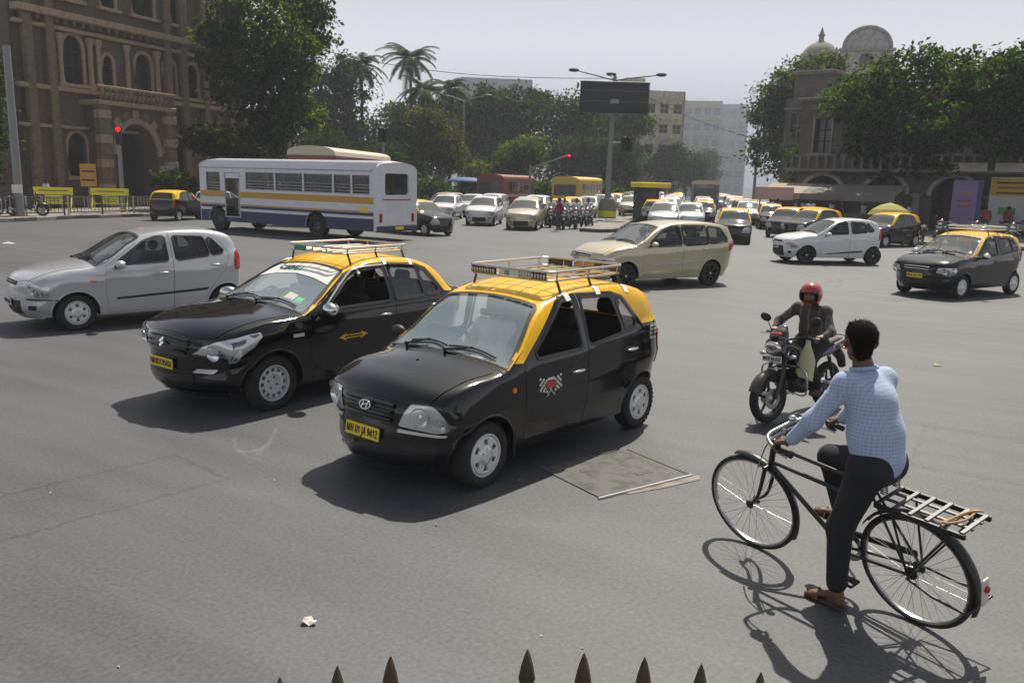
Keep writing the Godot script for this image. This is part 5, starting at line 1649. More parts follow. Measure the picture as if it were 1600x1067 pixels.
	var hb := part("handlebar", MB.new().tube(smoothed([Vector3(0.16, 1.02, -0.36), Vector3(0.24, 1.03, -0.26), Vector3(0.34, 0.99, -0.10), Vector3(0.36, 0.98, 0.0), Vector3(0.34, 0.99, 0.10), Vector3(0.24, 1.03, 0.26), Vector3(0.16, 1.02, 0.36)], 4), 0.012, 8), M.dark_metal, r)
	for s in [-1.0, 1.0]:
		part("grip", MB.new().tube([Vector3(0.15, 1.02, s * 0.37), Vector3(0.23, 1.03, s * 0.27)], 0.019, 8), M.trim, hb)
		part("lever", MB.new().tube([Vector3(0.25, 1.03, s * 0.25), Vector3(0.28, 1.02, s * 0.32), Vector3(0.24, 1.01, s * 0.40)], 0.006, 6), M.alloy, hb)
		var mn := part("mirror", MB.new().ellipsoid(Vector3(0.24, 1.21, s * 0.34), Vector3(0.022, 0.052, 0.078), 14, Basis(Vector3.RIGHT, s * -0.25)), M.trim, r)
		part("mirror_stem", MB.new().tube([Vector3(0.25, 1.03, s * 0.24), Vector3(0.26, 1.12, s * 0.27), Vector3(0.25, 1.19, s * 0.32)], 0.006, 6), M.trim, mn)
		part("indicator", skin([[Vector3(0.46, 0.80, s * 0.11), 0.012, Vector3(0.47, 0.80, s * 0.17), 0.012], [Vector3(0.47, 0.80, s * 0.20), 0.028, Vector3(0.47, 0.80, s * 0.23), 0.022]], 0.01, 0.01), M.lamp_far, r)
		part("rear_indicator", MB.new().tube([Vector3(-0.88, 0.76, s * 0.05), Vector3(-0.90, 0.74, s * 0.15)], 0.01, 6).ellipsoid(Vector3(-0.90, 0.74, s * 0.15), Vector3(0.035, 0.026, 0.03), 10), M.amber_lens, r)
	var np := part("number_plate", MB.new().box(Vector3(0.585, 0.765, 0), Vector3(0.008, 0.075, 0.26), 0.002), M.plate_white, r)
	if full:
		var tx := part("plate_lettering", text_mesh("MH 01 BG 4127", 0.055, 0.003), M.plate_ink, np)
		tx.transform = Transform3D(Basis(Vector3.UP, PI / 2), Vector3(0.591, 0.765, 0))
		var wd: float = tx.mesh.get_aabb().size.x
		tx.transform = tx.transform * Transform3D(Basis.from_scale(Vector3(0.24 / wd, 1, 1)), Vector3.ZERO)
	part("rear_mudguard", MB.new().tube([Vector3(-0.80, 0.74, 0), Vector3(-0.95, 0.62, 0), Vector3(-1.0, 0.50, 0)], [0.07, 0.06, 0.05], 8), M.trim, r)
	part("tail_light", MB.new().ellipsoid(Vector3(-0.955, 0.80, 0), Vector3(0.03, 0.035, 0.06), 10), M.red_lens, r)
	part("grab_rail", MB.new().tube(smoothed([Vector3(-0.55, 0.84, -0.13), Vector3(-0.85, 0.90, -0.12), Vector3(-0.93, 0.92, 0), Vector3(-0.85, 0.90, 0.12), Vector3(-0.55, 0.84, 0.13)], 3), 0.011, 6), M.alloy, r)
	part("front_brace", MB.new().tube([Vector3(0.36, 0.64, -0.09), Vector3(0.67, 0.655, 0), Vector3(0.36, 0.64, 0.09)], 0.012, 6), M.chrome, r)
	return r
# ---------------------------------------------------------------- people
func hand_bones(w: Vector3, f: Vector3, palm: Vector3, thumb: Vector3, curl: float) -> Array:
	# w wrist, f towards the knuckles, palm = direction the palm faces, thumb = side of the thumb
	var b := []
	b.append([w, 0.026, w + f * 0.045, 0.022, Vector3.ONE])
	for i in 4:
		var o: float = (1.5 - i) * 0.020
		var k = w + f * (0.088 - abs(i - 1.2) * 0.004) + thumb * o
		b.append([w + f * 0.03 + thumb * o * 0.7, 0.016, k, 0.0125])
		var ln: float = [0.040, 0.045, 0.042, 0.033][i]
		var p = k
		var a := 0.0
		for s in 3:
			a += curl * [0.9, 1.15, 0.8][s]
			var d := (f * cos(a) + palm * sin(a)).normalized()
			var q = p + d * ln * [1.0, 0.68, 0.55][s]
			b.append([p, 0.0095 - s * 0.0008, q, 0.0088 - s * 0.0008])
			p = q
	var t0 := w + f * 0.03 + thumb * 0.026
	var t1 := t0 + (f * 0.55 + thumb * 0.75 + palm * 0.35).normalized() * 0.038
	var t2 := t1 + (f * 0.75 + thumb * 0.15 + palm * 0.75 * curl).normalized() * 0.032
	b.append([t0, 0.015, t1, 0.0115]); b.append([t1, 0.0115, t2, 0.0095])
	return b
func head_bones(H: Vector3, hb: Basis) -> Array:
	var P := func(x, y, z): return H + hb * Vector3(x, y, z)
	var b := []
	b.append([P.call(-0.012, 0.025, 0), 0.082, P.call(0.012, 0.02, 0), 0.080, Vector3(1.08, 1.08, 0.98)])
	b.append([P.call(0.03, -0.045, 0), 0.058, P.call(0.048, -0.082, 0), 0.036])
	for s in [-1.0, 1.0]:
		b.append([P.call(0.0, -0.06, s * 0.045), 0.026, P.call(0.05, -0.088, s * 0.02), 0.022])
		b.append([P.call(0.062, -0.02, s * 0.038), 0.024, P.call(0.055, -0.015, s * 0.045), 0.022])
		b.append([P.call(0.078, 0.022, s * 0.022), 0.012, P.call(0.074, 0.022, s * 0.045), 0.011])
		b.append([P.call(-0.008, 0.005, s * 0.086), 0.012, P.call(-0.005, -0.028, s * 0.083), 0.009])
		b.append([P.call(-0.012, 0.0, s * 0.092), 0.008, P.call(-0.012, -0.012, s * 0.092), 0.007])
	b.append([P.call(0.088, 0.012, 0), 0.009, P.call(0.108, -0.026, 0), 0.014])
	b.append([P.call(0.09, -0.056, -0.016), 0.009, P.call(0.09, -0.056, 0.016), 0.009])
	b.append([P.call(0.088, -0.068, -0.012), 0.008, P.call(0.088, -0.068, 0.012), 0.008])
	return b
# J: joints in the figure's own frame (x ahead, y up, z right)
func figure(J: Dictionary, look: Dictionary, label: String, at: Vector3, turn: float, group := "") -> Node3D:
	var r := thing("person", label, "person", at, turn, group)
	var cell: float = look.get("cell", 0.013)
	var fine: bool = cell < 0.016
	var hb: Basis = look.get("head_turn", Basis.IDENTITY)
	var H: Vector3 = J.head
	var b := []
	# core under the clothes, one body
	b.append([J.pelvis, 0.10, J.chest, 0.11, Vector3(0.8, 1, 1.15)])
	b.append([J.neck, 0.052, H + hb * Vector3(-0.015, -0.05, 0), 0.052])
	b.append([J.chest, 0.09, J.neck, 0.052])
	for s in ["l", "r"]:
		b.append([J["sh_" + s], 0.05, J["el_" + s], 0.038])
		b.append([J["el_" + s], 0.038, J["wr_" + s], 0.026])
		b.append([J.chest, 0.07, J["sh_" + s], 0.05])
		b.append([J["hip_" + s], 0.08, J["kn_" + s], 0.052])
		b.append([J["kn_" + s], 0.05, J["an_" + s], 0.034])
		b.append([J.pelvis, 0.09, J["hip_" + s], 0.08])
		if not fine or look.get("shod", false):
			b.append([J["an_" + s], 0.034, J["toe_" + s], 0.024])
		else:   # bare foot in a sandal
			var an: Vector3 = J["an_" + s]; var to: Vector3 = J["toe_" + s]
			var fd := (to - an); fd.y = 0; fd = fd.normalized()
			var sd := fd.cross(Vector3.UP)
			b.append([an, 0.034, an - fd * 0.03 + Vector3(0, -0.05, 0), 0.032])
			b.append([an + Vector3(0, -0.02, 0), 0.034, to + Vector3(0, 0.005, 0), 0.024, Vector3(1, 0.8, 1)])
			for i in 5:
				b.append([to + sd * (i - 2) * 0.016, 0.013, to + sd * (i - 2) * 0.019 + fd * (0.04 - abs(i - 1) * 0.005), 0.009])
		if not fine:
			b.append([J["wr_" + s], 0.034, J["wr_" + s] + look.get("hand_" + s, Vector3(0.5, -0.5, 0)).normalized() * 0.11, 0.026])
	if not fine: b.append_array(head_bones(H, hb).slice(0, 2))
	var body := skin(b, cell, 0.03)
	if fine:
		body.add_mesh(skin(head_bones(H, hb), 0.0055, 0.014), Transform3D.IDENTITY)
		for s in ["l", "r"]:
			if look.has("hand_" + s):
				var h: Array = look["hand_" + s]
				body.add_mesh(skin(hand_bones(J["wr_" + s], h[0], h[1], h[2], h[3]), 0.0045, 0.006), Transform3D.IDENTITY)
	part("body", body, look.skin, r)
	# shirt
	var c := []
	var T: Basis = look.get("torso_turn", Basis.IDENTITY)
	var mid: Vector3 = (J.pelvis as Vector3).lerp(J.chest, 0.45)
	var full: float = look.get("build", 1.0)
	c.append([(J.pelvis as Vector3).lerp(J.chest, -0.02), 0.132 * full, mid, 0.136 * full, Vector3(0.92, 1, 1.25)])
	c.append([mid, 0.136 * full, J.chest, 0.134 * full, Vector3(0.90, 1, 1.22)])
	c.append([J.sh_l, 0.058, J.sh_r, 0.058])
	c.append([J.chest, 0.105, (J.chest as Vector3).lerp(J.neck, 0.8), 0.058])
	for s in ["l", "r"]:
		c.append([J["sh_" + s], 0.061, J["el_" + s], 0.050])
		if look.get("long", true): c.append([J["el_" + s], 0.052, (J["el_" + s] as Vector3).lerp(J["wr_" + s], 0.88), 0.041])
		c.append([J.chest, 0.09, J["sh_" + s], 0.058])
	part("shirt", skin(c, cell, 0.045), look.shirt, r)
	if fine:   # collar stands up round the neck
		var ring := []
		for i in 12:
			var a := TAU * i / 12
			ring.append((J.neck as Vector3) + Vector3(cos(a) * 0.066 - 0.005, -0.006 - 0.016 * cos(a), sin(a) * 0.07))
		part("collar", MB.new().tube(ring, 0.014, 6, true), look.shirt, r)
	# trousers
	var d := []
	d.append([J.hip_l, 0.118, J.hip_r, 0.118])
	d.append([(J.pelvis as Vector3).lerp(J.chest, 0.1), 0.118, J.pelvis, 0.122, Vector3(0.95, 1, 1.2)])
	for s in ["l", "r"]:
		d.append([J["hip_" + s], 0.108, J["kn_" + s], 0.074])
		d.append([J["kn_" + s], 0.074, (J["kn_" + s] as Vector3).lerp(J["an_" + s], 0.86), 0.060])
	part("trousers", skin(d, cell, 0.04), look.trousers, r)
	if look.has("hair"):
		var hh := []
		hh.append([H + hb * Vector3(-0.02, 0.045, 0), 0.080, H + hb * Vector3(-0.005, 0.05, 0), 0.078, Vector3(1.08, 1.0, 1.02)])
		hh.append([H + hb * Vector3(-0.045, 0.01, 0), 0.070, H + hb * Vector3(-0.048, -0.05, 0), 0.050, Vector3(0.85, 1, 1.24)])
		hh.append([H + hb * Vector3(0.06, 0.085, -0.03), 0.026, H + hb * Vector3(0.055, 0.09, 0.03), 0.026])
		var hm := skin(hh, 0.007 if fine else cell, 0.02)
		if fine:    # short strands lying over the scalp
			var rs := RandomNumberGenerator.new(); rs.seed = 4
			var nv := hm.v.size()
			for i in 1500:
				var k := rs.randi() % nv
				var p := hm.v[k]; var nn := hm.n[k]
				var dn := (Vector3(rs.randf_range(-0.4, 0.4), -0.8, rs.randf_range(-0.4, 0.4)) + hb * Vector3(-0.2, 0, 0))
				var tg := (dn - nn * dn.dot(nn) + nn * rs.randf_range(0.1, 0.5)).normalized()
				var l := rs.randf_range(0.010, 0.022)
				hm.tube([p - nn * 0.002, p + tg * l], [0.0016, 0.0005], 3, false, false)
		part("hair", hm, look.hair, r)
	if fine and look.get("face", true):
		for s in [-1.0, 1.0]:
			var e := part("eye", MB.new().ellipsoid(H + hb * Vector3(0.082, 0.006, s * 0.033), Vector3(0.011, 0.008, 0.014), 10, hb), M.eye_white, r)
			part("pupil", MB.new().ellipsoid(H + hb * Vector3(0.091, 0.006, s * 0.033), Vector3(0.004, 0.006, 0.006), 8, hb), M.hair, e)
			part("brow", MB.new().tube([H + hb * Vector3(0.094, 0.03, s * 0.014), H + hb * Vector3(0.09, 0.034, s * 0.036), H + hb * Vector3(0.076, 0.028, s * 0.055)], 0.005, 5), M.hair, r)
		part("lips", MB.new().ellipsoid(H + hb * Vector3(0.097, -0.062, 0), Vector3(0.005, 0.008, 0.022), 10, hb), M.lips, r)
	if look.has("shoes"):
		for s in ["l", "r"]:
			var an: Vector3 = J["an_" + s]; var to: Vector3 = J["toe_" + s]
			var fd := (to - an).normalized()
			part("shoe", skin([[an + Vector3(0, -0.03, 0) - fd * 0.03, 0.044, to, 0.038], [to, 0.038, to + fd * 0.04, 0.028]], max(cell, 0.012), 0.02), look.shoes, r)
	if look.has("sandals"):
		for s in ["l", "r"]:
			var an: Vector3 = J["an_" + s]; var to: Vector3 = J["toe_" + s]
			var fd := (to - an); fd.y = 0; fd = fd.normalized()
			var sd := fd.cross(Vector3.UP)
			var heel := an - Vector3(0, 0.082, 0) - fd * 0.05
			var tip := to - Vector3(0, 0.022, 0) + fd * 0.06
			var so := part("sandal", skin([[heel, 0.036, heel.lerp(tip, 0.5), 0.034, Vector3(1, 0.35, 1)], [heel.lerp(tip, 0.5), 0.036, tip - fd * 0.02, 0.042, Vector3(1, 0.35, 1)]], 0.009, 0.02), look.sandals, r)
			part("strap", MB.new().tube([heel.lerp(tip, 0.62) + sd * 0.045, heel.lerp(tip, 0.68) + Vector3(0, 0.062, 0), heel.lerp(tip, 0.62) - sd * 0.045], 0.009, 6), look.sandals, so)
	return r
func helmet(r: Node3D, H: Vector3, hb: Basis, m: Material):
	var mb := MB.new()
	var nu := 40; var nv := 26
	var idx := {}
	var P := func(i, j) -> Vector3:
		var th = TAU * i / nu - PI
		var ph: float = lerp(-1.05, PI / 2, float(j) / nv)
		return Vector3(cos(ph) * cos(th) * 0.150 - 0.005, sin(ph) * 0.152 + 0.025 + (0.02 * cos(th) if ph < -0.5 else 0.0), cos(ph) * sin(th) * 0.135)
	for i in nu:
		for j in nv:
			var th := TAU * (i + 0.5) / nu - PI
			var ph: float = lerp(-1.05, PI / 2, (j + 0.5) / nv)
			if abs(th) < 0.95 and ph > -0.58 and ph < 0.22: continue
			var q := []
			for c in [[0, 0], [1, 0], [1, 1], [0, 1]]:
				var p: Vector3 = P.call(i + c[0], j + c[1])
				var k := "%d %d" % [(i + c[0]) % nu, j + c[1]]
				if not idx.has(k): idx[k] = mb.vert(H + hb * p, (hb * (p - Vector3(0, 0.02, 0))).normalized())
				q.append(idx[k])
			mb.tri(q[0], q[1], q[2]); mb.tri(q[0], q[2], q[3])
	var o := part("helmet", mb, m, r)
	var rim := []
	for k in 24:
		var t := TAU * k / 24.0
		var th = 0.95 * sign(cos(t)) * pow(abs(cos(t)), 0.6)
		var ph = -0.18 + 0.40 * sign(sin(t)) * pow(abs(sin(t)), 0.6)
		rim.append(H + hb * Vector3(cos(ph) * cos(th) * 0.150 - 0.005, sin(ph) * 0.152 + 0.025, cos(ph) * sin(th) * 0.135))
	part("helmet_trim", MB.new().tube(rim, 0.009, 6, true), M.trim, o)
	part("helmet_liner", MB.new().ellipsoid(H + hb * Vector3(-0.03, 0.02, 0), Vector3(0.115, 0.125, 0.118), 18, hb), M.trim, o)
# a plain stander / walker for the far side of the junction
func stander(step: float, arms: float) -> Dictionary:
	return {"pelvis": Vector3(0, 0.92, 0), "chest": Vector3(0.01, 1.28, 0), "neck": Vector3(0, 1.44, 0), "head": Vector3(0.02, 1.57, 0),
		"sh_l": Vector3(0, 1.38, -0.19), "sh_r": Vector3(0, 1.38, 0.19), "el_l": Vector3(-0.06 - arms, 1.12, -0.24), "el_r": Vector3(0.04 + arms, 1.12, 0.24), "wr_l": Vector3(0.02 - arms, 0.88, -0.24), "wr_r": Vector3(0.14 + arms, 0.90, 0.23),
		"hip_l": Vector3(0, 0.88, -0.09), "hip_r": Vector3(0, 0.88, 0.09), "kn_l": Vector3(0.05 + step * 0.5, 0.48, -0.10), "kn_r": Vector3(0.03 - step * 0.3, 0.48, 0.10), "an_l": Vector3(step, 0.09, -0.10), "an_r": Vector3(-step, 0.10, 0.10), "toe_l": Vector3(step + 0.16, 0.035, -0.11), "toe_r": Vector3(-step + 0.15, 0.035, 0.11)}
func sitter() -> Dictionary:   # at a steering wheel, seat height 0 = hip height
	return {"pelvis": Vector3(-0.02, 0.02, 0), "chest": Vector3(-0.12, 0.36, 0), "neck": Vector3(-0.15, 0.52, 0), "head": Vector3(-0.12, 0.65, 0),
		"sh_l": Vector3(-0.13, 0.46, -0.18), "sh_r": Vector3(-0.13, 0.46, 0.18), "el_l": Vector3(0.10, 0.26, -0.24), "el_r": Vector3(0.10, 0.26, 0.24), "wr_l": Vector3(0.34, 0.36, -0.15), "wr_r": Vector3(0.34, 0.36, 0.15),
		"hip_l": Vector3(0, 0, -0.10), "hip_r": Vector3(0, 0, 0.10), "kn_l": Vector3(0.40, 0.10, -0.13), "kn_r": Vector3(0.40, 0.10, 0.13), "an_l": Vector3(0.60, -0.20, -0.12), "an_r": Vector3(0.60, -0.20, 0.12), "toe_l": Vector3(0.72, -0.16, -0.12), "toe_r": Vector3(0.72, -0.16, 0.12)}
# ---------------------------------------------------------------- road
func gp(x: float, depth: float, y := 0.0) -> Vector3:
	return Vector3(x, y, -depth)
var road_marks := []
func plan_marks():
	var r := RandomNumberGenerator.new(); r.seed = 77
	for k in 230:       # rubber marks in long arcs, many of them in pairs a track apart: [kind, centre, radius, start, sweep, amount, half width]
		var c := Vector2(r.randf_range(-40, 40), r.randf_range(-10, 70)); var rad := r.randf_range(4, 40)
		var a0 := r.randf_range(0, TAU); var da = r.randf_range(0.15, 0.7) * min(1.0, 12.0 / rad)
		var amp := r.randf_range(-0.020, 0.008); var wd := r.randf_range(0.05, 0.13)
		road_marks.append([0, c, rad, a0, da, amp, wd])
		if k & 1: road_marks.append([0, c, rad + 1.35, a0, da, amp, wd])
	for k in 240:       # oil spots
		road_marks.append([1, Vector2(r.randf_range(-30, 30), r.randf_range(0, 60)), r.randf_range(0.04, 0.5), r.randf_range(-0.030, -0.006)])
	for k in 22:        # repair patches
		road_marks.append([2, Vector2(r.randf_range(-24, 24), r.randf_range(3, 52)), r.randf_range(0.4, 2.4), r.randf_range(0.3, 1.0), r.randf_range(0, PI), r.randf_range(-0.016, 0.012)])
	for k in 34:        # cracks
		road_marks.append([3, Vector2(r.randf_range(-14, 14), r.randf_range(2.5, 34)), r.randf_range(0, TAU), r.randi_range(40, 160), r.randi()])
	for e in [[-2.5, 7.2, -2.27, 7.06, -2.24, 7.47], [-2.27, 7.06, -2.22, 7.5, -2.33, 7.9], [-2.62, 7.6, -2.5, 7.05, -2.1, 6.9]]:
		road_marks.append([4, e])
func road_image(X0: float, Z1: float, W: float, S: int) -> ImageTexture:   # x from X0, depth from Z1 - W to Z1
	var im := Image.create(S, S, false, Image.FORMAT_RGB8)
	var n1 := FastNoiseLite.new(); n1.seed = 11; n1.frequency = 0.22; n1.fractal_octaves = 5
	var n2 := FastNoiseLite.new(); n2.seed = 23; n2.frequency = 9.0 if W > 30.0 else 26.0; n2.fractal_octaves = 2
	var n4 := FastNoiseLite.new(); n4.seed = 57; n4.frequency = 1.2; n4.fractal_octaves = 3
	var f := PackedFloat32Array(); f.resize(S * S)
	var px := S / W
	var fine := 0.015 if W > 30.0 else 0.026
	for y in S:
		var d := Z1 - y / px
		for x in S:
			var xw := X0 + x / px
			# wear follows the turning traffic: stretched noise
			f[y * S + x] = 0.077 + 0.015 * n1.get_noise_2d(xw, d) + fine * n2.get_noise_2d(xw, d) + 0.016 * n4.get_noise_2d((xw * 0.86 - d * 0.5) * 0.12, (xw * 0.5 + d * 0.86) * 1.4)
	var r := RandomNumberGenerator.new(); r.seed = 5
	for m in road_marks:
		if m[0] == 0:
			var n := int(m[2] * m[4] * px * 1.2)
			var w: int = max(1, int(m[6] * px))
			for i in n:
				var a: float = m[3] + m[4] * i / n
				var dr := Vector2(cos(a), sin(a))
				var q: Vector2 = m[1] + dr * m[2]
				var cx := (q.x - X0) * px; var cy := (Z1 - q.y) * px
				if cx < -w or cy < -w or cx > S + w or cy > S + w: continue
				var fade: float = sin(PI * i / n) * m[5]
				for j in range(-w, w + 1):
					var ex := int(cx + dr.x * j); var ey := int(cy - dr.y * j)
					if ex >= 0 and ey >= 0 and ex < S and ey < S: f[ey * S + ex] += fade * 0.8 * (1.0 - abs(j) / (w + 1.0)) * r.randf_range(0.4, 1.2)
		elif m[0] == 1 or m[0] == 2:
			var R: float = (m[2] if m[0] == 1 else m[2] * 1.3) * px
			var cx: float = (m[1].x - X0) * px; var cy: float = (Z1 - m[1].y) * px
			if cx < -R or cy < -R or cx > S + R or cy > S + R: continue
			for yy in range(max(0, int(cy - R)), min(S, int(cy + R) + 1)):
				for xx in range(max(0, int(cx - R)), min(S, int(cx + R) + 1)):
					var v := Vector2(xx - cx, yy - cy) / px
					if m[0] == 1:
						var d: float = v.length() / m[2] + 0.55 * n1.get_noise_2d(xx / px * 9.0, yy / px * 9.0)
						if d < 1.0: f[yy * S + xx] += m[3] * (1.0 - d)
					else:
						v = v.rotated(m[4])
						var e: float = 0.04 * n4.get_noise_2d(v.x * 5.0, v.y * 5.0)
						var hx: float = m[2] + e - abs(v.x); var hy: float = m[2] * m[3] + e - abs(v.y)
						if hx > 0.0 and hy > 0.0:
							f[yy * S + xx] += m[5] if min(hx, hy) > 0.03 else -0.022
		elif m[0] == 3:
			var rc := RandomNumberGenerator.new(); rc.seed = m[4]
			var p: Vector2 = m[1]; var a: float = m[2]
			for i in m[3] * 4:
				if i % 4 == 0: a += rc.randf_range(-0.5, 0.5)
				p += Vector2.from_angle(a) * 0.01
				var ex := int((p.x - X0) * px); var ey := int((Z1 - p.y) * px)
				if ex >= 0 and ey >= 0 and ex < S and ey < S: f[ey * S + ex] *= 0.72
		else:
			var e: Array = m[1]
			for i in 300:
				var t := i / 300.0
				var q := Vector2(e[0], e[1]).lerp(Vector2(e[2], e[3]), t).lerp(Vector2(e[2], e[3]).lerp(Vector2(e[4], e[5]), t), t)
				for k in 3:
					var ex := int((q.x + r.randf_range(-0.02, 0.02) - X0) * px); var ey := int((Z1 - q.y + r.randf_range(-0.02, 0.02)) * px)
					if ex >= 0 and ey >= 0 and ex < S and ey < S: f[ey * S + ex] = lerp(f[ey * S + ex], 0.17, 0.3 * r.randf() * (0.4 + 0.6 * sin(t * 9.0) * sin(t * 9.0)))
	for y in S:
		for x in S:
			var g: float = max(f[y * S + x], 0.02)
			im.set_pixel(x, y, col(g * 0.925, g * 0.965, g * 1.03))
	return ImageTexture.create_from_image(im)
func sheet(x0: float, z0: float, x1: float, z1: float, y: float, n := 1) -> MB:
	var m := MB.new()
	var a := m.vert(Vector3(x0, y, -z0), Vector3.UP, Vector2(0, 1)); var b := m.vert(Vector3(x1, y, -z0), Vector3.UP, Vector2(1, 1))
	var c := m.vert(Vector3(x1, y, -z1), Vector3.UP, Vector2(1, 0)); var d := m.vert(Vector3(x0, y, -z1), Vector3.UP, Vector2(0, 0))
	m.tri(a, b, c); m.tri(a, c, d)
	return m
func flat_poly(p: PackedVector2Array, y: float) -> MB:   # (x, depth)
	var m := MB.new()
	for q in p: m.vert(Vector3(q.x, y, -q.y), Vector3.UP, q)
	var t := Geometry2D.triangulate_polygon(p)
	for i in range(0, t.size(), 3): m.tri(t[i], t[i + 1], t[i + 2])
	return m
func pavement(nm: String, p: PackedVector2Array, h: float, mtop: Material, mk: Material):
	var xf := Transform3D(Basis(Vector3(1, 0, 0), Vector3(0, 0, -1), Vector3(0, 1, 0)), Vector3.ZERO)
	var o := struct(nm, MB.new().prism(p, xf, 0.0, h), mtop)
	for i in p.size():
		var a := p[i]; var b := p[(i + 1) % p.size()]
		var l := a.distance_to(b)
		if l > 40.0: continue
		var n: int = max(1, int(l / 1.2))
		for k in n:
			var q := a.lerp(b, (k + 0.5) / n)
			var d := (b - a).normalized()
			var bs := Basis(Vector3(d.x, 0, -d.y), Vector3.UP, Vector3(d.x, 0, -d.y).cross(Vector3.UP))
			var kb := part("kerb_stone", MB.new().box(Vector3.ZERO, Vector3(l / n - 0.015, h + 0.02, 0.16), 0.015), mk if k & 1 else M.kerb_b, o)
			kb.transform = Transform3D(bs, Vector3(q.x, h * 0.5 + 0.008, -q.y))
func build_ground():
	struct("ground", sheet(-900, -30, 900, 1500, -0.02), tri(M.dust, 0.2, true))
	plan_marks()
	var rm := mt(1, 1, 1, 0.6)
	rm.albedo_texture = road_image(-32, 61, 64, 1536)
	var rn := mt(1, 1, 1, 0.6)
	rn.albedo_texture = road_image(-10, 20, 20, 2048)
	var ring := MB.new()
	for e in [[-32, -3, 32, 0], [-32, 20, 32, 61], [-32, 0, -10, 20], [10, 0, 32, 20]]:
		var k := ring.v.size()
		for c in [[e[0], e[1]], [e[2], e[1]], [e[2], e[3]], [e[0], e[3]]]: ring.vert(Vector3(c[0], 0, -c[1]), Vector3.UP, Vector2((c[0] + 32.0) / 64.0, (61.0 - c[1]) / 64.0))
		ring.tri(k, k + 1, k + 2); ring.tri(k, k + 2, k + 3)
	struct("road", ring, rm)
	struct("near_road", sheet(-10, 0, 10, 20, 0.0), rn)
	struct("far_road", sheet(-60, 61.0, 120, 420, -0.004), tri(M.asphalt_far, 0.12, true))
	struct("side_road", sheet(-120, -3, -32, 61, -0.004), tri(M.asphalt_far, 0.12, true))
	struct("side_road", sheet(32, -3, 120, 61, -0.004), tri(M.asphalt_far, 0.12, true))
	pavement("pavement", V2([-45, 30, -25, 35.5, -23, 38.2, -22.1, 41.8, -19.7, 46.5, -18.3, 50, -15.5, 66, -13, 90, -40, 110, -75, 90]), 0.15, M.paving, M.kerb_a)
	pavement("pavement", V2([14.5, 47, 18, 40.5, 24, 37.5, 34, 35, 60, 34, 75, 130, 44, 130, 25.5, 85, 19.5, 62]), 0.15, M.paving, M.kerb_a)
	pavement("traffic_island", V2([3.4, 43.2, 4.3, 42.6, 5.2, 43.4, 7.4, 54, 9.6, 62, 8.8, 62.5, 6.0, 55]), 0.16, M.paving, M.kerb_a)

# ---------------------------------------------------------------- foliage
func leaf_mesh(pts: Array, size: float, seed_: int, tints: Array, droop := 0.3, long := 1.9) -> ArrayMesh:
	# pts: [position, outward normal]; each gets one folded leaf
	var r := RandomNumberGenerator.new(); r.seed = seed_
	var v := PackedVector3Array(); var n := PackedVector3Array(); var c := PackedColorArray(); var ix := PackedInt32Array()
	for e in pts:
		var p: Vector3 = e[0]; var o: Vector3 = e[1]
		var d := (Vector3(r.randf_range(-1, 1), r.randf_range(-1, 1) - droop, r.randf_range(-1, 1)) + o * 0.6).normalized()
		var up := (o + Vector3(r.randf_range(-0.7, 0.7), r.randf_range(0.1, 1.2), r.randf_range(-0.7, 0.7))).normalized()
		var s := d.cross(up).normalized()
		if s.length() < 0.5: s = Vector3.RIGHT
		up = s.cross(d).normalized()
		var l := size * r.randf_range(0.7, 1.3); var w := l / long * 0.5
		var k := v.size()
		v.append(p); v.append(p + d * l * 0.5 + s * w + up * w * 0.35); v.append(p + d * l - up * l * 0.12); v.append(p + d * l * 0.5 - s * w + up * w * 0.35)
		var t: Color = tints[r.randi() % tints.size()]
		t = t * r.randf_range(0.7, 1.25)
		t.a = 1.0
		for j in 4:
			n.append(up); c.append(t)
		ix.append_array(PackedInt32Array([k, k + 1, k + 2, k, k + 2, k + 3]))
	var arr := []
	arr.resize(Mesh.ARRAY_MAX)
	arr[Mesh.ARRAY_VERTEX] = v; arr[Mesh.ARRAY_NORMAL] = n; arr[Mesh.ARRAY_COLOR] = c; arr[Mesh.ARRAY_INDEX] = ix
	var m := ArrayMesh.new()
	m.add_surface_from_arrays(Mesh.PRIMITIVE_TRIANGLES, arr)
	return m
const GREEN := [Color(0.326, 0.448, 0.066), Color(0.261, 0.390, 0.058), Color(0.435, 0.546, 0.066), Color(0.196, 0.293, 0.050)]
const DARK := [Color(0.167, 0.246, 0.059), Color(0.138, 0.202, 0.052), Color(0.216, 0.290, 0.067)]
const FRESH := [Color(0.493, 0.583, 0.054), Color(0.401, 0.503, 0.054), Color(0.602, 0.664, 0.068)]
const GOLD := [Color(0.552, 0.449, 0.048), Color(0.345, 0.343, 0.048), Color(0.635, 0.475, 0.048), Color(0.221, 0.224, 0.048)]
const OLIVE := [Color(0.317, 0.304, 0.060), Color(0.230, 0.248, 0.054), Color(0.403, 0.373, 0.096)]
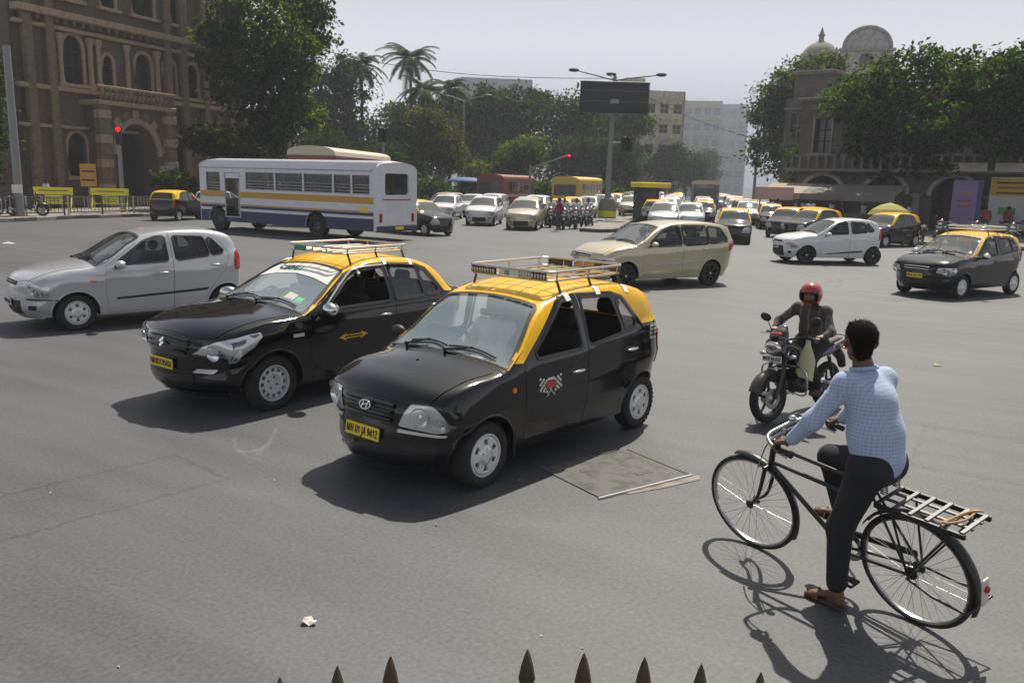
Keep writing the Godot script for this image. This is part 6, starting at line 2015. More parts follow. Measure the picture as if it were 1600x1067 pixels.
# lobes: [centre, radius vector]; sub-clumps are strewn over each lobe and leaves over each clump
func crown_points(lobes: Array, count: int, seed_: int, clump := 0.9) -> Array:
	var r := RandomNumberGenerator.new(); r.seed = seed_
	var cl := []
	var tot := 0.0
	for l in lobes: tot += l[1].x * l[1].z + l[1].x * l[1].y
	for l in lobes:
		var m := int(max(10.0, 260.0 * (l[1].x * l[1].z + l[1].x * l[1].y) / tot))
		for i in m:
			var d := Vector3(r.randfn(), r.randfn() * 0.9 + 0.25, r.randfn()).normalized()
			var rad := pow(r.randf(), 0.35) * r.randf_range(0.8, 1.08)
			cl.append([l[0] + d * l[1] * rad, d, clump * r.randf_range(0.5, 1.25)])
	var pts := []
	var per := count / cl.size() + 1
	for c in cl:
		for i in per:
			var q = Vector3(r.randfn(), r.randfn() * 0.55, r.randfn()) * c[2] * 0.5
			pts.append([c[0] + q, (c[1] + q * 0.4).normalized()])
	return pts
func tree(label: String, at: Vector3, h: float, lobes: Array, count: int, leaf: float, tints: Array, seed_: int, group := "", nm := "tree", trunk_r := 0.3, mat: Material = null) -> Node3D:
	var r := thing(nm, label, "tree" if nm.ends_with("tree") else "shrub", at, 0.0, group)
	var rr := RandomNumberGenerator.new(); rr.seed = seed_ + 5
	var tk := MB.new()
	var fork := h * 0.32
	tk.tube(smoothed([Vector3(0, -0.1, 0), Vector3(rr.randf_range(-0.15, 0.15), fork * 0.5, rr.randf_range(-0.15, 0.15)), Vector3(rr.randf_range(-0.3, 0.3), fork, rr.randf_range(-0.2, 0.2))], 3), [trunk_r * 1.35, trunk_r * 1.1, trunk_r, trunk_r * 0.92, trunk_r * 0.88, trunk_r * 0.85, trunk_r * 0.8], 9)
	for l in lobes:
		var c: Vector3 = l[0]
		tk.tube(smoothed([Vector3(0, fork * 0.85, 0), Vector3(c.x * 0.35, lerp(fork, c.y, 0.5), c.z * 0.35), c + Vector3(0, l[1].y * 0.2, 0)], 3), [trunk_r * 0.62, trunk_r * 0.52, trunk_r * 0.42, trunk_r * 0.34, trunk_r * 0.26, trunk_r * 0.18, trunk_r * 0.10], 6)
		for k in 4:
			var d = Vector3(rr.randf_range(-1, 1), rr.randf_range(-0.2, 0.8), rr.randf_range(-1, 1)) * l[1] * 0.85
			tk.tube([c + Vector3(0, -l[1].y * 0.1, 0), c + d * 0.5 + Vector3(0, 0.2, 0), c + d], [trunk_r * 0.22, trunk_r * 0.13, trunk_r * 0.04], 5)
	part("trunk", tk, M.bark, r)
	part("crown", leaf_mesh(crown_points(lobes, count, seed_, leaf * 2.6), leaf, seed_ + 1, tints), mat if mat else M.leaf, r)
	return r
func palm(label: String, at: Vector3, h: float, seed_: int, fr := 2.6) -> Node3D:
	var r := thing("palm_tree", label, "palm", at, 0.0, "palms behind the junction")
	var rr := RandomNumberGenerator.new(); rr.seed = seed_
	part("trunk", MB.new().tube(smoothed([Vector3(0, -0.1, 0), Vector3(0.2, h * 0.5, 0.1), Vector3(0.1, h, 0)], 4), [0.24, 0.22, 0.2, 0.19, 0.18, 0.17, 0.16, 0.16, 0.15], 8), M.bark, r)
	for k in 26:
		var az := TAU * k / 26 + rr.randf_range(-0.2, 0.2)
		var el := rr.randf_range(-0.5, 1.15)
		var d := Vector3(cos(az) * cos(el), sin(el), sin(az) * cos(el))
		var L := fr * rr.randf_range(0.8, 1.15)
		var rib := []
		var p := Vector3(0.1, h, 0)
		for i in 8:
			rib.append(p)
			p += d * L / 7.0
			d = (d + Vector3(0, -0.24, 0)).normalized()
		var fb := MB.new()
		fb.tube(rib, [0.03, 0.026, 0.022, 0.02, 0.016, 0.012, 0.008, 0.004], 4)
		var s := Vector3(-sin(az), 0, cos(az))
		for i in 22:
			var t := 0.12 + 0.86 * i / 22.0
			var q: Vector3 = (rib[int(t * 7)] as Vector3).lerp(rib[min(int(t * 7) + 1, 7)], fmod(t * 7, 1.0))
			var ax: Vector3 = (rib[min(int(t * 7) + 1, 7)] - rib[int(t * 7)]).normalized()
			for sd in [-1.0, 1.0]:
				var ld: Vector3 = (s * sd * 0.85 + ax * 0.6 + Vector3(0, -0.35, 0)).normalized()
				var ll := L * 0.26 * (1.0 - 0.55 * t)
				var w: Vector3 = ax * 0.085
				fb.quad(q - w, q + w, q + ld * ll + w * 0.2, q + ld * ll - w * 0.2)
		part("frond", fb, M.palm_leaf, r)
	return r

# ---------------------------------------------------------------- street furniture
func double_lamp(label: String, at: Vector3, h: float, arm: float, turn: float) -> Node3D:
	var r := thing("street_lamp", label, "street lamp", at, turn, "street lamps along the boulevard")
	part("pole", MB.new().tube([Vector3(0, 0, 0), Vector3(0, h * 0.5, 0), Vector3(0, h, 0)], [0.16, 0.12, 0.09], 10), M.pole_grey, r)
	part("base", MB.new().lathe([Vector2(0.26, 0), Vector2(0.26, 0.1), Vector2(0.18, 0.5), Vector2(0.16, 0.55)], Transform3D.IDENTITY, 12), M.pole_grey, r)
	for s in [-1.0, 1.0]:
		part("arm", MB.new().tube([Vector3(0, h - 0.05, 0), Vector3(s * arm * 0.5, h + arm * 0.16, 0), Vector3(s * arm, h + arm * 0.26, 0)], [0.05, 0.045, 0.04], 8), M.pole_grey, r)
		part("lamp_head", MB.new().ellipsoid(Vector3(s * (arm + 0.25), h + arm * 0.29, 0), Vector3(0.42, 0.09, 0.16), 12), M.pole_grey, r)
	return r
func signal_head(r: Node3D, at: Vector3, lit: bool, turn := 0.0):
	var b := part("signal_head", MB.new().box(Vector3.ZERO, Vector3(0.34, 1.0, 0.24), 0.03), M.trim, r)
	b.position = at; b.rotation.y = turn
	for i in 3:
		var y := 0.32 - i * 0.32
		part("visor", MB.new().lathe([Vector2(0.125, 0), Vector2(0.135, 0.18), Vector2(0.12, 0.18), Vector2(0.115, 0)], Transform3D(Basis(Vector3.RIGHT, PI / 2), Vector3(0, y, 0.12)), 14), M.trim, b)
		part("lens", MB.new().ellipsoid(Vector3(0, y, 0.125), Vector3(0.11, 0.11, 0.02), 14), (M.red_on if lit else M.red_off) if i == 0 else (M.amber_off if i == 1 else M.green_off), b)
	if lit:
		var l := OmniLight3D.new()
		l.name = "red_glow"
		l.light_color = Color(1, 0.1, 0.06); l.light_energy = 0.6; l.omni_range = 12.0; l.light_size = 0.1; l.shadow_enabled = true
		b.add_child(l)
		l.position = Vector3(0, 0.32, 0.34)
func railing(label: String, a: Vector2, b: Vector2, h: float, group: String):
	var L := a.distance_to(b)
	var d := (b - a) / L
	var r := thing("railing", label, "railing", Vector3(a.x, 0.15, -a.y), atan2(d.y, d.x), group)
	var pm: ArrayMesh = MB.new().box(Vector3(0, h / 2, 0), Vector3(0.07, h, 0.07), 0.01).mesh()
	var bm: ArrayMesh = MB.new().box(Vector3(0, h / 2 + 0.03, 0), Vector3(0.022, h - 0.2, 0.022)).mesh()
	var n := int(L / 1.6)
	for i in n + 1:
		part("post", pm, M.rail_dark if i & 1 else M.rail_pale, r).position.x = L * i / n
	var m := int(L / 0.2)
	for i in m:
		part("bar", bm, M.rail_pale if int(i / 4) & 1 else M.rail_dark, r).position.x = L * (i + 0.5) / m
	for y in [0.14, h - 0.05]:
		part("rail", MB.new().box(Vector3(L / 2, y, 0), Vector3(L, 0.045, 0.045), 0.008), M.rail_dark, r)
func barricade(label: String, at: Vector3, turn: float):
	var r := thing("barricade", label, "barricade", at, turn, "yellow barricades by the kerb")
	r.scale = Vector3(0.86, 0.8, 0.86)
	for s in [-1.0, 1.0]:
		part("leg", MB.new().tube([Vector3(s * 1.05, 0, 0.28), Vector3(s * 1.05, 1.35, 0), Vector3(s * 1.05, 0, -0.28)], 0.03, 6), M.barricade, r)
	for y in [0.22, 0.62]:
		part("rail", MB.new().tube([Vector3(-1.05, y, 0.0), Vector3(1.05, y, 0.0)], 0.025, 6), M.barricade, r)
	var bd := part("board", MB.new().box(Vector3(0, 1.42, 0.03), Vector3(2.3, 0.46, 0.03), 0.008), M.barricade, r)
	part("lettering_band", MB.new().box(Vector3(0, 1.44, 0.05), Vector3(1.7, 0.07, 0.006)), M.barricade_ink, bd)
	var b2 := part("board", MB.new().box(Vector3(0, 0.86, 0.03), Vector3(1.05, 0.58, 0.03), 0.008), M.barricade, r)
	part("lettering_band", MB.new().box(Vector3(0, 0.92, 0.05), Vector3(0.8, 0.06, 0.006)), M.barricade_ink, b2)
	part("lettering_band", MB.new().box(Vector3(0, 0.78, 0.05), Vector3(0.7, 0.06, 0.006)), M.barricade_ink, b2)

# ---------------------------------------------------------------- buildings
func opening(root: Node3D, xf: Transform3D, poly: PackedVector2Array, depth: float, mull: int, frame: Material, pane: Material, trim: Material, trim_r := 0.12):
	# window set back in the wall, with mullions and a moulded surround
	var bb := bbox2(poly)
	var w := part("window", MB.new(), frame, root) if false else null
	var fm := MB.new()
	var pts := []
	for p in poly: pts.append(xf * Vector3(p.x, p.y, -depth + 0.06))
	fm.tube(pts, 0.07, 4, true)
	for i in mull:
		var x: float = lerp(bb.position.x, bb.end.x, (i + 1.0) / (mull + 1.0))
		fm.tube([xf * Vector3(x, bb.position.y, -depth + 0.06), xf * Vector3(x, bb.end.y - 0.05 * bb.size.y, -depth + 0.06)], 0.05, 4)
	for k in 2:
		var y: float = bb.position.y + bb.size.y * (0.36 + 0.3 * k)
		fm.tube([xf * Vector3(bb.position.x, y, -depth + 0.06), xf * Vector3(bb.end.x, y, -depth + 0.06)], 0.045, 4)
	var wn := part("window", fm, frame, root)
	var pm := MB.new()
	pm.prism(poly, xf, -depth - 0.02, -depth)
	part("pane", pm, pane, wn)
	if trim:
		var tp := []
		for p in poly: tp.append(xf * Vector3(p.x, p.y, 0.02))
		part("surround", MB.new().tube(tp, trim_r, 6, true), trim, wn)
		part("sill", MB.new().box(xf * Vector3(bb.get_center().x, bb.position.y - 0.12, 0.1), Vector3(bb.size.x + 0.5, 0.22, 0.45), 0.03, xf.basis), trim, wn)
func town_hall():
	var C0 := Vector2(-28.5, 49.0); var C1 := Vector2(-21.3, 66.0)
	var d := (C1 - C0).normalized()
	var yaw := atan2(d.y, d.x)
	var r := thing("stone_building", "tall dark sandstone Gothic civic building with arched porch and balcony", "building", Vector3(C0.x, 0, -C0.y), yaw)
	# own frame: x along the facade, y up, z towards the street
	var I := Transform3D.IDENTITY
	var H := 20.0
	var arches := []
	var wins := []
	for e in [[3.6, 7.5, 1.5, 9.6, 0.85, 2], [6.1, 7.6, 0.95, 9.0, 0.6, 1], [8.95, 7.6, 1.5, 9.3, 0.8, 2], [11.2, 7.6, 1.2, 9.3, 0.7, 1], [13.3, 7.6, 1.2, 9.3, 0.7, 1], [15.6, 7.6, 1.3, 9.3, 0.7, 1],
		[3.6, 12.4, 1.6, 14.8, 0.9, 2], [6.4, 12.4, 1.2, 14.6, 0.7, 1], [9.2, 12.4, 1.9, 14.8, 1.0, 3], [12.2, 12.4, 1.3, 14.6, 0.7, 1], [15.0, 12.4, 1.5, 14.6, 0.8, 2],
		[3.5, 2.0, 1.5, 3.9, 0.8, 1], [11.9, 2.0, 1.3, 3.8, 0.7, 1], [15.0, 2.0, 1.3, 3.8, 0.7, 1]]:
		wins.append([arch2(e[0], e[1], e[2], e[3], e[4]), e[5]])
	var hl := []
	for w in wins: hl.append(w[0])
	var porch := arch2(6.9, 0.0, 3.4, 3.4, 2.0, 14)
	part("wall", wall(MB.new(), rect2(0, 0, 18.5, H), hl + [porch], I, -0.55, 0.0), M.stone_dark, r)
	for w in wins: opening(r, I, w[0], 0.45, w[1], M.frame_dark, M.pane_dark, M.stone_light, 0.13)
	# porch: projecting block with arch, balcony and piers
	var P := Transform3D(Basis.IDENTITY, Vector3(0, 0, 1.3))
	part("porch", wall(MB.new(), rect2(4.2, 0, 9.6, 6.35), [porch], P, -1.29, 0.0), M.stone_dark, r)
	var ap := []
	for i in 15:
		var a := PI * i / 14.0
		ap.append(Vector3(6.9 + cos(a) * 1.85, 3.4 + sin(a) * 2.15, 1.34))
	part("arch_moulding", MB.new().tube(ap, 0.2, 8), M.stone_light, r)
	for i in 9:    # voussoirs
		var a := PI * (i + 0.5) / 9.0
		part("arch_stone", MB.new().box(Vector3(6.9 + cos(a) * 2.25, 3.4 + sin(a) * 2.55, 1.32), Vector3(0.55, 0.5, 0.14), 0.03, Basis(Vector3.BACK, a)), M.stone_mid if i & 1 else M.stone_light, r)
	part("porch_hall", MB.new().box(Vector3(6.9, 2.9, -6.1), Vector3(5.0, 5.8, 0.2)).box(Vector3(4.4, 2.9, -3.3), Vector3(0.2, 5.8, 5.4)).box(Vector3(9.4, 2.9, -3.3), Vector3(0.2, 5.8, 5.4)).box(Vector3(6.9, 5.9, -3.3), Vector3(5.2, 0.2, 5.6)), M.stone_dark, r)
	part("balcony_floor", MB.new().box(Vector3(6.9, 6.48, 0.8), Vector3(6.2, 0.28, 1.9), 0.05), M.stone_light, r)
	part("balcony_rail", MB.new().box(Vector3(6.9, 7.42, 1.62), Vector3(6.2, 0.16, 0.24), 0.03), M.stone_light, r)
	for i in 17:
		part("baluster", MB.new().lathe([Vector2(0.07, 6.62), Vector2(0.11, 6.8), Vector2(0.06, 7.05), Vector2(0.08, 7.34)], Transform3D(Basis.IDENTITY, Vector3(4.05 + i * 0.356, 0, 1.62)), 8), M.stone_mid, r)
	for x in [4.25, 9.55]:
		var q := part("pier", MB.new().box(Vector3(x, 3.2, 1.42), Vector3(0.8, 6.3, 0.5), 0.05), M.stone_mid, r)
		for i in 8: part("quoin", MB.new().box(Vector3(x, 0.6 + i * 0.74, 1.45), Vector3(0.9 if i & 1 else 0.74, 0.5, 0.52), 0.03), M.stone_light if i & 1 else M.stone_mid, q)
	# buttresses, columns, string courses
	for x in [0.5, 1.9, 10.9, 12.3, 14.3, 16.9, 18.1]:
		part("buttress", MB.new().box(Vector3(x, H / 2, 0.22), Vector3(0.55, H, 0.44), 0.06), M.stone_mid, r)
	for x in [2.6, 4.7, 7.5, 10.0, 5.3]:
		part("column", MB.new().lathe([Vector2(0.24, 7.2), Vector2(0.24, 7.5), Vector2(0.15, 7.65), Vector2(0.14, 9.8), Vector2(0.26, 10.1), Vector2(0.26, 10.3)], Transform3D(Basis.IDENTITY, Vector3(x, 0, 0.2)), 10), M.stone_light, r)
	for e in [[0.5, 0.5, 0.9], [4.9, 0.2, 0.35], [7.1, 0.28, 0.4], [10.55, 0.25, 0.35], [11.3, 0.4, 0.7], [16.2, 0.35, 0.5], [19.8, 0.6, 0.9]]:
		part("string_course", MB.new().box(Vector3(9.2, e[0], e[2] * 0.5), Vector3(19.0, e[1], e[2]), 0.05), M.stone_light if e[0] > 1.0 else M.stone_mid, r)
	for i in 30:
		part("corbel", MB.new().box(Vector3(0.5 + i * 0.61, 10.98, 0.24), Vector3(0.24, 0.32, 0.44), 0.03), M.stone_mid, r)
	for e in [[2.2, 8.6, 0.6], [9.95, 9.0, 0.5], [12.3, 9.2, 0.45], [16.9, 8.8, 0.7]]:   # plaster and tile panels between the windows
		part("panel", MB.new().box(Vector3(e[0] + 0.1, e[1], 0.03), Vector3(e[2], 2.2, 0.1), 0.02), M.stone_pink, r)
	# return wall on the near side, far end and roof
	var B := Transform3D(Basis(Vector3.UP, PI / 2 + 0.0), Vector3(0, 0, 0))
	var rw := []
	for x in [3.0, 7.0, 11.0]:
		for y in [2.0, 7.6, 12.6]: rw.append(arch2(x, y, 1.5, y + 2.0, 0.8))
	var bs := Basis(Vector3(0, 0, 1), Vector3.UP, Vector3(-1, 0, 0))
	var N := Transform3D(bs, Vector3(0, 0, -14.0))
	part("side_wall", wall(MB.new(), rect2(0, 0, 14.0, H), rw, N, -0.55, 0.0), M.stone_dark, r)
	for w in rw: opening(r, N, w, 0.45, 1, M.frame_dark, M.pane_dark, M.stone_light, 0.13)
	part("back_wall", MB.new().box(Vector3(9.2, H / 2, -14.2), Vector3(18.5, H, 0.4)), M.stone_dark, r)
	part("far_wall", MB.new().box(Vector3(18.3, H / 2, -7), Vector3(0.4, H, 14)), M.stone_dark, r)
	part("roof", MB.new().prism(V2([-0.6, 0, 19.1, 0, 16, 4, 2.5, 4]), Transform3D(Basis.IDENTITY, Vector3(0, H + 0.1, 0)), -14.4, 0.6), M.roof_tile, r)
func block(nm: String, label: String, at: Vector3, turn: float, L: float, D: float, storeys: int, sh: float, bays: int, m: Material, trimm: Material, win_w: float, win_h: float, balcony: bool, parapet := 0.8) -> Node3D:
	var r := thing(nm, label, "building", at, turn)
	var H := storeys * sh
	var R90 := Basis(Vector3(0, 0, 1), Vector3.UP, Vector3(-1, 0, 0))
	var faces := [[Transform3D.IDENTITY, L, bays, "front_wall"], [Transform3D(R90, Vector3(0, 0, -D)), D, max(2, int(bays * D / L)), "side_wall"], [Transform3D(Basis(Vector3(0, 0, -1), Vector3.UP, Vector3(1, 0, 0)), Vector3(L, 0, 0)), D, max(2, int(bays * D / L)), "side_wall"]]
	for f in faces:
		var hl := []
		for s in storeys:
			for b in f[2]:
				var cx: float = f[1] * (b + 0.5) / f[2]
				hl.append(rect2(cx - win_w / 2, s * sh + (sh - win_h) * 0.5 + 0.1, cx + win_w / 2, s * sh + (sh + win_h) * 0.5 + 0.1))
		part(f[3], wall(MB.new(), rect2(0, 0, f[1], H + parapet), hl, f[0], -0.3, 0.0), m, r)
		for h in hl:
			var bb := bbox2(h)
			var xf: Transform3D = f[0]
			var c := xf * Vector3(bb.get_center().x, bb.get_center().y, -0.22)
			var w := part("window", MB.new().box(c, Vector3(bb.size.x, 0.08, 0.1), 0.0, xf.basis).box(c, Vector3(0.08, bb.size.y, 0.1), 0.0, xf.basis), M.frame_pale, r)
			part("pane", MB.new().box(xf * Vector3(bb.get_center().x, bb.get_center().y, -0.27), Vector3(bb.size.x, bb.size.y, 0.02), 0.0, xf.basis), M.pane_dark, w)
			part("sill", MB.new().box(xf * Vector3(bb.get_center().x, bb.end.y + 0.1, 0.18), Vector3(bb.size.x + 0.3, 0.1, 0.4), 0.0, xf.basis), trimm, w)
		for s in range(1, storeys + 1):
			part("floor_band", MB.new().box((f[0] as Transform3D) * Vector3(f[1] / 2, s * sh, 0.06), Vector3(f[1] + 0.12, 0.22, 0.14), 0.0, (f[0] as Transform3D).basis), trimm, r)
		if balcony and f[3] == "front_wall":
			for s in range(1, storeys):
				var bl := part("balcony", MB.new().box(Vector3(L / 2, s * sh + 0.05, 0.6), Vector3(L * 0.9, 0.15, 1.2), 0.02), trimm, r)
				part("balcony_rail", MB.new().box(Vector3(L / 2, s * sh + 1.0, 1.15), Vector3(L * 0.9, 0.08, 0.08)), trimm, bl)
				for k in int(L * 0.9 / 0.5):
					part("baluster", MB.new().box(Vector3(L * 0.05 + 0.25 + k * 0.5, s * sh + 0.55, 1.15), Vector3(0.12, 0.9, 0.08)), trimm, bl)
	part("roof", MB.new().box(Vector3(L / 2, H + 0.02, -D / 2), Vector3(L - 0.5, 0.2, D - 0.5)), M.roof_flat, r)
	part("back_wall", MB.new().box(Vector3(L / 2, H / 2, -D + 0.1), Vector3(L - 0.4, H, 0.2)), m, r)
	return r
# ---------------------------------------------------------------- near vehicles and riders
func place(o: Node3D, x: float, depth: float, deg: float):
	o.position = Vector3(x, 0, -depth)
	o.rotation.y = deg_to_rad(deg)
func in_car(carn: Node3D, p: Vector3) -> Vector3:
	return carn.position + Basis(Vector3.UP, carn.rotation.y) * p
func near_cars():
	var sp := spec_santro()
	sp.glass = M.glass_sky_dust
	var a := car(sp, "taxi", "dusty black taxi with yellow roof, wire roof rack and chequered-flag door sticker, nearest the camera")
	place(a, 0.0137, 7.818, 230.4)
	var B: Body = bodies[a]
	rack(a, B, 0.12, -1.12, 0.50, 1.592, 1.672, true)
	# emblem on the grille
	var em := Node3D.new(); em.name = "emblem"; a.add_child(em)
	var c := B.T(Vector2(3.62, 0), 0.03); var nn := B.TN(Vector2(3.62, 0)); nn.z = 0; nn = nn.normalized()
	var xx := Vector3.UP.cross(nn).normalized()
	em.transform = Transform3D(Basis(xx, nn.cross(xx), nn), c)
	var ring := []
	for i in 24: ring.append(Vector3(cos(TAU * i / 24) * 0.062, sin(TAU * i / 24) * 0.036, 0))
	part("emblem_ring", MB.new().tube(ring, 0.007, 6, true), M.chrome, em)
	part("emblem_bar", MB.new().tube([Vector3(-0.035, -0.026, 0), Vector3(-0.018, 0.027, 0)], 0.0075, 6), M.chrome, em)
	part("emblem_bar", MB.new().tube([Vector3(0.018, -0.027, 0), Vector3(0.035, 0.026, 0)], 0.0075, 6), M.chrome, em)
	part("emblem_bar", MB.new().tube([Vector3(-0.026, -0.008, 0), Vector3(0.0, 0.004, 0), Vector3(0.026, 0.008, 0)], 0.0075, 6), M.chrome, em)
	# chequered-flag sticker on the front door
	var st := Node3D.new(); st.name = "door_sticker"; a.add_child(st)
	var S := func(x: float, z: float) -> PackedVector2Array: return PackedVector2Array([Vector2(x, z), Vector2(x + 0.026, z), Vector2(x + 0.026, z + 0.022), Vector2(x, z + 0.022)])
	for sd in [-1.0, 1.0]:
		for i in 5:
			for j in 5:
				if (i + j) & 1: continue
				var ox: float = 0.41 + sd * (0.06 + i * 0.021)
				part("chequer", panel(B, 0, [S.call(ox - 0.013, 0.70 + j * 0.024 + i * 0.006 - 0.02)], [], 0.003, [-1.0], 0.2), M.sign_white, st)
	part("sticker_band", panel(B, 0, [rect2(0.33, 0.72, 0.49, 0.775)], [], 0.0045, [-1.0], 0.2), M.moto_red, st)
	part("sticker_scroll", panel(B, 0, [rect2(0.365, 0.785, 0.455, 0.81)], [], 0.0045, [-1.0], 0.2), M.sign_white, st)
	for sd in [-1.0, 1.0]:
		part("sticker_stick", panel(B, 0, [PackedVector2Array([Vector2(0.41 + sd * 0.05, 0.645), Vector2(0.41 + sd * 0.062, 0.645), Vector2(0.41 - sd * 0.012, 0.72), Vector2(0.41 - sd * 0.024, 0.72)])], [], 0.003, [-1.0], 0.2), M.sign_white, st)
	# permit notice behind the rear window
	var pn := part("permit_notice", pad_side(B, rect2(-1.42, 0.93, -1.28, 1.07), 0.004, [-1.0], 0.2), M.paper, a)
	for k in 3:
		part("notice_line", panel(B, 0, [rect2(-1.41, 1.035 - k * 0.04, -1.29, 1.052 - k * 0.04)], [], 0.0065, [-1.0], 0.3), M.plate_ink, pn)
	# garland and papers on the dashboard, washer jet
	var dz := B.b0 + B.b1 * 0.7
	for k in 9:
		part("dash_flower", MB.new().ellipsoid(Vector3(0.83 - abs(k - 4) * 0.012, dz - 0.01, -0.42 + k * 0.1), Vector3(0.03, 0.024, 0.032), 8), M.flower_yellow if k % 3 != 1 else M.sign_white, a)
	part("dash_cloth", MB.new().box(Vector3(0.74, dz - 0.02, 0.1), Vector3(0.2, 0.02, 0.6), 0.008), M.sign_white, a)
	part("washer_jet", MB.new().ellipsoid(B.T(Vector2(6.45, 0.05), 0.006), Vector3(0.014, 0.01, 0.012), 8), M.trim, a)
	part("tow_hook", MB.new().tube([B.T(Vector2(1.5, 0.22), 0.0), B.T(Vector2(1.5, 0.22), 0.05)], 0.016, 8), M.concrete, a)
	for s in [-1.0, 1.0]:
		var md := part("mud_flap", MB.new().box(Vector3(1.19 - 0.345, 0.27, s * 0.66), Vector3(0.015, 0.2, 0.17), 0.004), M.trim, a)
	part("wing_mirror", MB.new().ellipsoid(Vector3(0.70, 1.03, 0.86), Vector3(0.05, 0.06, 0.09), 14), M.trim, a)
	# pressed side panel: rubbing strip over the doors
	var dl := figure(sitter(), {"cell": 0.024, "skin": M.skin_dark, "shirt": M.shirt_white, "trousers": M.trousers_dark, "hair": M.hair, "hand_l": Vector3(1, 0, 0), "hand_r": Vector3(1, 0, 0)}, "driver in white shirt behind the wheel of the nearest taxi", in_car(a, Vector3(0.02, 0.60, 0.33)), a.rotation.y)

	var sd2 := spec_dzire()
	sd2.glass = M.glass_sky_dust
	sd2.marks.ws_a = 0.86
	var b := car(sd2, "taxi", "glossy black saloon taxi with yellow roof, white sun strip and chrome mirrors")
	place(b, -2.425, 9.994, 233.1)
	var Bd: Body = bodies[b]
	rack(b, Bd, 0.02, -1.12, 0.50, 1.575, 1.642, false)
	part("rack_sign", MB.new().box(Vector3(0.02, 1.61, 0.22), Vector3(0.012, 0.075, 0.22), 0.003), M.sign_green, b)
	# white sun strip across the top of the windscreen with a word in green
	var strip := PackedVector2Array([Vector2(8.60, -0.875), Vector2(8.93, -0.855), Vector2(8.97, 0.0), Vector2(8.93, 0.855), Vector2(8.60, 0.875), Vector2(8.66, 0.5), Vector2(8.70, 0.0), Vector2(8.66, -0.5)])
	var ss := part("sun_strip", panel(Bd, 1, [strip], [], 0.002), M.tape_white, b)
	# flowing green script, drawn as strokes: (distance along the line, height) in the strip
	for sk in [[0.00, 0.055, 0.02, 0.01, 0.07, 0.0, 0.10, 0.03], [0.05, 0.09, 0.07, 0.07], [0.13, 0.10, 0.14, 0.0, 0.20, 0.005, 0.22, 0.05], [0.24, 0.11, 0.25, 0.01, 0.31, 0.0, 0.34, 0.04, 0.31, 0.055], [0.27, 0.10, 0.30, 0.085], [0.38, 0.07, 0.40, 0.01, 0.46, 0.005, 0.50, 0.03], [0.44, 0.08, 0.46, 0.075], [0.54, 0.10, 0.55, 0.02, 0.58, 0.0]]:
		var pts := []
		for i in range(0, sk.size(), 2): pts.append(Bd.T(Vector2(8.76 + sk[i + 1], 0.57 - sk[i]), 0.005))
		part("script_stroke", MB.new().tube(smoothed(pts, 3) if pts.size() > 2 else pts, 0.006, 5), M.sign_green, ss)
	# stickers low on the screen
	part("screen_sticker", panel(Bd, 1, [PackedVector2Array([Vector2(8.16, -0.60), Vector2(8.27, -0.60), Vector2(8.27, -0.74), Vector2(8.16, -0.74)])], [], 0.002), M.sticker_green, b)
	part("screen_sticker", panel(Bd, 1, [PackedVector2Array([Vector2(8.2, -0.36), Vector2(8.33, -0.36), Vector2(8.3, -0.57), Vector2(8.17, -0.57)])], [], 0.002), M.paper, b)
	# badge
	var em2 := Node3D.new(); em2.name = "emblem"; b.add_child(em2)
	var c2 := Bd.T(Vector2(3.55, 0), 0.03); var n2 := Bd.TN(Vector2(3.55, 0)); n2.z = 0; n2 = n2.normalized()
	var x2 := Vector3.UP.cross(n2).normalized()
	em2.transform = Transform3D(Basis(x2, n2.cross(x2), n2), c2)
	part("emblem_stroke", MB.new().prism(V2([-0.05, 0.005, 0.0, 0.05, 0.03, 0.03, -0.01, -0.005, 0.03, -0.03]), Transform3D.IDENTITY, 0, 0.012), M.chrome, em2)
	part("emblem_stroke", MB.new().prism(V2([0.05, -0.01, 0.0, -0.055, -0.03, -0.035, 0.015, 0.003, -0.02, 0.028]), Transform3D.IDENTITY, 0.001, 0.013), M.chrome, em2)
	# gold arrow transfer on the front door
	var ar := Node3D.new(); ar.name = "door_transfer"; b.add_child(ar)
	for z in [0.655, 0.685]:
		part("transfer_line", panel(Bd, 0, [rect2(0.02, z, 0.26, z + 0.012)], [], 0.003, [-1.0], 0.3), M.flower_yellow, ar)
	for e in [[0.26, 1.0], [0.02, -1.0]]:
		part("transfer_arrow", panel(Bd, 0, [V2([e[0] - e[1] * 0.02, 0.63, e[0] + e[1] * 0.10, 0.676, e[0] - e[1] * 0.02, 0.722, e[0] + e[1] * 0.02, 0.676])], [], 0.003, [-1.0], 0.3), M.flower_yellow, ar)
	# rain deflectors over the door windows
	for e in [[0.56, 1.03, 0.09, 1.345, -0.11, 1.42, -0.48, 1.437], [-0.58, 1.437, -0.8, 1.425, -1.02, 1.396]]:
		for s in [-1.0, 1.0]:
			var pts := []
			for i in range(0, e.size(), 2): pts.append(Bd.S(Vector2(e[i], e[i + 1]), s, 0.02))
			part("rain_deflector", MB.new().tube(smoothed(pts, 3), 0.014, 6), M.chrome if e[0] > 0 else M.trim, b)
	for z in [-0.38, 0.38]:
		part("seat_cover", MB.new().box(Vector3(-0.26, 0.80, z), Vector3(0.15, 0.34, 0.50), 0.05, Basis(Vector3.BACK, 0.22)), M.seat_red, b)
	figure(sitter(), {"cell": 0.024, "skin": M.skin_dark, "shirt": M.shirt_pale, "trousers": M.trousers_dark, "hair": M.hair, "hand_l": Vector3(1, 0, 0), "hand_r": Vector3(1, 0, 0)}, "driver in pale shirt inside the taxi with the white sun strip", in_car(b, Vector3(-0.02, 0.60, 0.37)), b.rotation.y)

	var si := spec_i10()
	var d := car(si, "hatchback", "silver hatchback with black rubbing strip on the far left of the near row")
	place(d, -6.367, 14.0, 222.0)
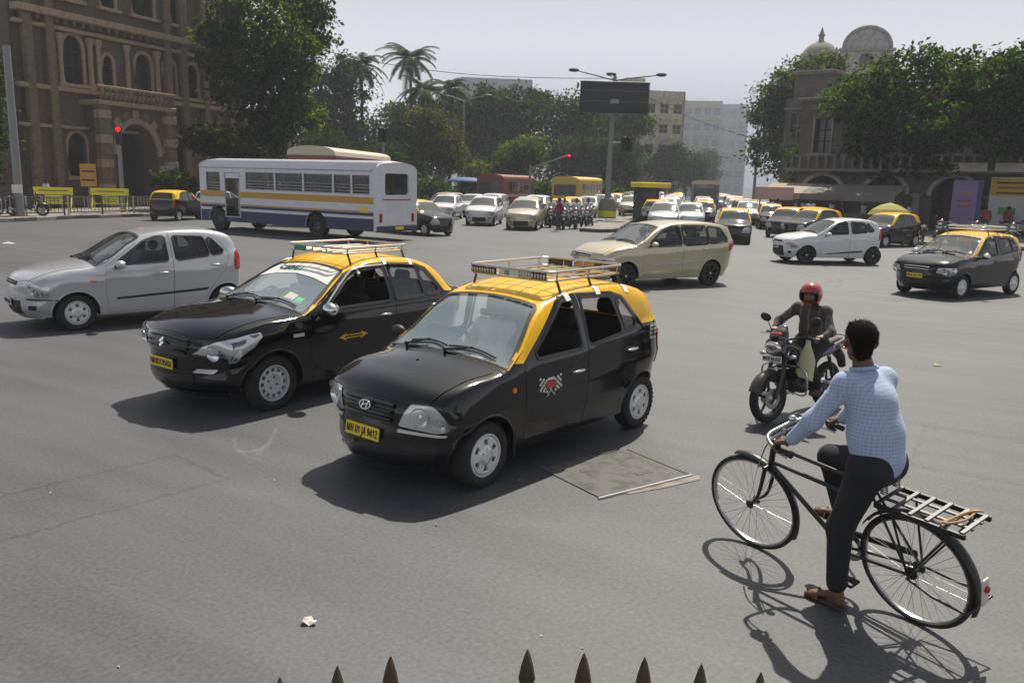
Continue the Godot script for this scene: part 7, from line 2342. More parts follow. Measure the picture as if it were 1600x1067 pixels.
	figure(sitter(), {"cell": 0.03, "skin": M.skin_dark, "shirt": M.shirt_grey, "trousers": M.trousers_dark, "hair": M.hair, "hand_l": Vector3(1, 0, 0), "hand_r": Vector3(1, 0, 0)}, "driver in grey shirt inside the silver hatchback", in_car(d, Vector3(0.0, 0.62, 0.36)), d.rotation.y)
	figure(sitter(), {"cell": 0.03, "skin": M.skin_dark, "shirt": M.shirt_maroon, "trousers": M.trousers_dark, "hair": M.hair, "hand_l": Vector3(1, -1, 0), "hand_r": Vector3(1, -1, 0)}, "passenger on the rear seat of the silver hatchback", in_car(d, Vector3(-0.78, 0.62, -0.3)), d.rotation.y)
	var e := car(spec_mpv(), "people_carrier", "pale gold people carrier with roof spoiler crossing behind the nearest taxi")
	place(e, 3.45, 21.08, 209.0)
	figure(sitter(), {"cell": 0.03, "skin": M.skin_dark, "shirt": M.shirt_white, "trousers": M.trousers_dark, "hair": M.hair, "hand_l": Vector3(1, 0, 0), "hand_r": Vector3(1, 0, 0)}, "driver in white shirt inside the gold people carrier", in_car(e, Vector3(0.1, 0.64, 0.38)), e.rotation.y)
	# black and yellow hatchback taxi on the right
	var st2 := spec_i10()
	st2.paint = M.black_paint; st2.top = M.yellow_paint; st2.plate = [2.45, "MH 01 AT 2753", true]; st2.handle_mat = M.black_paint; st2.recess_mat = M.black_paint
	st2.side_trim = [["indicator", V2([1.0, 0.745, 1.0, 0.775, 0.90, 0.775, 0.90, 0.745]), M.amber_lens, 0.01]]
	st2.lamps = [st2.lamps[0], st2.lamps[3]]
	st2.mirror_mat = M.chrome; st2.grille = [3.3, 3.95, 2, 0.46, M.chrome, 0.011]
	st2.upper = clip_upper(st2, V2([0.93, 1.03, 1.0, 1.3, 0.4, 1.7, -1.7, 1.7, -1.8, 1.14, -1.26, 1.14, -1.05, 1.41, -0.88, 1.45, -0.28, 1.478, -0.08, 1.47, 0.14, 1.41, 0.76, 0.975]))
	var f := car(st2, "taxi", "black hatchback taxi with yellow roof and roof rack at the right edge of the junction")
	place(f, 11.28, 20.96, 213.0)
	rack(f, bodies[f], 0.0, -1.1, 0.5, 1.60, 1.67, false)
	taxi_proto = f
	figure(sitter(), {"cell": 0.03, "skin": M.skin_dark, "shirt": M.shirt_white, "trousers": M.trousers_dark, "hair": M.hair, "hand_l": Vector3(1, 0, 0), "hand_r": Vector3(1, 0, 0)}, "driver in white shirt inside the taxi at the right edge", in_car(f, Vector3(0.0, 0.62, 0.36)), f.rotation.y)
	# white hatchback with black side graphic
	var sg := spec_i10()
	sg.paint = M.white_paint; sg.handle_mat = M.white_paint; sg.recess_mat = M.white_paint; sg.rim = "alloy_dark"; sg.wr = 0.295; sg.arch = 0.35; sg.wb = 2.425
	sg.side_trim = [["side_graphic", V2([0.55, 0.36, 0.50, 0.34, -0.78, 0.42, -0.80, 0.47, -0.5, 0.46]), M.trim, 0.008]]
	sg.lamps = [sg.lamps[0], ["day_lamp", V2([1.3, 0.86, 1.3, 1.0, 1.8, 1.0, 1.8, 0.86]), M.trim, 0.01], sg.lamps[3]]
	sg.trim = [["lower_intake", V2([0.7, -0.68, 2.9, -0.6, 2.9, 0.6, 0.7, 0.68]), M.trim, 0.008, false]]
	sg.plate = [2.6, "MH 43 AW 0917", false]
	var g := car(sg, "hatchback", "white hatchback with black side graphic and dark alloy wheels, right of centre")
	place(g, 10.9, 28.85, 189.0)
	figure(sitter(), {"cell": 0.03, "skin": M.skin_dark, "shirt": M.shirt_grey, "trousers": M.trousers_dark, "hair": M.hair, "hand_l": Vector3(1, 0, 0), "hand_r": Vector3(1, 0, 0)}, "driver in grey shirt inside the white hatchback", in_car(g, Vector3(0.0, 0.62, 0.36)), g.rotation.y)
var taxi_proto: Node3D
func riders():
	# cyclist
	var bk := bicycle()
	bk.position = gp(2.083, 4.961)
	bk.basis = Basis(Vector3.UP, deg_to_rad(123.7)) * Basis(Vector3.RIGHT, deg_to_rad(-11.5))
	var J := {"pelvis": Vector3(-0.37, 0.97, -0.20), "chest": Vector3(-0.29, 1.27, -0.20), "neck": Vector3(-0.21, 1.475, -0.20), "head": Vector3(-0.175, 1.615, -0.20),
		"sh_l": Vector3(-0.22, 1.395, -0.365), "sh_r": Vector3(-0.25, 1.395, -0.045), "el_l": Vector3(-0.10, 1.16, -0.47), "el_r": Vector3(-0.06, 1.17, 0.0), "wr_l": Vector3(0.07, 0.985, -0.425), "wr_r": Vector3(0.08, 1.045, 0.09),
		"hip_l": Vector3(-0.37, 0.93, -0.29), "hip_r": Vector3(-0.36, 0.93, -0.11), "kn_l": Vector3(-0.24, 0.52, -0.30), "kn_r": Vector3(0.06, 0.82, -0.02), "an_l": Vector3(-0.24, 0.105, -0.27), "an_r": Vector3(-0.03, 0.47, 0.03), "toe_l": Vector3(-0.11, 0.035, -0.27), "toe_r": Vector3(0.11, 0.43, 0.04)}
	var p := figure(J, {"cell": 0.012, "skin": M.skin_dark, "shirt": M.shirt_blue, "trousers": M.trousers_dark, "hair": M.hair, "sandals": M.leather, "build": 1.06, "head_turn": Basis(Vector3.UP, -0.62) * Basis(Vector3.BACK, -0.08),
		"hand_l": [Vector3(0.93, -0.30, -0.1).normalized(), Vector3(-0.30, -0.93, 0.0).normalized(), Vector3(0, 0.1, 1).normalized(), 1.0],
		"hand_r": [Vector3(0.93, -0.30, 0.1).normalized(), Vector3(-0.30, -0.93, 0.0).normalized(), Vector3(0, 0.1, -1).normalized(), 1.0]},
		"cyclist in blue checked shirt and dark trousers, seen from behind, one foot on the road", gp(2.083, 4.961), deg_to_rad(123.7))
	# motorcyclist
	var mc := motorcycle("motorcycle", "black motorcycle with red sticker on its headlamp cowl and chrome crash guard")
	var at := gp(3.21, 8.95)
	mc.position = at
	mc.basis = Basis(Vector3.UP, deg_to_rad(219.0)) * Basis(Vector3.RIGHT, deg_to_rad(3.0)) * Basis.from_scale(Vector3(0.9, 0.9, 0.9))
	var K := {"pelvis": Vector3(-0.20, 0.93, 0), "chest": Vector3(-0.14, 1.22, 0), "neck": Vector3(-0.10, 1.385, 0), "head": Vector3(-0.05, 1.475, 0),
		"sh_l": Vector3(-0.11, 1.31, -0.19), "sh_r": Vector3(-0.11, 1.31, 0.19), "el_l": Vector3(0.0, 1.09, -0.34), "el_r": Vector3(0.01, 1.13, 0.36), "wr_l": Vector3(0.13, 1.05, -0.335), "wr_r": Vector3(0.13, 1.06, 0.335),
		"hip_l": Vector3(-0.18, 0.90, -0.10), "hip_r": Vector3(-0.18, 0.90, 0.10), "kn_l": Vector3(0.17, 0.70, -0.20), "kn_r": Vector3(0.17, 0.70, 0.20), "an_l": Vector3(-0.07, 0.36, -0.21), "an_r": Vector3(-0.07, 0.36, 0.21), "toe_l": Vector3(0.07, 0.335, -0.22), "toe_r": Vector3(0.07, 0.335, 0.22)}
	var ht := Basis(Vector3.UP, 0.32)
	var r := figure(K, {"cell": 0.012, "skin": M.skin, "shirt": M.shirt_stripe, "trousers": M.trousers_dark, "shoes": M.leather, "shod": true, "head_turn": ht,
		"hand_l": [Vector3(0.8, -0.1, 0.5).normalized(), Vector3(-0.1, -0.95, 0.0).normalized(), Vector3(-0.5, 0.0, 0.8).normalized(), 1.0],
		"hand_r": [Vector3(0.8, -0.1, -0.5).normalized(), Vector3(-0.1, -0.95, 0.0).normalized(), Vector3(-0.5, 0.0, -0.8).normalized(), 1.0]},
		"motorcyclist in red helmet and dark striped shirt facing the camera", at, deg_to_rad(219.0))
	r.scale = Vector3(0.9, 0.9, 0.9)
	helmet(r, K.head, ht, M.helmet_red)
	# cloth bag hung from the left grip
	var bg := MB.new()
	var rows := []
	for j in 9:
		var t := j / 8.0
		var row := []
		for i in 17:
			var a := TAU * i / 16.0
			var w: float = lerp(0.025, 0.105, smoothstep(0.0, 0.6, t)) * (1.0 + 0.12 * sin(a * 3.0 + t * 4.0))
			var dd: float = lerp(0.012, 0.035, t) * (1.0 + 0.2 * cos(a * 4.0 - t * 5.0))
			row.append(bg.vert(Vector3(cos(a) * dd, -t * 0.40 + (0.03 * sin(a) if t > 0.9 else 0.0), sin(a) * w), Vector3(cos(a) / dd, 0.1, sin(a) / w).normalized()))
		rows.append(row)
	for j in 8:
		for i in 16:
			bg.tri(rows[j][i], rows[j + 1][i], rows[j + 1][i + 1]); bg.tri(rows[j][i], rows[j + 1][i + 1], rows[j][i + 1])
	bg.ellipsoid(Vector3(0, -0.39, 0), Vector3(0.034, 0.03, 0.10), 12)
	var bo := one("cloth_bag", bg, M.bag, "pale yellow cloth bag hanging from the motorcycle handlebar", "bag", at + Basis(Vector3.UP, deg_to_rad(219.0)) * (Vector3(0.27, 1.0, -0.22) * 0.9), deg_to_rad(219.0))
func road_things():
	# service cover in the road beside the nearest taxi
	var o := thing("service_cover", "ridged square service cover set in the road beside the nearest taxi", "manhole cover")
	var P := [Vector2(1.56, 6.86), Vector2(0.73, 6.28), Vector2(0.28, 6.88), Vector2(1.12, 7.52)]
	var c := Vector2.ZERO
	for p in P: c += p / 4.0
	o.position = gp(c.x, c.y)
	var ux: Vector2 = (P[0] - P[1]).normalized()
	o.rotation.y = atan2(ux.y, ux.x)
	var L := 1.01; var D := 0.80
	part("slab", MB.new().box(Vector3(0, 0.004, 0), Vector3(L, 0.012, D), 0.003), M.cast_iron, o)
	for i in 22:
		part("ridge", MB.new().box(Vector3(0, 0.0095, -D / 2 + 0.03 + i * (D - 0.06) / 21.0), Vector3(L - 0.06, 0.005, 0.014), 0.002), M.cast_iron, o)
	part("frame_bar", MB.new().box(Vector3(0, 0.008, D / 2 + 0.014), Vector3(L + 0.05, 0.02, 0.022), 0.004), M.alu, o)
	part("frame_bar", MB.new().box(Vector3(0.1, 0.008, -D / 2 - 0.014), Vector3(L * 0.6, 0.018, 0.016), 0.004), M.cast_iron, o)
	part("frame_bar", MB.new().box(Vector3(L / 2 + 0.016, 0.007, 0), Vector3(0.024, 0.016, D), 0.004), M.cast_iron, o)
	part("mortar", flat_poly(V2([-0.25, -0.46, 0.1, -0.50, 0.52, -0.52, 0.6, -0.44, 0.5, -0.42, -0.25, -0.425]), 0.005), M.concrete, o)
	for e in [[0.15, 0.16], [-0.22, -0.14]]:
		part("lifting_hole", MB.new().lathe([Vector2(0.045, 0.014), Vector2(0.035, 0.0165), Vector2(0.02, 0.012), Vector2(0.001, 0.0115)], Transform3D(Basis.IDENTITY, Vector3(e[0], 0, e[1])), 12), M.rail_dark, o)
	# litter
	var r := RandomNumberGenerator.new(); r.seed = 5
	var lit := [["crumpled_paper", "crumpled pale paper lying on the road at lower left", "litter", -1.1, 4.26, 0.042, M.paper], ["crumpled_paper", "white crumpled bag on the road at far left", "litter", -16.5, 27.0, 0.16, M.paper], ["dry_leaf", "dry brown leaf on the road beyond the motorcycle", "leaf", 6.21, 11.8, 0.05, M.leaf_dry]]
	for e in lit:
		var m := MB.new()
		var ring := []
		for i in 9:
			var a := TAU * i / 9
			ring.append(Vector3(cos(a) * e[5] * r.randf_range(0.8, 1.5), r.randf_range(0.002, 0.03), sin(a) * e[5] * r.randf_range(0.5, 0.9)))
		for i in 9: m.tri_flat(Vector3(0, e[5] * 0.45, 0), ring[i], ring[(i + 1) % 9])
		one(e[0], m, e[6], e[1], e[2], gp(e[3], e[4]))
	var bitm := MB.new()
	for i in 160:
		var p := Vector3(r.randf_range(-9, 9), 0.004, -r.randf_range(3.6, 20))
		var s := r.randf_range(0.006, 0.022)
		var a := r.randf_range(0, TAU)
		var d := Vector3(cos(a), 0, sin(a)) * s; var q := Vector3(-sin(a), 0, cos(a)) * s * 0.5
		bitm.quad(p - d, p + q + Vector3(0, 0.006, 0), p + d, p - q + Vector3(0, 0.004, 0))
	var go := one("road_grit", bitm, M.leaf_dry, "scattered grit and leaf crumbs on the asphalt", "grit")
	go.set_meta("kind", "stuff")
	# spiked fence under the lens
	var f := thing("spiked_fence", "row of brown iron fence spikes along the bottom edge", "fence", gp(0, 1.45))
	for e in [[-0.62, 1.47], [-0.526, 1.495], [-0.432, 1.517], [-0.32, 1.545], [-0.217, 1.569], [0.047, 1.591], [0.156, 1.587], [0.273, 1.582], [0.383, 1.571], [0.499, 1.557], [0.61, 1.53]]:
		var h: float = e[1]
		var sm := MB.new()
		sm.lathe([Vector2(0.008, h - 0.20), Vector2(0.008, h - 0.105), Vector2(0.015, h - 0.10), Vector2(0.015, h - 0.09), Vector2(0.010, h - 0.085), Vector2(0.0165, h - 0.062), Vector2(0.012, h - 0.035), Vector2(0.006, h - 0.012), Vector2(0.001, h)], Transform3D(Basis.from_scale(Vector3(1, 1, 0.55)), Vector3(e[0], 0, 0)), 8)
		part("spike", sm, M.spike, f)
		part("bar", MB.new().tube([Vector3(e[0], 0, 0), Vector3(e[0], h - 0.2, 0)], 0.009, 6), M.spike, f)
	var rp := []
	for i in 15:
		var x: float = lerp(-0.75, 0.75, i / 14.0)
		rp.append(Vector3(x, 1.40 - 0.30 * pow(x - 0.08, 2), 0))
	part("rail", MB.new().tube(rp, 0.014, 6), M.spike, f)
	part("rail", MB.new().box(Vector3(0, 0.25, 0), Vector3(1.5, 0.04, 0.02), 0.005), M.spike, f)

# ---------------------------------------------------------------- traffic behind
func recolor(n: Node3D, paint: Material, top: Material):
	for c in n.get_children():
		var nm := String(c.name).rstrip("0123456789")
		if nm in ["body", "front_wing", "rear_wing", "tailgate", "bonnet", "front_bumper", "rear_bumper", "door"]: c.material_override = paint
		elif nm == "roof": c.material_override = top
func low(sp: Dictionary) -> Dictionary:
	sp.full = false
	sp.per = 4
	sp.glass = M.glass_far; sp.side_glass = M.glass_far
	sp.rim = "plain"
	for l in sp.lamps:
		if l[0] == "headlight": l[2] = M.lamp_far
	sp.erase("open")
	sp.side_trim = []
	return sp
func traffic():
	var hatch := car(low(spec_i10()), "far_car", "x")
	var sedan := car(low(spec_dzire().merged({"upper": []}, true)), "far_car", "x")
	var mpv := car(low(spec_mpv()), "far_car", "x")
	var tsp := low(spec_santro())
	tsp.paint = M.black_dull
	var tx := car(tsp, "far_taxi", "x")
	recolor(hatch, M.white_paint, M.white_paint); recolor(mpv, M.white_paint, M.white_paint); recolor(sedan, M.white_paint, M.white_paint)
	var usedp := {}
	var put := func(src: Node3D, x: float, d: float, deg: float, label: String, paint: Material, top: Material, group: String):
		var c: Node3D
		if not usedp.has(src):
			usedp[src] = true; c = src
			tag(c, label, "car", group)
		else:
			c = copy(src, Vector3.ZERO, 0, label, group)
		c.set_meta("category", "taxi" if src == tx else "car")
		place(c, x, d, deg)
		recolor(c, paint, top)
		return c
	var W: Material = M.white_paint; var S: Material = M.silver_paint; var G: Material = M.gold_paint; var K: Material = M.black_dull; var Y: Material = M.yellow_paint
	var g1 := "first row of cars waiting at the signal"
	put.call(hatch, -4.35, 52.5, 262, "white hatchback waiting just right of the bus tail, first of the waiting row", W, W, g1)
	put.call(mpv, -1.75, 47.6, 263, "white people carrier in the middle of the waiting row", W, W, g1)
	put.call(mpv, 0.55, 44.4, 262, "beige people carrier at the right end of the waiting row, nearest of them", G, G, g1)
	put.call(sedan, -3.0, 57.5, 262, "silver saloon behind the two white cars of the waiting row", S, S, g1)
	put.call(sedan, 0.7, 52.0, 262, "white saloon behind the beige people carrier", W, W, g1)
	put.call(tx, 2.7, 50.0, 261, "black and yellow taxi beside the motorcycles at the island", K, Y, g1)
	put.call(tx, -17.6, 43.6, 82, "black and yellow taxi driving away behind the bus nose", K, Y, "")
	put.call(hatch, -16.2, 46.0, 80, "white hatchback driving away between far taxi and bus", W, W, "")
	put.call(tx, -4.35, 37.9, 316, "black and yellow taxi nosing out from behind the bus tail", K, Y, "")
	put.call(tx, 10.05, 38.4, 256, "black taxi with yellow plate turning toward the junction, right of the people carrier", K, Y, "taxis at the right kerb")
	put.call(tx, 14.3, 43.9, 238, "black and yellow taxi parked behind the white hatchback bonnet", K, Y, "taxis at the right kerb")
	put.call(tx, 16.0, 45.8, 222, "yellow roofed taxi parked behind the white hatchback roof", K, Y, "taxis at the right kerb")
	put.call(tx, 15.0, 42.2, 216, "yellow roofed taxi peeping over the tail of the white hatchback", K, Y, "taxis at the right kerb")
	put.call(tx, 17.2, 38.6, 214, "black and yellow taxi parked between the white hatchback and the right edge taxi", K, Y, "taxis at the right kerb")
	put.call(mpv, 8.3, 46.5, 257, "silver people carrier directly behind the gold people carrier roof", S, S, "")
	put.call(hatch, 10.2, 48.8, 257, "white hatchback with bright bonnet right of the silver people carrier", W, W, "")
	put.call(tx, 9.2, 55.5, 257, "yellow roofed taxi behind the silver people carrier", K, Y, "")
	# the rest of the queue, lane by lane up the boulevard
	var r := RandomNumberGenerator.new(); r.seed = 91
	var srcs := [hatch, sedan, mpv, tx]
	for row in 11:
		for lane in 8:
			var d: float = 56.5 + row * 6.2 + r.randf_range(-1.4, 1.4)
			var x: float = -5.5 + lane * 2.9 + (d - 52.0) * 0.21 + r.randf_range(-0.3, 0.3)
			if abs(x - (7.6 + (d - 54.0) * 0.21)) < 1.3 and d < 64.0: continue
			if r.randf() < 0.05: continue
			if lane <= 2 and row >= 1 and row <= 4: continue     # buses stand here
			var k: int = [0, 1, 2, 3, 0, 3, 2, 1, 3][r.randi() % 9]
			var cs: Array = [["white", W], ["silver", S], ["white", W], ["beige", G]][r.randi() % 4]
			if k == 3: put.call(tx, x, d, 258 + r.randf_range(-2, 2), "black and yellow taxi in the far queue of traffic", K, Y, "far queue of taxis on the boulevard")
			else: put.call(srcs[k], x, d, 258 + r.randf_range(-2, 2), "%s %s in the far queue of traffic" % [cs[0], ["hatchback", "saloon", "people carrier"][k]], cs[1], cs[1], "far queue of %s cars on the boulevard" % cs[0])
	for i in 14:     # second carriageway along the right kerb
		var d := 52.0 + i * 5.6
		var x := 15.6 + (d - 44.0) * 0.20 + r.randf_range(-0.5, 0.5)
		if i % 3 == 1: put.call(srcs[i % 3], x - 1.5, d, 258, "white car in the slow lane by the right pavement", W, W, "slow lane cars")
		else: put.call(tx, x - 1.5, d, 258, "black and yellow taxi in the slow lane by the right pavement", K, Y, "slow lane taxis")
	# buses
	var b := big_bus()
	place(b, -4.71, 32.93, 148.8)
	var pas := figure(sitter(), {"cell": 0.035, "skin": M.skin_dark, "shirt": M.shirt_white, "trousers": M.trousers_dark, "hair": M.hair, "hand_l": Vector3(1, -1, 0), "hand_r": Vector3(1, -1, 0)}, "passenger seated by a window of the white bus", in_car(b, Vector3(0.75, 1.3, -0.85)), b.rotation.y, "bus passengers")
	for i in [1, 2, 4, 5, 7]:
		var pc := copy(pas, in_car(b, Vector3(0.75 + i * 0.85, 1.3, -0.85 if i != 4 else 0.8)), b.rotation.y, "passenger seated by a window of the white bus", "bus passengers")
		for c in pc.get_children():
			if String(c.name) == "shirt": c.material_override = [M.shirt_pale, M.shirt_maroon, M.shirt_grey][i % 3]
	var B2 := far_bus("bus", "red and cream bus whose roof shows over the white bus", 9.5, M.bus_maroon, M.bus_cream, M.bus_cream)
	place(B2, -7.4, 60.5, 305.0); B2.scale = Vector3(1, 1.3, 1)
	place(B2, -8.9, 51.4, 262.0)
	place(far_bus("bus", "dull red bus standing in the far queue, left of the yellow bus", 8.5, M.bus_maroon, M.bus_maroon, M.bus_cream), 0.6, 81.0, 250)
	place(far_bus("bus", "yellow bus facing the junction in the far queue", 8.5, M.bus_yellow, M.bus_yellow, M.trim), 7.2, 82.5, 250)
	place(far_bus("minibus", "cream van with rounded roof in the distant traffic", 5.2, M.grey_wall, M.bus_cream, M.trim), 18.5, 82.0, 256)
	# motorcycles waiting at the island
	var m0 := motorcycle("motorcycle", "first motorcycle beside the person in maroon", false)
	place(m0, 2.6, 44.8, 265)
	m0.set_meta("group", "motorcycles waiting at the island")
	var rid := figure(rider_joints(), {"cell": 0.03, "skin": M.skin_dark, "shirt": M.shirt_pale, "trousers": M.trousers_grey, "hair": M.hair, "hand_l": Vector3(1, -0.3, 0), "hand_r": Vector3(1, -0.3, 0)}, "rider in pale shirt waiting on a motorcycle by the island", m0.position, m0.rotation.y, "riders waiting at the island")
	for e in [[3.3, 45.6, 262], [1.95, 46.4, 268], [4.0, 46.4, 260]]:
		var mm := copy(m0, gp(e[0], e[1]), deg_to_rad(e[2]), "dark motorcycle waiting in the group by the traffic island", "motorcycles waiting at the island")
		var rr := copy(rid, gp(e[0], e[1]), deg_to_rad(e[2]), "rider waiting in the motorcycle group by the traffic island", "riders waiting at the island")
		for c in rr.get_children():
			if String(c.name) == "shirt": c.material_override = [M.shirt_grey, M.shirt_white, M.shirt_pale][int(e[2]) % 3]
	for e in [[-23.6, 40.4, 40], [-24.5, 40.0, 60], [-25.2, 39.4, 50]]:
		copy(m0, gp(e[0], e[1], 0.15), deg_to_rad(e[2]), "parked dark motorcycle on the pavement at the left edge", "motorcycles parked on the left pavement")
	for i in 6:
		copy(m0, gp(17.8 + i * 1.15, 40.6 - i * 0.75, 0.15 if i > 1 else 0.0), deg_to_rad(200 + i * 9), "dark motorcycle parked along the right kerb", "motorcycles parked along the right kerb")
	# people on foot
	var ped := figure(stander(0.12, 0.05), {"cell": 0.026, "skin": M.skin_dark, "shirt": M.shirt_maroon, "trousers": M.trousers_grey, "hair": M.hair, "hand_l": Vector3(0.2, -1, 0), "hand_r": Vector3(0.2, -1, 0)}, "pedestrian in maroon shirt crossing beside the waiting motorcycles", gp(2.25, 43.2), deg_to_rad(200))
	var shirts := [M.shirt_white, M.shirt_grey, M.shirt_pale, M.shirt_maroon]
	var names := ["white", "grey", "pale blue", "maroon"]
	for i in 22:
		var t := r.randf()
		var x: float = lerp(15.5, 30.0, t) + r.randf_range(-1.2, 1.2); var d: float = lerp(53.0, 41.5, t) + r.randf_range(0.0, 5.0)
		var q := copy(ped, gp(x, d, 0.15), r.randf_range(0, TAU), "pedestrian in %s shirt on the right hand pavement" % names[i % 4], "pedestrians in %s on the right hand pavement" % names[i % 4])
		for c in q.get_children():
			if String(c.name) == "shirt": c.material_override = shirts[i % 4]
	for e in [[-25.5, 45.5], [-19.5, 50.5]]:
		var q := copy(ped, gp(e[0], e[1], 0.15), 1.0, "pedestrian in pale blue shirt on the left pavement", "pedestrians on the left pavement")
		for c in q.get_children():
			if String(c.name) == "shirt": c.material_override = M.shirt_pale
func rider_joints() -> Dictionary:
	return {"pelvis": Vector3(-0.20, 0.93, 0), "chest": Vector3(-0.14, 1.24, 0), "neck": Vector3(-0.10, 1.40, 0), "head": Vector3(-0.06, 1.53, 0),
		"sh_l": Vector3(-0.11, 1.34, -0.19), "sh_r": Vector3(-0.11, 1.34, 0.19), "el_l": Vector3(0.0, 1.10, -0.34), "el_r": Vector3(0.01, 1.10, 0.34), "wr_l": Vector3(0.13, 1.05, -0.335), "wr_r": Vector3(0.13, 1.05, 0.335),
		"hip_l": Vector3(-0.18, 0.90, -0.10), "hip_r": Vector3(-0.18, 0.90, 0.10), "kn_l": Vector3(0.12, 0.60, -0.24), "kn_r": Vector3(0.12, 0.60, 0.24), "an_l": Vector3(0.0, 0.12, -0.30), "an_r": Vector3(0.0, 0.12, 0.30), "toe_l": Vector3(0.14, 0.04, -0.31), "toe_r": Vector3(0.14, 0.04, 0.31)}

# ---------------------------------------------------------------- left side, trees, far buildings
func left_side():
	town_hall()
	var p := thing("lamp_post", "thick grey post at the far left with a small white plate", "post", gp(-23.75, 40.0, 0.15))
	part("pole", MB.new().tube([Vector3(0, 0, 0), Vector3(0, 7.8, 0)], [0.19, 0.16], 12), M.pole_grey, p)
	part("plate", MB.new().box(Vector3(0.1, 1.3, 0.26), Vector3(0.5, 0.4, 0.03), 0.005), M.sign_white, p)
	var s := thing("traffic_signal", "red traffic signal on a grey pole in front of the arched porch", "traffic signal", gp(-21.9, 46.6, 0.15))
	part("pole", MB.new().tube([Vector3(0, 0, 0), Vector3(0, 3.9, 0)], [0.13, 0.11], 10), M.pole_grey, s)
	signal_head(s, Vector3(0, 4.16, 0), true, 0.35)
	var o := thing("sign_board", "orange notice board with dark lines beside the stone porch", "sign", gp(-25.2, 49.5, 0.15), 0.5)
	part("post", MB.new().tube([Vector3(0, 0, 0), Vector3(0, 2.1, 0)], 0.05, 6), M.pole_grey, o)
	part("panel", MB.new().box(Vector3(0, 1.95, 0.05), Vector3(0.85, 1.3, 0.05), 0.01), M.sign_orange, o)
	for i in 2: part("lettering_band", MB.new().box(Vector3(0, 1.68 + i * 0.5, 0.08), Vector3(0.7, 0.1, 0.006)), M.frame_dark, o)
	var o2 := thing("sign_board", "small grey notice board right of the porch", "sign", gp(-20.6, 50.0, 0.15), 0.4)
	part("post", MB.new().tube([Vector3(0, 0, 0), Vector3(0, 2.3, 0)], 0.05, 6), M.pole_grey, o2)
	part("panel", MB.new().box(Vector3(0, 2.3, 0.05), Vector3(1.0, 0.65, 0.05), 0.01), M.grey_band, o2)
	railing("pale and black iron railing along the left pavement, near stretch", Vector2(-25.4, 36.8), Vector2(-22.7, 42.0), 0.95, "kerb railings on the left")
	railing("pale and black iron railing along the left pavement, far stretch", Vector2(-22.6, 42.2), Vector2(-19.2, 49.2), 0.95, "kerb railings on the left")
	barricade("yellow barricade with two boards, left of the pair", gp(-24.4, 44.2, 0.15), 0.12)
	barricade("yellow barricade with two boards, right of the pair", gp(-22.0, 45.4, 0.15), 0.12)
	# trees
	var a := rng
	tree("large dense tree with bright leaf edges between stone building and bus", gp(-17.2, 57.0), 14.5, [[Vector3(0.3, 8.4, 0), Vector3(3.4, 3.6, 3.2)], [Vector3(-0.4, 12.0, 0), Vector3(2.9, 2.4, 2.8)], [Vector3(2.0, 10.0, 0.8), Vector3(2.0, 2.6, 2.2)], [Vector3(-1.9, 10.2, 0.5), Vector3(1.9, 2.6, 2.2)], [Vector3(1.8, 6.2, 0.6), Vector3(2.3, 1.8, 2.2)], [Vector3(0.6, 4.4, 0.6), Vector3(2.6, 1.6, 2.0)]], 19000, 0.34, GREEN + FRESH, 3)
	tree("sparse feathery branches of a tree behind the large dense one", gp(-16.8, 61.0), 16.0, [[Vector3(1.9, 13.4, 0), Vector3(1.5, 0.8, 1.2)], [Vector3(2.3, 11.8, 0), Vector3(1.2, 0.5, 1.0)], [Vector3(1.0, 14.8, 0), Vector3(1.8, 0.7, 1.2)]], 2600, 0.4, DARK, 13)
	tree("small feathery yellow-green tree in front of the stone building", gp(-18.2, 51.5), 5.6, [[Vector3(0, 4.7, 0), Vector3(2.1, 0.55, 1.7)], [Vector3(1.0, 4.0, 0.4), Vector3(1.6, 0.5, 1.4)], [Vector3(-0.8, 4.1, 0.2), Vector3(1.3, 0.45, 1.2)]], 5200, 0.22, OLIVE, 21, "", "small_tree", 0.11)
	tree("low bush with yellow-green leaves beside the stone porch", gp(-19.9, 48.9), 2.4, [[Vector3(0, 1.9, 0), Vector3(1.2, 0.5, 0.9)], [Vector3(0.5, 1.4, 0), Vector3(0.9, 0.5, 0.8)]], 2600, 0.2, FRESH + OLIVE, 22, "", "bush", 0.06)
	for e in [[-24.5, 82.0, 7.5, 33, "dark garden tree behind the bus nose, left of the pair"], [-19.0, 80.0, 7.0, 34, "dark garden tree behind the bus nose, right of the pair"], [-29.0, 86.0, 9.0, 35, "dark garden tree beside the stone building end"], [-13.5, 84.0, 6.0, 36, "dark garden tree above the middle of the bus"]]:
		tree(e[4], gp(e[0], e[1]), e[2], [[Vector3(0, e[2] * 0.35, 0), Vector3(3.4, e[2] * 0.34, 2.6)], [Vector3(0.8, e[2] * 0.7, 0), Vector3(2.6, e[2] * 0.28, 2.2)]], 5000, 0.4, DARK, e[3], "dark garden trees behind the bus")
	tree("dark creeper covered tree at the far left edge", gp(-28.8, 45.2), 9.5, [[Vector3(0, 3.6, 0), Vector3(1.5, 2.4, 1.4)], [Vector3(0.2, 6.8, 0), Vector3(1.4, 2.2, 1.3)], [Vector3(-0.8, 8.6, 0), Vector3(1.7, 1.4, 1.4)]], 11000, 0.26, DARK + OLIVE, 31)
	# belt of trees across the background
	var g := "trees behind the junction"
	tree("broad grey-green tree behind the bus, left of the palms", gp(-22.5, 100.0), 17.0, [[Vector3(-1, 8.5, 0), Vector3(5.5, 5.0, 4)], [Vector3(1.5, 12.5, 0), Vector3(4.2, 3.6, 3.5)], [Vector3(3.5, 6.0, 0), Vector3(4.0, 4.0, 3.5)]], 13000, 0.5, DARK, 41, g, "tree", 0.45)
	palm("tall palm standing left of the lamp posts, nearer the bus", gp(-19.0, 103.0), 15.4, 1, 3.9)
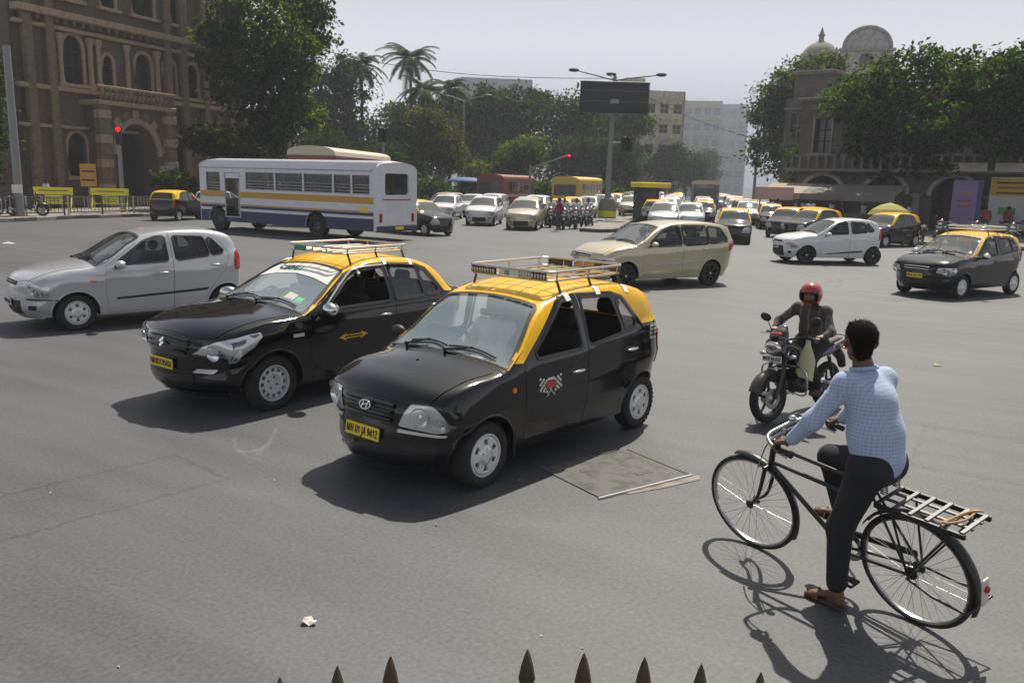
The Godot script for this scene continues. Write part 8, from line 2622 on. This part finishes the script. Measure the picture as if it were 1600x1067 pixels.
	palm("tallest palm with full head, left of centre", gp(-12.5, 98.0), 15.6, 2, 4.0)
	palm("lower palm beneath the tallest one", gp(-10.6, 94.0), 11.8, 3, 3.2)
	palm("short palm right of the tallest palm", gp(-8.0, 99.0), 12.6, 4, 3.0)
	tree("drooping green tree under the palms", gp(-12.4, 92.0), 9.5, [[Vector3(0, 5.5, 0), Vector3(3.0, 3.0, 2.6)], [Vector3(1.5, 7.6, 0), Vector3(2.4, 1.8, 2.2)]], 6000, 0.4, GREEN, 42, g)
	tree("yellowing tree between the palms and the double lamp", gp(-8.2, 88.0), 10.0, [[Vector3(0, 6.2, 0), Vector3(2.7, 2.2, 2.2)], [Vector3(1.4, 4.6, 0), Vector3(2.2, 1.5, 2.0)], [Vector3(-1.2, 8.4, 0), Vector3(1.8, 1.3, 1.6)]], 5500, 0.36, GOLD, 43, g)
	tree("bright green tree under the second double lamp", gp(-0.2, 92.0), 8.0, [[Vector3(0.4, 5.0, 0), Vector3(2.8, 1.9, 2.4)], [Vector3(-2.8, 3.2, 0.4), Vector3(2.6, 1.6, 2.2)], [Vector3(1.8, 6.2, 0), Vector3(1.8, 1.1, 1.6)]], 7000, 0.36, FRESH, 44, g)
	for e in [[-2.2, 112.0, 15.2, 45, "olive crowned tree behind the bright green one"], [6.5, 118.0, 15.8, 46, "broad dark tree left of the black board"], [14.0, 126.0, 15.4, 47, "dark tree partly hidden by the black board"], [-6.6, 116.0, 15.5, 48, "dark tree just right of the palms"], [-14.5, 118.0, 14.0, 58, "dark tree filling the gap between the palms"], [11.0, 112.0, 9.0, 59, "low dark tree under the black board"]]:
		var h: float = e[2]
		tree(e[4], gp(e[0], e[1]), h, [[Vector3(0, h * 0.52, 0), Vector3(5.2, h * 0.30, 4.0)], [Vector3(-2.2, h * 0.74, 0), Vector3(3.4, h * 0.2, 3.0)], [Vector3(2.4, h * 0.76, 0), Vector3(3.4, h * 0.2, 3.0)], [Vector3(1.0, h * 0.28, 1), Vector3(4.6, h * 0.2, 3.0)]], 9000, 0.55, DARK if e[3] % 2 else GREEN + DARK, e[3], g, "tree", 0.4)
	for e in [[26.5, 150.0, 9.5, 49, "hazy tree in front of the cream block"], [32.0, 160.0, 8.0, 50, "hazy low tree right of the cream block"], [38.0, 175.0, 10.0, 60, "pale hazy tree before the distant grey blocks"]]:
		var h: float = e[2]
		tree(e[4], gp(e[0], e[1]), h, [[Vector3(0, h * 0.55, 0), Vector3(4.0, h * 0.32, 3.0)], [Vector3(1.2, h * 0.8, 0), Vector3(2.6, h * 0.18, 2.2)]], 4500, 0.55, DARK, e[3], "hazy trees near the cream block")
	# undergrowth
	for i in 9:
		var x := -19.0 + i * 3.6
		tree("clipped shrub in the hedge behind the waiting traffic", gp(x, 78.0 + (i % 3) * 2.0 + i * 1.2), 2.6, [[Vector3(0, 1.5, 0), Vector3(1.9, 1.2, 1.4)], [Vector3(0.9, 1.0, 0), Vector3(1.4, 0.9, 1.2)]], 1600, 0.34, GREEN + DARK, 70 + i, "hedge behind the waiting traffic", "shrub", 0.08)
	# far buildings
	var cb := block("apartment_block", "cream five storey block with dark window rows behind the black board", gp(19.6, 150.0), deg_to_rad(8), 9.8, 14.0, 5, 3.45, 4, M.cream, M.cream_band, 1.5, 1.5, false, 1.4)
	part("stair_head", MB.new().box(Vector3(1.2, 19.6, -4), Vector3(3.6, 2.6, 4), 0.05), M.cream, cb)
	block("apartment_block", "pinkish balconied house left of the cream block", gp(9.6, 148.0), deg_to_rad(6), 9.0, 12.0, 4, 3.3, 4, M.pink_wall, M.grey_band, 1.3, 1.6, true)
	block("apartment_block", "hazy ochre house with flat roof right of the cream block", gp(39.5, 205.0), deg_to_rad(-8), 9.0, 14.0, 6, 3.6, 4, M.ochre_wall, M.cream_band, 1.4, 1.6, true)
	block("apartment_block", "hazy grey block with roof tanks in the far distance", gp(47.0, 225.0), deg_to_rad(-10), 13.0, 16.0, 6, 3.8, 5, M.grey_wall, M.grey_band, 1.6, 1.7, false)
	block("apartment_block", "long low hazy house closing the boulevard", gp(30.0, 260.0), 0.0, 40.0, 12.0, 3, 3.4, 14, M.pink_wall, M.grey_band, 1.4, 1.5, false)
	block("apartment_block", "grey distant block above the tree belt, left", gp(-13.0, 190.0), 0.1, 16.0, 14.0, 7, 3.4, 6, M.grey_wall, M.grey_band, 1.5, 1.5, false)
	# lamps and signals
	double_lamp("tall double-armed street lamp left of centre, the nearest", gp(-6.06, 95.0), 11.0, 2.4, 0.05)
	double_lamp("double-armed street lamp, second along the boulevard", gp(0.74, 120.0), 10.5, 1.9, 0.05)
	double_lamp("double-armed street lamp, third along the boulevard", gp(10.47, 145.0), 9.3, 1.8, 0.05)
	double_lamp("double-armed street lamp near the cream block, fourth and faintest", gp(22.5, 175.0), 8.6, 1.6, 0.05)
	var mast := thing("lamp_mast", "tall grey mast with three lamp arms standing on the traffic island", "street lamp", gp(6.22, 57.0, 0.16))
	part("pole", MB.new().tube([Vector3(0, 0, 0), Vector3(0, 4, 0), Vector3(0.1, 9.3, 0)], [0.22, 0.17, 0.11], 12), M.pole_grey, mast)
	for e in [[-2.4, 9.55, 0.0], [2.9, 9.40, 0.0], [0.0, 9.55, -1.6]]:
		part("arm", MB.new().tube([Vector3(0.1, 9.0, 0), Vector3(e[0] * 0.5, lerp(9.0, e[1], 0.55), e[2] * 0.5), Vector3(e[0], e[1], e[2])], [0.055, 0.05, 0.04], 8), M.pole_grey, mast)
		part("lamp_head", MB.new().ellipsoid(Vector3(e[0] + 0.25 * sign(e[0]), e[1] + 0.04, e[2]), Vector3(0.36, 0.13, 0.22), 12), M.rail_dark, mast)
	var base := part("base", MB.new().lathe([Vector2(0.62, 0), Vector2(0.62, 0.9), Vector2(0.45, 1.3), Vector2(0.24, 1.35)], Transform3D.IDENTITY, 14), M.concrete, mast)
	part("base_band", MB.new().lathe([Vector2(0.63, 0.1), Vector2(0.635, 0.5), Vector2(0.63, 0.5)], Transform3D.IDENTITY, 14), M.barricade, base)
	var bd := thing("display_board", "black electronic board hung on the lamp mast", "board", gp(6.3, 56.6, 0.16))
	part("panel", MB.new().box(Vector3(0, 7.9, -0.05), Vector3(4.5, 1.85, 0.22), 0.03), M.board_black, bd)
	part("frame", MB.new().tube([Vector3(-2.27, 6.96, 0.1), Vector3(2.27, 6.96, 0.1), Vector3(2.27, 8.84, 0.1), Vector3(-2.27, 8.84, 0.1)], 0.05, 4, true), M.trim, bd)
	part("shelf", MB.new().box(Vector3(-0.3, 6.9, 0.1), Vector3(4.9, 0.08, 0.35), 0.01), M.trim, bd)
	for y in [8.3, 7.62]: part("seam", MB.new().box(Vector3(0, y, 0.065), Vector3(4.4, 0.02, 0.015)), M.pole_grey, bd)
	part("bracket", MB.new().box(Vector3(0, 7.62, 0.12), Vector3(0.6, 0.3, 0.12), 0.02), M.pole_grey, bd)
	var sg := thing("traffic_signal", "pair of dark traffic signal heads beside the lamp mast", "traffic signal", gp(7.0, 56.7, 0.16))
	part("bracket", MB.new().tube([Vector3(-0.7, 5.0, 0), Vector3(0.2, 5.0, 0)], 0.04, 6), M.pole_grey, sg)
	signal_head(sg, Vector3(0.05, 4.9, 0.1), false, 0.5)
	signal_head(sg, Vector3(0.48, 4.9, 0.0), false, -0.6)
	var s2 := thing("traffic_signal", "dark traffic signal on a pole above the bus tail", "traffic signal", gp(-9.5, 60.0, 0.0))
	part("pole", MB.new().tube([Vector3(0, 0, 0), Vector3(0, 6.0, 0)], [0.12, 0.09], 8), M.pole_grey, s2)
	signal_head(s2, Vector3(-0.15, 5.4, 0.15), false, 0.6)
	signal_head(s2, Vector3(0.2, 5.4, 0.1), false, -0.5)
	var s3 := thing("traffic_signal", "small red traffic signal on a slanting arm over the far queue", "traffic signal", gp(1.2, 76.0))
	part("pole", MB.new().tube([Vector3(0, 0, 0), Vector3(0, 3.9, 0)], 0.1, 8), M.pole_grey, s3)
	part("arm", MB.new().tube([Vector3(0, 3.6, 0), Vector3(3.4, 4.9, 0)], 0.06, 6), M.pole_grey, s3)
	signal_head(s3, Vector3(3.45, 4.6, 0.1), true, 0.0)
	s3.get_node("signal_head").scale = Vector3(0.6, 0.6, 0.6)
	var l4 := thing("street_lamp", "single-armed street lamp in front of the right hand trees", "street lamp", gp(25.4, 90.0))
	part("pole", MB.new().tube([Vector3(0, 0, 0), Vector3(0, 7.5, 0)], [0.17, 0.13], 10), M.pole_grey, l4)
	part("arm", MB.new().tube([Vector3(0, 7.4, 0), Vector3(-1.8, 7.9, 0)], [0.07, 0.05], 8), M.pole_grey, l4)
	part("lamp_head", MB.new().ellipsoid(Vector3(-2.0, 7.95, 0), Vector3(0.4, 0.08, 0.16), 10), M.pole_grey, l4)
	# police kiosk on the island
	var kk := thing("police_kiosk", "black kiosk with yellow roof band standing behind the island", "kiosk", gp(8.9, 57.5, 0.0), 0.3)
	part("cabin", wall(MB.new(), rect2(-0.65, 0, 0.65, 2.3), [rect2(-0.5, 1.2, 0.5, 2.0)], Transform3D(Basis.IDENTITY, Vector3(0, 0, 0.65)), -0.06, 0.0).box(Vector3(-0.62, 1.15, 0), Vector3(0.06, 2.3, 1.2)).box(Vector3(0.62, 1.15, 0), Vector3(0.06, 2.3, 1.2)).box(Vector3(0, 1.15, -0.62), Vector3(1.3, 2.3, 0.06)), M.board_black, kk)
	part("window", MB.new().box(Vector3(0, 1.6, 0.6), Vector3(1.0, 0.8, 0.02)), M.pane_dark, kk)
	part("roof_band", MB.new().box(Vector3(0.25, 2.45, 0.1), Vector3(2.3, 0.34, 1.6), 0.04), M.barricade, kk)
	part("waist_band", MB.new().box(Vector3(0, 0.85, 0.665), Vector3(1.25, 0.35, 0.02)), M.barricade, kk)
	# overhead wires
	var w1 := MB.new()
	var cat := []
	for i in 17:
		var t := i / 16.0
		cat.append(Vector3(lerp(-22.0, 6.3, t), lerp(13.2, 9.3, t) - 1.3 * sin(PI * t), -lerp(62.0, 57.0, t)))
	one("overhead_wire", w1.tube(cat, 0.022, 4), M.trim, "thin overhead wire from the large tree to the lamp mast", "wire")
	var c2 := []
	for i in 17:
		var t := i / 16.0
		c2.append(Vector3(lerp(6.3, 26.0, t), lerp(9.2, 7.4, t) - 0.7 * sin(PI * t), -lerp(57.0, 88.0, t)))
	one("overhead_wire", MB.new().tube(c2, 0.022, 4), M.trim, "thin overhead wire from the lamp mast to the right hand trees", "wire")
	var tp := one("tarpaulin", MB.new().ellipsoid(Vector3.ZERO, Vector3(2.0, 0.5, 1.4), 14, Basis.IDENTITY, 0.0, 1.0), M.tarp_blue, "blue tarpaulin over a stall behind the waiting cars", "tarpaulin", gp(-5.0, 84.0, 2.2))
	var stl := thing("stall", "market stall frame under the blue tarpaulin", "stall", gp(-5.0, 84.0))
	for x in [-1.6, 1.6]:
		for z in [-1.2, 1.2]: part("post", MB.new().tube([Vector3(x, 0, z), Vector3(x, 2.3, z)], 0.05, 6), M.bark, stl)
	part("counter", MB.new().box(Vector3(0, 0.8, 0), Vector3(3.0, 0.1, 2.2), 0.02), M.awning_tan, stl)

# ---------------------------------------------------------------- right side
func right_side():
	tree("huge dark spreading tree at the right edge, nearer half", gp(29.5, 49.5), 12.5, [[Vector3(0, 7.6, 0), Vector3(5.2, 3.4, 4)], [Vector3(-3.6, 6.6, 0.4), Vector3(3.6, 2.9, 3.2)], [Vector3(1.5, 9.6, 0), Vector3(4.6, 2.2, 3.6)], [Vector3(4.6, 7.4, 0), Vector3(3.6, 3.0, 3.2)], [Vector3(-2.2, 9.2, 0), Vector3(3.4, 1.9, 2.8)]], 20000, 0.32, GREEN, 81, "", "tree", 0.42)
	tree("huge dark spreading tree right of the domed house, farther half", gp(24.2, 54.5), 12.0, [[Vector3(-0.4, 6.6, 0), Vector3(3.8, 3.2, 3.4)], [Vector3(0.6, 9.2, 0), Vector3(3.8, 2.2, 3.2)], [Vector3(-2.4, 7.8, 0), Vector3(2.4, 2.0, 2.4)], [Vector3(1.0, 4.6, 0.5), Vector3(3.2, 1.6, 2.8)]], 14000, 0.32, GREEN, 82, "", "tree", 0.38)
	tree("tall tree with sunlit top left of the old balconied house", gp(27.2, 86.0), 16.0, [[Vector3(-0.6, 7.0, 0), Vector3(3.6, 4.2, 3.2)], [Vector3(0.2, 12.0, 0), Vector3(3.4, 2.4, 3.0)], [Vector3(2.4, 13.8, 0), Vector3(2.8, 1.6, 2.4)], [Vector3(-1.6, 10.0, 0), Vector3(2.8, 1.9, 2.4)]], 13000, 0.42, GREEN + FRESH, 83, "", "tree", 0.4)
	tree("light green young tree growing at the old house corner", gp(26.5, 72.0), 11.0, [[Vector3(0, 9.3, 0), Vector3(1.7, 1.2, 1.4)], [Vector3(0.6, 8.0, 0), Vector3(1.3, 1.0, 1.2)]], 3200, 0.3, FRESH, 84, "", "small_tree", 0.14)
	tree("dark leafy tree covering the lower storeys of the old house", gp(24.6, 68.5), 8.5, [[Vector3(0, 5.2, 0), Vector3(2.6, 2.4, 2.2)], [Vector3(1.2, 7.0, 0), Vector3(2.0, 1.4, 1.8)], [Vector3(-0.6, 3.4, 0.3), Vector3(2.0, 1.2, 1.8)]], 6500, 0.32, GREEN + DARK, 85, "", "tree", 0.25)
	# old balconied house
	var oh := block("old_house", "dark weathered house with balconies between the two right hand trees", gp(24.4, 78.5), deg_to_rad(-40), 9.5, 9.0, 3, 3.2, 4, M.old_wall, M.old_band, 1.1, 2.1, true, 0.9)
	part("turret", MB.new().box(Vector3(2.2, 11.3, -2.0), Vector3(3.4, 2.6, 3.2), 0.06), M.old_wall, oh)
	part("turret_cornice", MB.new().box(Vector3(2.2, 12.7, -2.0), Vector3(4.0, 0.35, 3.8), 0.05), M.old_band, oh)
	# domed house
	var dh := thing("domed_house", "white stucco house with curved pediment and small dome above the trees", "building", gp(37.2, 113.0), deg_to_rad(-12))
	var wl := []
	for s in 4:
		for b in 4: wl.append(arch2(1.5 + b * 2.7, 1.2 + s * 4.2, 1.2, 3.2 + s * 4.2, 0.6))
	part("wall", wall(MB.new(), rect2(0, 0, 11.5, 18.0), wl, Transform3D.IDENTITY, -0.4, 0), M.white_wall, dh)
	for w in wl: opening(dh, Transform3D.IDENTITY, w, 0.3, 1, M.frame_dark, M.pane_dark, M.grey_band, 0.1)
	part("side_wall", MB.new().box(Vector3(0.2, 9, -5), Vector3(0.4, 18, 9.6)), M.white_wall, dh)
	part("side_wall", MB.new().box(Vector3(11.3, 9, -5), Vector3(0.4, 18, 9.6)), M.white_wall, dh)
	part("back_wall", MB.new().box(Vector3(5.75, 9, -9.8), Vector3(11.5, 18, 0.4)), M.white_wall, dh)
	part("roof", MB.new().box(Vector3(5.75, 18.0, -4.9), Vector3(11.4, 0.3, 9.6)), M.roof_flat, dh)
	for y in [4.3, 8.5, 12.7, 16.9]: part("cornice", MB.new().box(Vector3(5.75, y, 0.25), Vector3(12.0, 0.35, 0.6), 0.05), M.grey_band, dh)
	var pd := PackedVector2Array([Vector2(4.2, 17.2), Vector2(10.6, 17.2), Vector2(10.6, 20.2)])
	for i in 13:
		var a := PI * i / 12.0
		pd.append(Vector2(7.4 + cos(a) * 2.7, 20.4 + sin(a) * 2.4))
	pd.append(Vector2(4.2, 20.2))
	part("pediment", MB.new().prism(pd, Transform3D.IDENTITY, -0.6, 0.1), M.white_wall, dh)
	var pm := []
	for i in 13:
		var a := PI * i / 12.0
		pm.append(Vector3(7.4 + cos(a) * 2.85, 20.4 + sin(a) * 2.55, 0.05))
	part("pediment_moulding", MB.new().tube(pm, 0.28, 6), M.grey_band, dh)
	part("pediment_band", MB.new().box(Vector3(7.4, 20.2, 0.1), Vector3(6.9, 0.35, 0.7), 0.05), M.grey_band, dh)
	part("niche", MB.new().prism(arch2(7.4, 18.0, 1.6, 19.2, 0.6), Transform3D.IDENTITY, 0.1, 0.16), M.old_wall, dh)
	part("dome", MB.new().lathe([Vector2(2.5, 17.9), Vector2(2.5, 18.9), Vector2(2.7, 19.0), Vector2(2.55, 19.4), Vector2(2.2, 20.3), Vector2(1.5, 21.1), Vector2(0.6, 21.55), Vector2(0.35, 21.6), Vector2(0.3, 22.2), Vector2(0.5, 22.3), Vector2(0.25, 22.7), Vector2(0.02, 23.4)], Transform3D(Basis.IDENTITY, Vector3(2.0, 0, -2.2)), 20), M.dome, dh)
	for x in [0.4, 3.7]: part("finial", MB.new().lathe([Vector2(0.35, 18.2), Vector2(0.35, 19.4), Vector2(0.5, 19.5), Vector2(0.2, 20.2), Vector2(0.02, 20.6)], Transform3D(Basis.IDENTITY, Vector3(x, 0, 0)), 10), M.grey_band, dh)
	block("terrace_house", "pale house end showing above the huge tree at the right edge", gp(38.0, 62.0), deg_to_rad(-42), 16.0, 10.0, 4, 3.9, 6, M.white_wall, M.grey_band, 1.2, 2.0, true, 1.2)
	# arcade with shop fronts
	var C0 := Vector2(19.5, 59.0); var C1 := Vector2(34.5, 44.0)
	var L := C0.distance_to(C1); var d := (C1 - C0) / L
	var r := thing("arcade_building", "grey arcaded shop building with balcony under the huge tree", "building", gp(C0.x, C0.y), atan2(d.y, d.x))
	var I := Transform3D.IDENTITY
	var ar := []
	for i in 5: ar.append(arch2(2.0 + i * 4.2, 0.0, 2.6, 2.3, 1.1))
	var uw := []
	for i in 7: uw.append(rect2(1.0 + i * 2.9, 4.9, 2.3 + i * 2.9, 7.2))
	part("wall", wall(MB.new(), rect2(0, 0, L, 8.4), ar + uw, I, -0.5, 0), M.old_wall, r)
	for w in uw: opening(r, I, w, 0.35, 1, M.frame_dark, M.pane_dark, M.grey_band, 0.08)
	for i in 5:
		var cx := 2.0 + i * 4.2
		var ap := []
		for k in 13:
			var a := PI * k / 12.0
			ap.append(Vector3(cx + cos(a) * 1.45, 2.3 + sin(a) * 1.25, 0.06))
		part("arch_moulding", MB.new().tube(ap, 0.16, 6), M.white_wall, r)
		part("shop_back", MB.new().box(Vector3(cx, 1.7, -4.2), Vector3(4.1, 3.4, 0.1)).box(Vector3(cx - 2.05, 1.7, -2.3), Vector3(0.1, 3.4, 3.6)).box(Vector3(cx, 3.45, -2.3), Vector3(4.2, 0.1, 3.7)), M.grey_wall, r)
		part("column", MB.new().lathe([Vector2(0.36, 0), Vector2(0.36, 0.3), Vector2(0.26, 0.4), Vector2(0.24, 2.1), Vector2(0.36, 2.25), Vector2(0.36, 2.4)], Transform3D(Basis.IDENTITY, Vector3(cx - 2.1, 0, 0.3)), 10), M.grey_band, r)
	part("canopy", MB.new().box(Vector3(L / 2, 3.75, 0.7), Vector3(L, 0.2, 1.6), 0.03), M.old_band, r)
	part("balcony_rail", MB.new().box(Vector3(L / 2, 4.7, 1.4), Vector3(L, 0.1, 0.1)), M.old_band, r)
	for i in int(L / 0.6): part("baluster", MB.new().box(Vector3(0.3 + i * 0.6, 4.25, 1.4), Vector3(0.16, 0.85, 0.1)), M.old_band, r)
	part("roof", MB.new().box(Vector3(L / 2, 8.45, -4.5), Vector3(L + 0.6, 0.25, 9.6), 0.05), M.roof_flat, r)
	part("end_wall", MB.new().box(Vector3(0.25, 4.2, -4.6), Vector3(0.5, 8.3, 8.2)), M.grey_wall, r)
	part("end_wall", MB.new().box(Vector3(L - 0.25, 4.2, -4.6), Vector3(0.5, 8.3, 8.2)), M.grey_wall, r)
	part("back_wall", MB.new().box(Vector3(L / 2, 4.2, -8.8), Vector3(L, 8.3, 0.3)), M.grey_wall, r)
	# hoardings fixed along the front
	var F := func(x: float) -> Vector3: return r.position + Basis(Vector3.UP, r.rotation.y) * Vector3(x, 0.15, 1.6)
	var hb := func(label: String, x: float, w: float, y0: float, y1: float, m: Material, bands: Array):
		var o := thing("hoarding", label, "hoarding", F.call(x), r.rotation.y)
		part("panel", MB.new().box(Vector3(0, (y0 + y1) / 2, 0), Vector3(w, y1 - y0, 0.08), 0.01), m, o)
		part("post", MB.new().tube([Vector3(-w / 2 + 0.1, 0, -0.08), Vector3(-w / 2 + 0.1, y1, -0.08)], 0.05, 6), M.trim, o)
		part("post", MB.new().tube([Vector3(w / 2 - 0.1, 0, -0.08), Vector3(w / 2 - 0.1, y1, -0.08)], 0.05, 6), M.trim, o)
		for b in bands: part("print_band", MB.new().box(Vector3(b[0], b[1], 0.045), Vector3(b[2], b[3], 0.006)), b[4], o)
	hb.call("violet and blue hoarding left of the yellow one", 11.6, 1.6, 0.3, 3.1, M.poster_violet, [[0.68, 1.7, 0.22, 2.7, M.poster_blue], [-0.1, 1.9, 0.8, 0.12, M.poster_red], [-0.1, 1.6, 0.7, 0.1, M.poster_red], [-0.1, 2.4, 0.6, 0.1, M.poster_yellow]])
	hb.call("large yellow and white shop hoarding at the right edge", 15.0, 4.4, 0.3, 3.3, M.poster_white, [[0, 2.75, 4.3, 1.0, M.poster_yellow], [0, 3.0, 3.8, 0.12, M.trim], [0, 2.72, 3.6, 0.12, M.poster_red], [0, 2.42, 3.7, 0.1, M.trim], [-1.2, 1.4, 0.9, 0.4, M.poster_green], [0.6, 1.1, 0.8, 0.4, M.poster_green], [-0.2, 0.75, 2.6, 0.14, M.poster_blue]])
	hb.call("yellow hoarding with green patch beyond the right edge", 18.6, 2.2, 0.3, 3.3, M.poster_yellow, [[0, 1.2, 1.6, 0.5, M.poster_green], [0, 0.7, 1.8, 0.3, M.poster_white]])
	# pale fascia signs on the canopy
	for e in [[11.5, 2.0, "short pale blue fascia sign on the canopy"], [14.6, 3.4, "long pale fascia sign on the canopy"], [18.6, 2.2, "pale fascia sign at the canopy end"]]:
		one("fascia_sign", MB.new().box(Vector3(0, 3.85, 0.0), Vector3(e[1], 0.5, 0.08), 0.01), M.white_wall, e[2], "sign", r.position + Basis(Vector3.UP, r.rotation.y) * Vector3(e[0], 0.15, 1.58), r.rotation.y)
	# awnings and stalls along the far pavement
	var aw := [[17.6, 55.0, 2.8, M.awning_tan, "tan awning over a stall left of the huge tree"], [19.6, 53.2, 3.0, M.awning, "dark awning over the stall in the middle"], [21.6, 51.0, 3.2, M.awning, "dark awning nearest the arcade"]]
	for e in aw:
		var o := thing("stall", e[4], "stall", gp(e[0], e[1], 0.15), deg_to_rad(-42))
		part("awning", MB.new().prism(V2([-1.0, 2.6, 1.0, 2.0, 1.0, 2.06, -1.0, 2.68]), Transform3D(Basis(Vector3.UP, -PI / 2), Vector3(0, 0, 0)), -e[2] / 2, e[2] / 2), e[3], o)
		part("valance", MB.new().box(Vector3(0, 1.85, 1.0), Vector3(e[2], 0.34, 0.03)), e[3], o)
		for x in [-1.0, 1.0]:
			part("post", MB.new().tube([Vector3(x * e[2] * 0.46, 0, 0.95), Vector3(x * e[2] * 0.46, 2.0, 0.95)], 0.04, 6), M.trim, o)
			part("post", MB.new().tube([Vector3(x * e[2] * 0.46, 0, -0.95), Vector3(x * e[2] * 0.46, 2.6, -0.95)], 0.04, 6), M.trim, o)
		part("counter", MB.new().box(Vector3(0, 0.5, 0.3), Vector3(e[2] * 0.9, 1.0, 0.8), 0.03), M.old_wall, o)
		part("back_panel", MB.new().box(Vector3(0, 1.2, -0.9), Vector3(e[2] * 0.94, 2.4, 0.04)), M.old_wall, o)
	one("awning_sign", MB.new().box(Vector3(0, 2.0, 0), Vector3(2.6, 0.8, 0.06), 0.01), mt(0.42, 0.28, 0.27, 0.7), "pinkish sign board hanging under the tan awning", "sign", gp(16.4, 53.6, 0.15), deg_to_rad(-42))
	var um := thing("parasol", "yellow-green parasol on the right pavement above the parked taxis", "parasol", gp(19.6, 44.0, -0.25))
	part("pole", MB.new().tube([Vector3(0, 0, 0), Vector3(0, 2.1, 0)], 0.03, 6), M.trim, um)
	var cp := MB.new()
	for i in 8:
		var a0 := TAU * i / 8; var a1 := TAU * (i + 1) / 8
		for k in 3:
			var r0: float = [0.0, 0.5, 0.9][k]; var r1: float = [0.5, 0.9, 1.15][k]
			var y0: float = [2.15, 2.02, 1.80][k]; var y1: float = [2.02, 1.80, 1.52][k]
			cp.quad(Vector3(cos(a0) * r0, y0, sin(a0) * r0), Vector3(cos(a1) * r0, y0, sin(a1) * r0), Vector3(cos(a1) * r1, y1, sin(a1) * r1), Vector3(cos(a0) * r1, y1, sin(a0) * r1))
	part("canopy", cp, M.umbrella, um)

func smog():
	var v := FogVolume.new()
	v.name = "smog"
	v.shape = RenderingServer.FOG_VOLUME_SHAPE_BOX
	v.size = Vector3(140, 28, 150)
	v.position = Vector3(42, 13.9, -236)
	var m := FogMaterial.new()
	m.density = 0.008
	m.albedo = Color(0.80, 0.85, 0.92)
	v.material = m
	add_child(v)
	v.set_meta("kind", "structure")

func _ready():
	rng.seed = 7
	setup_view()
	make_materials()
	build_ground()
	left_side()
	right_side()
	near_cars()
	riders()
	traffic()
	road_things()
	smog()
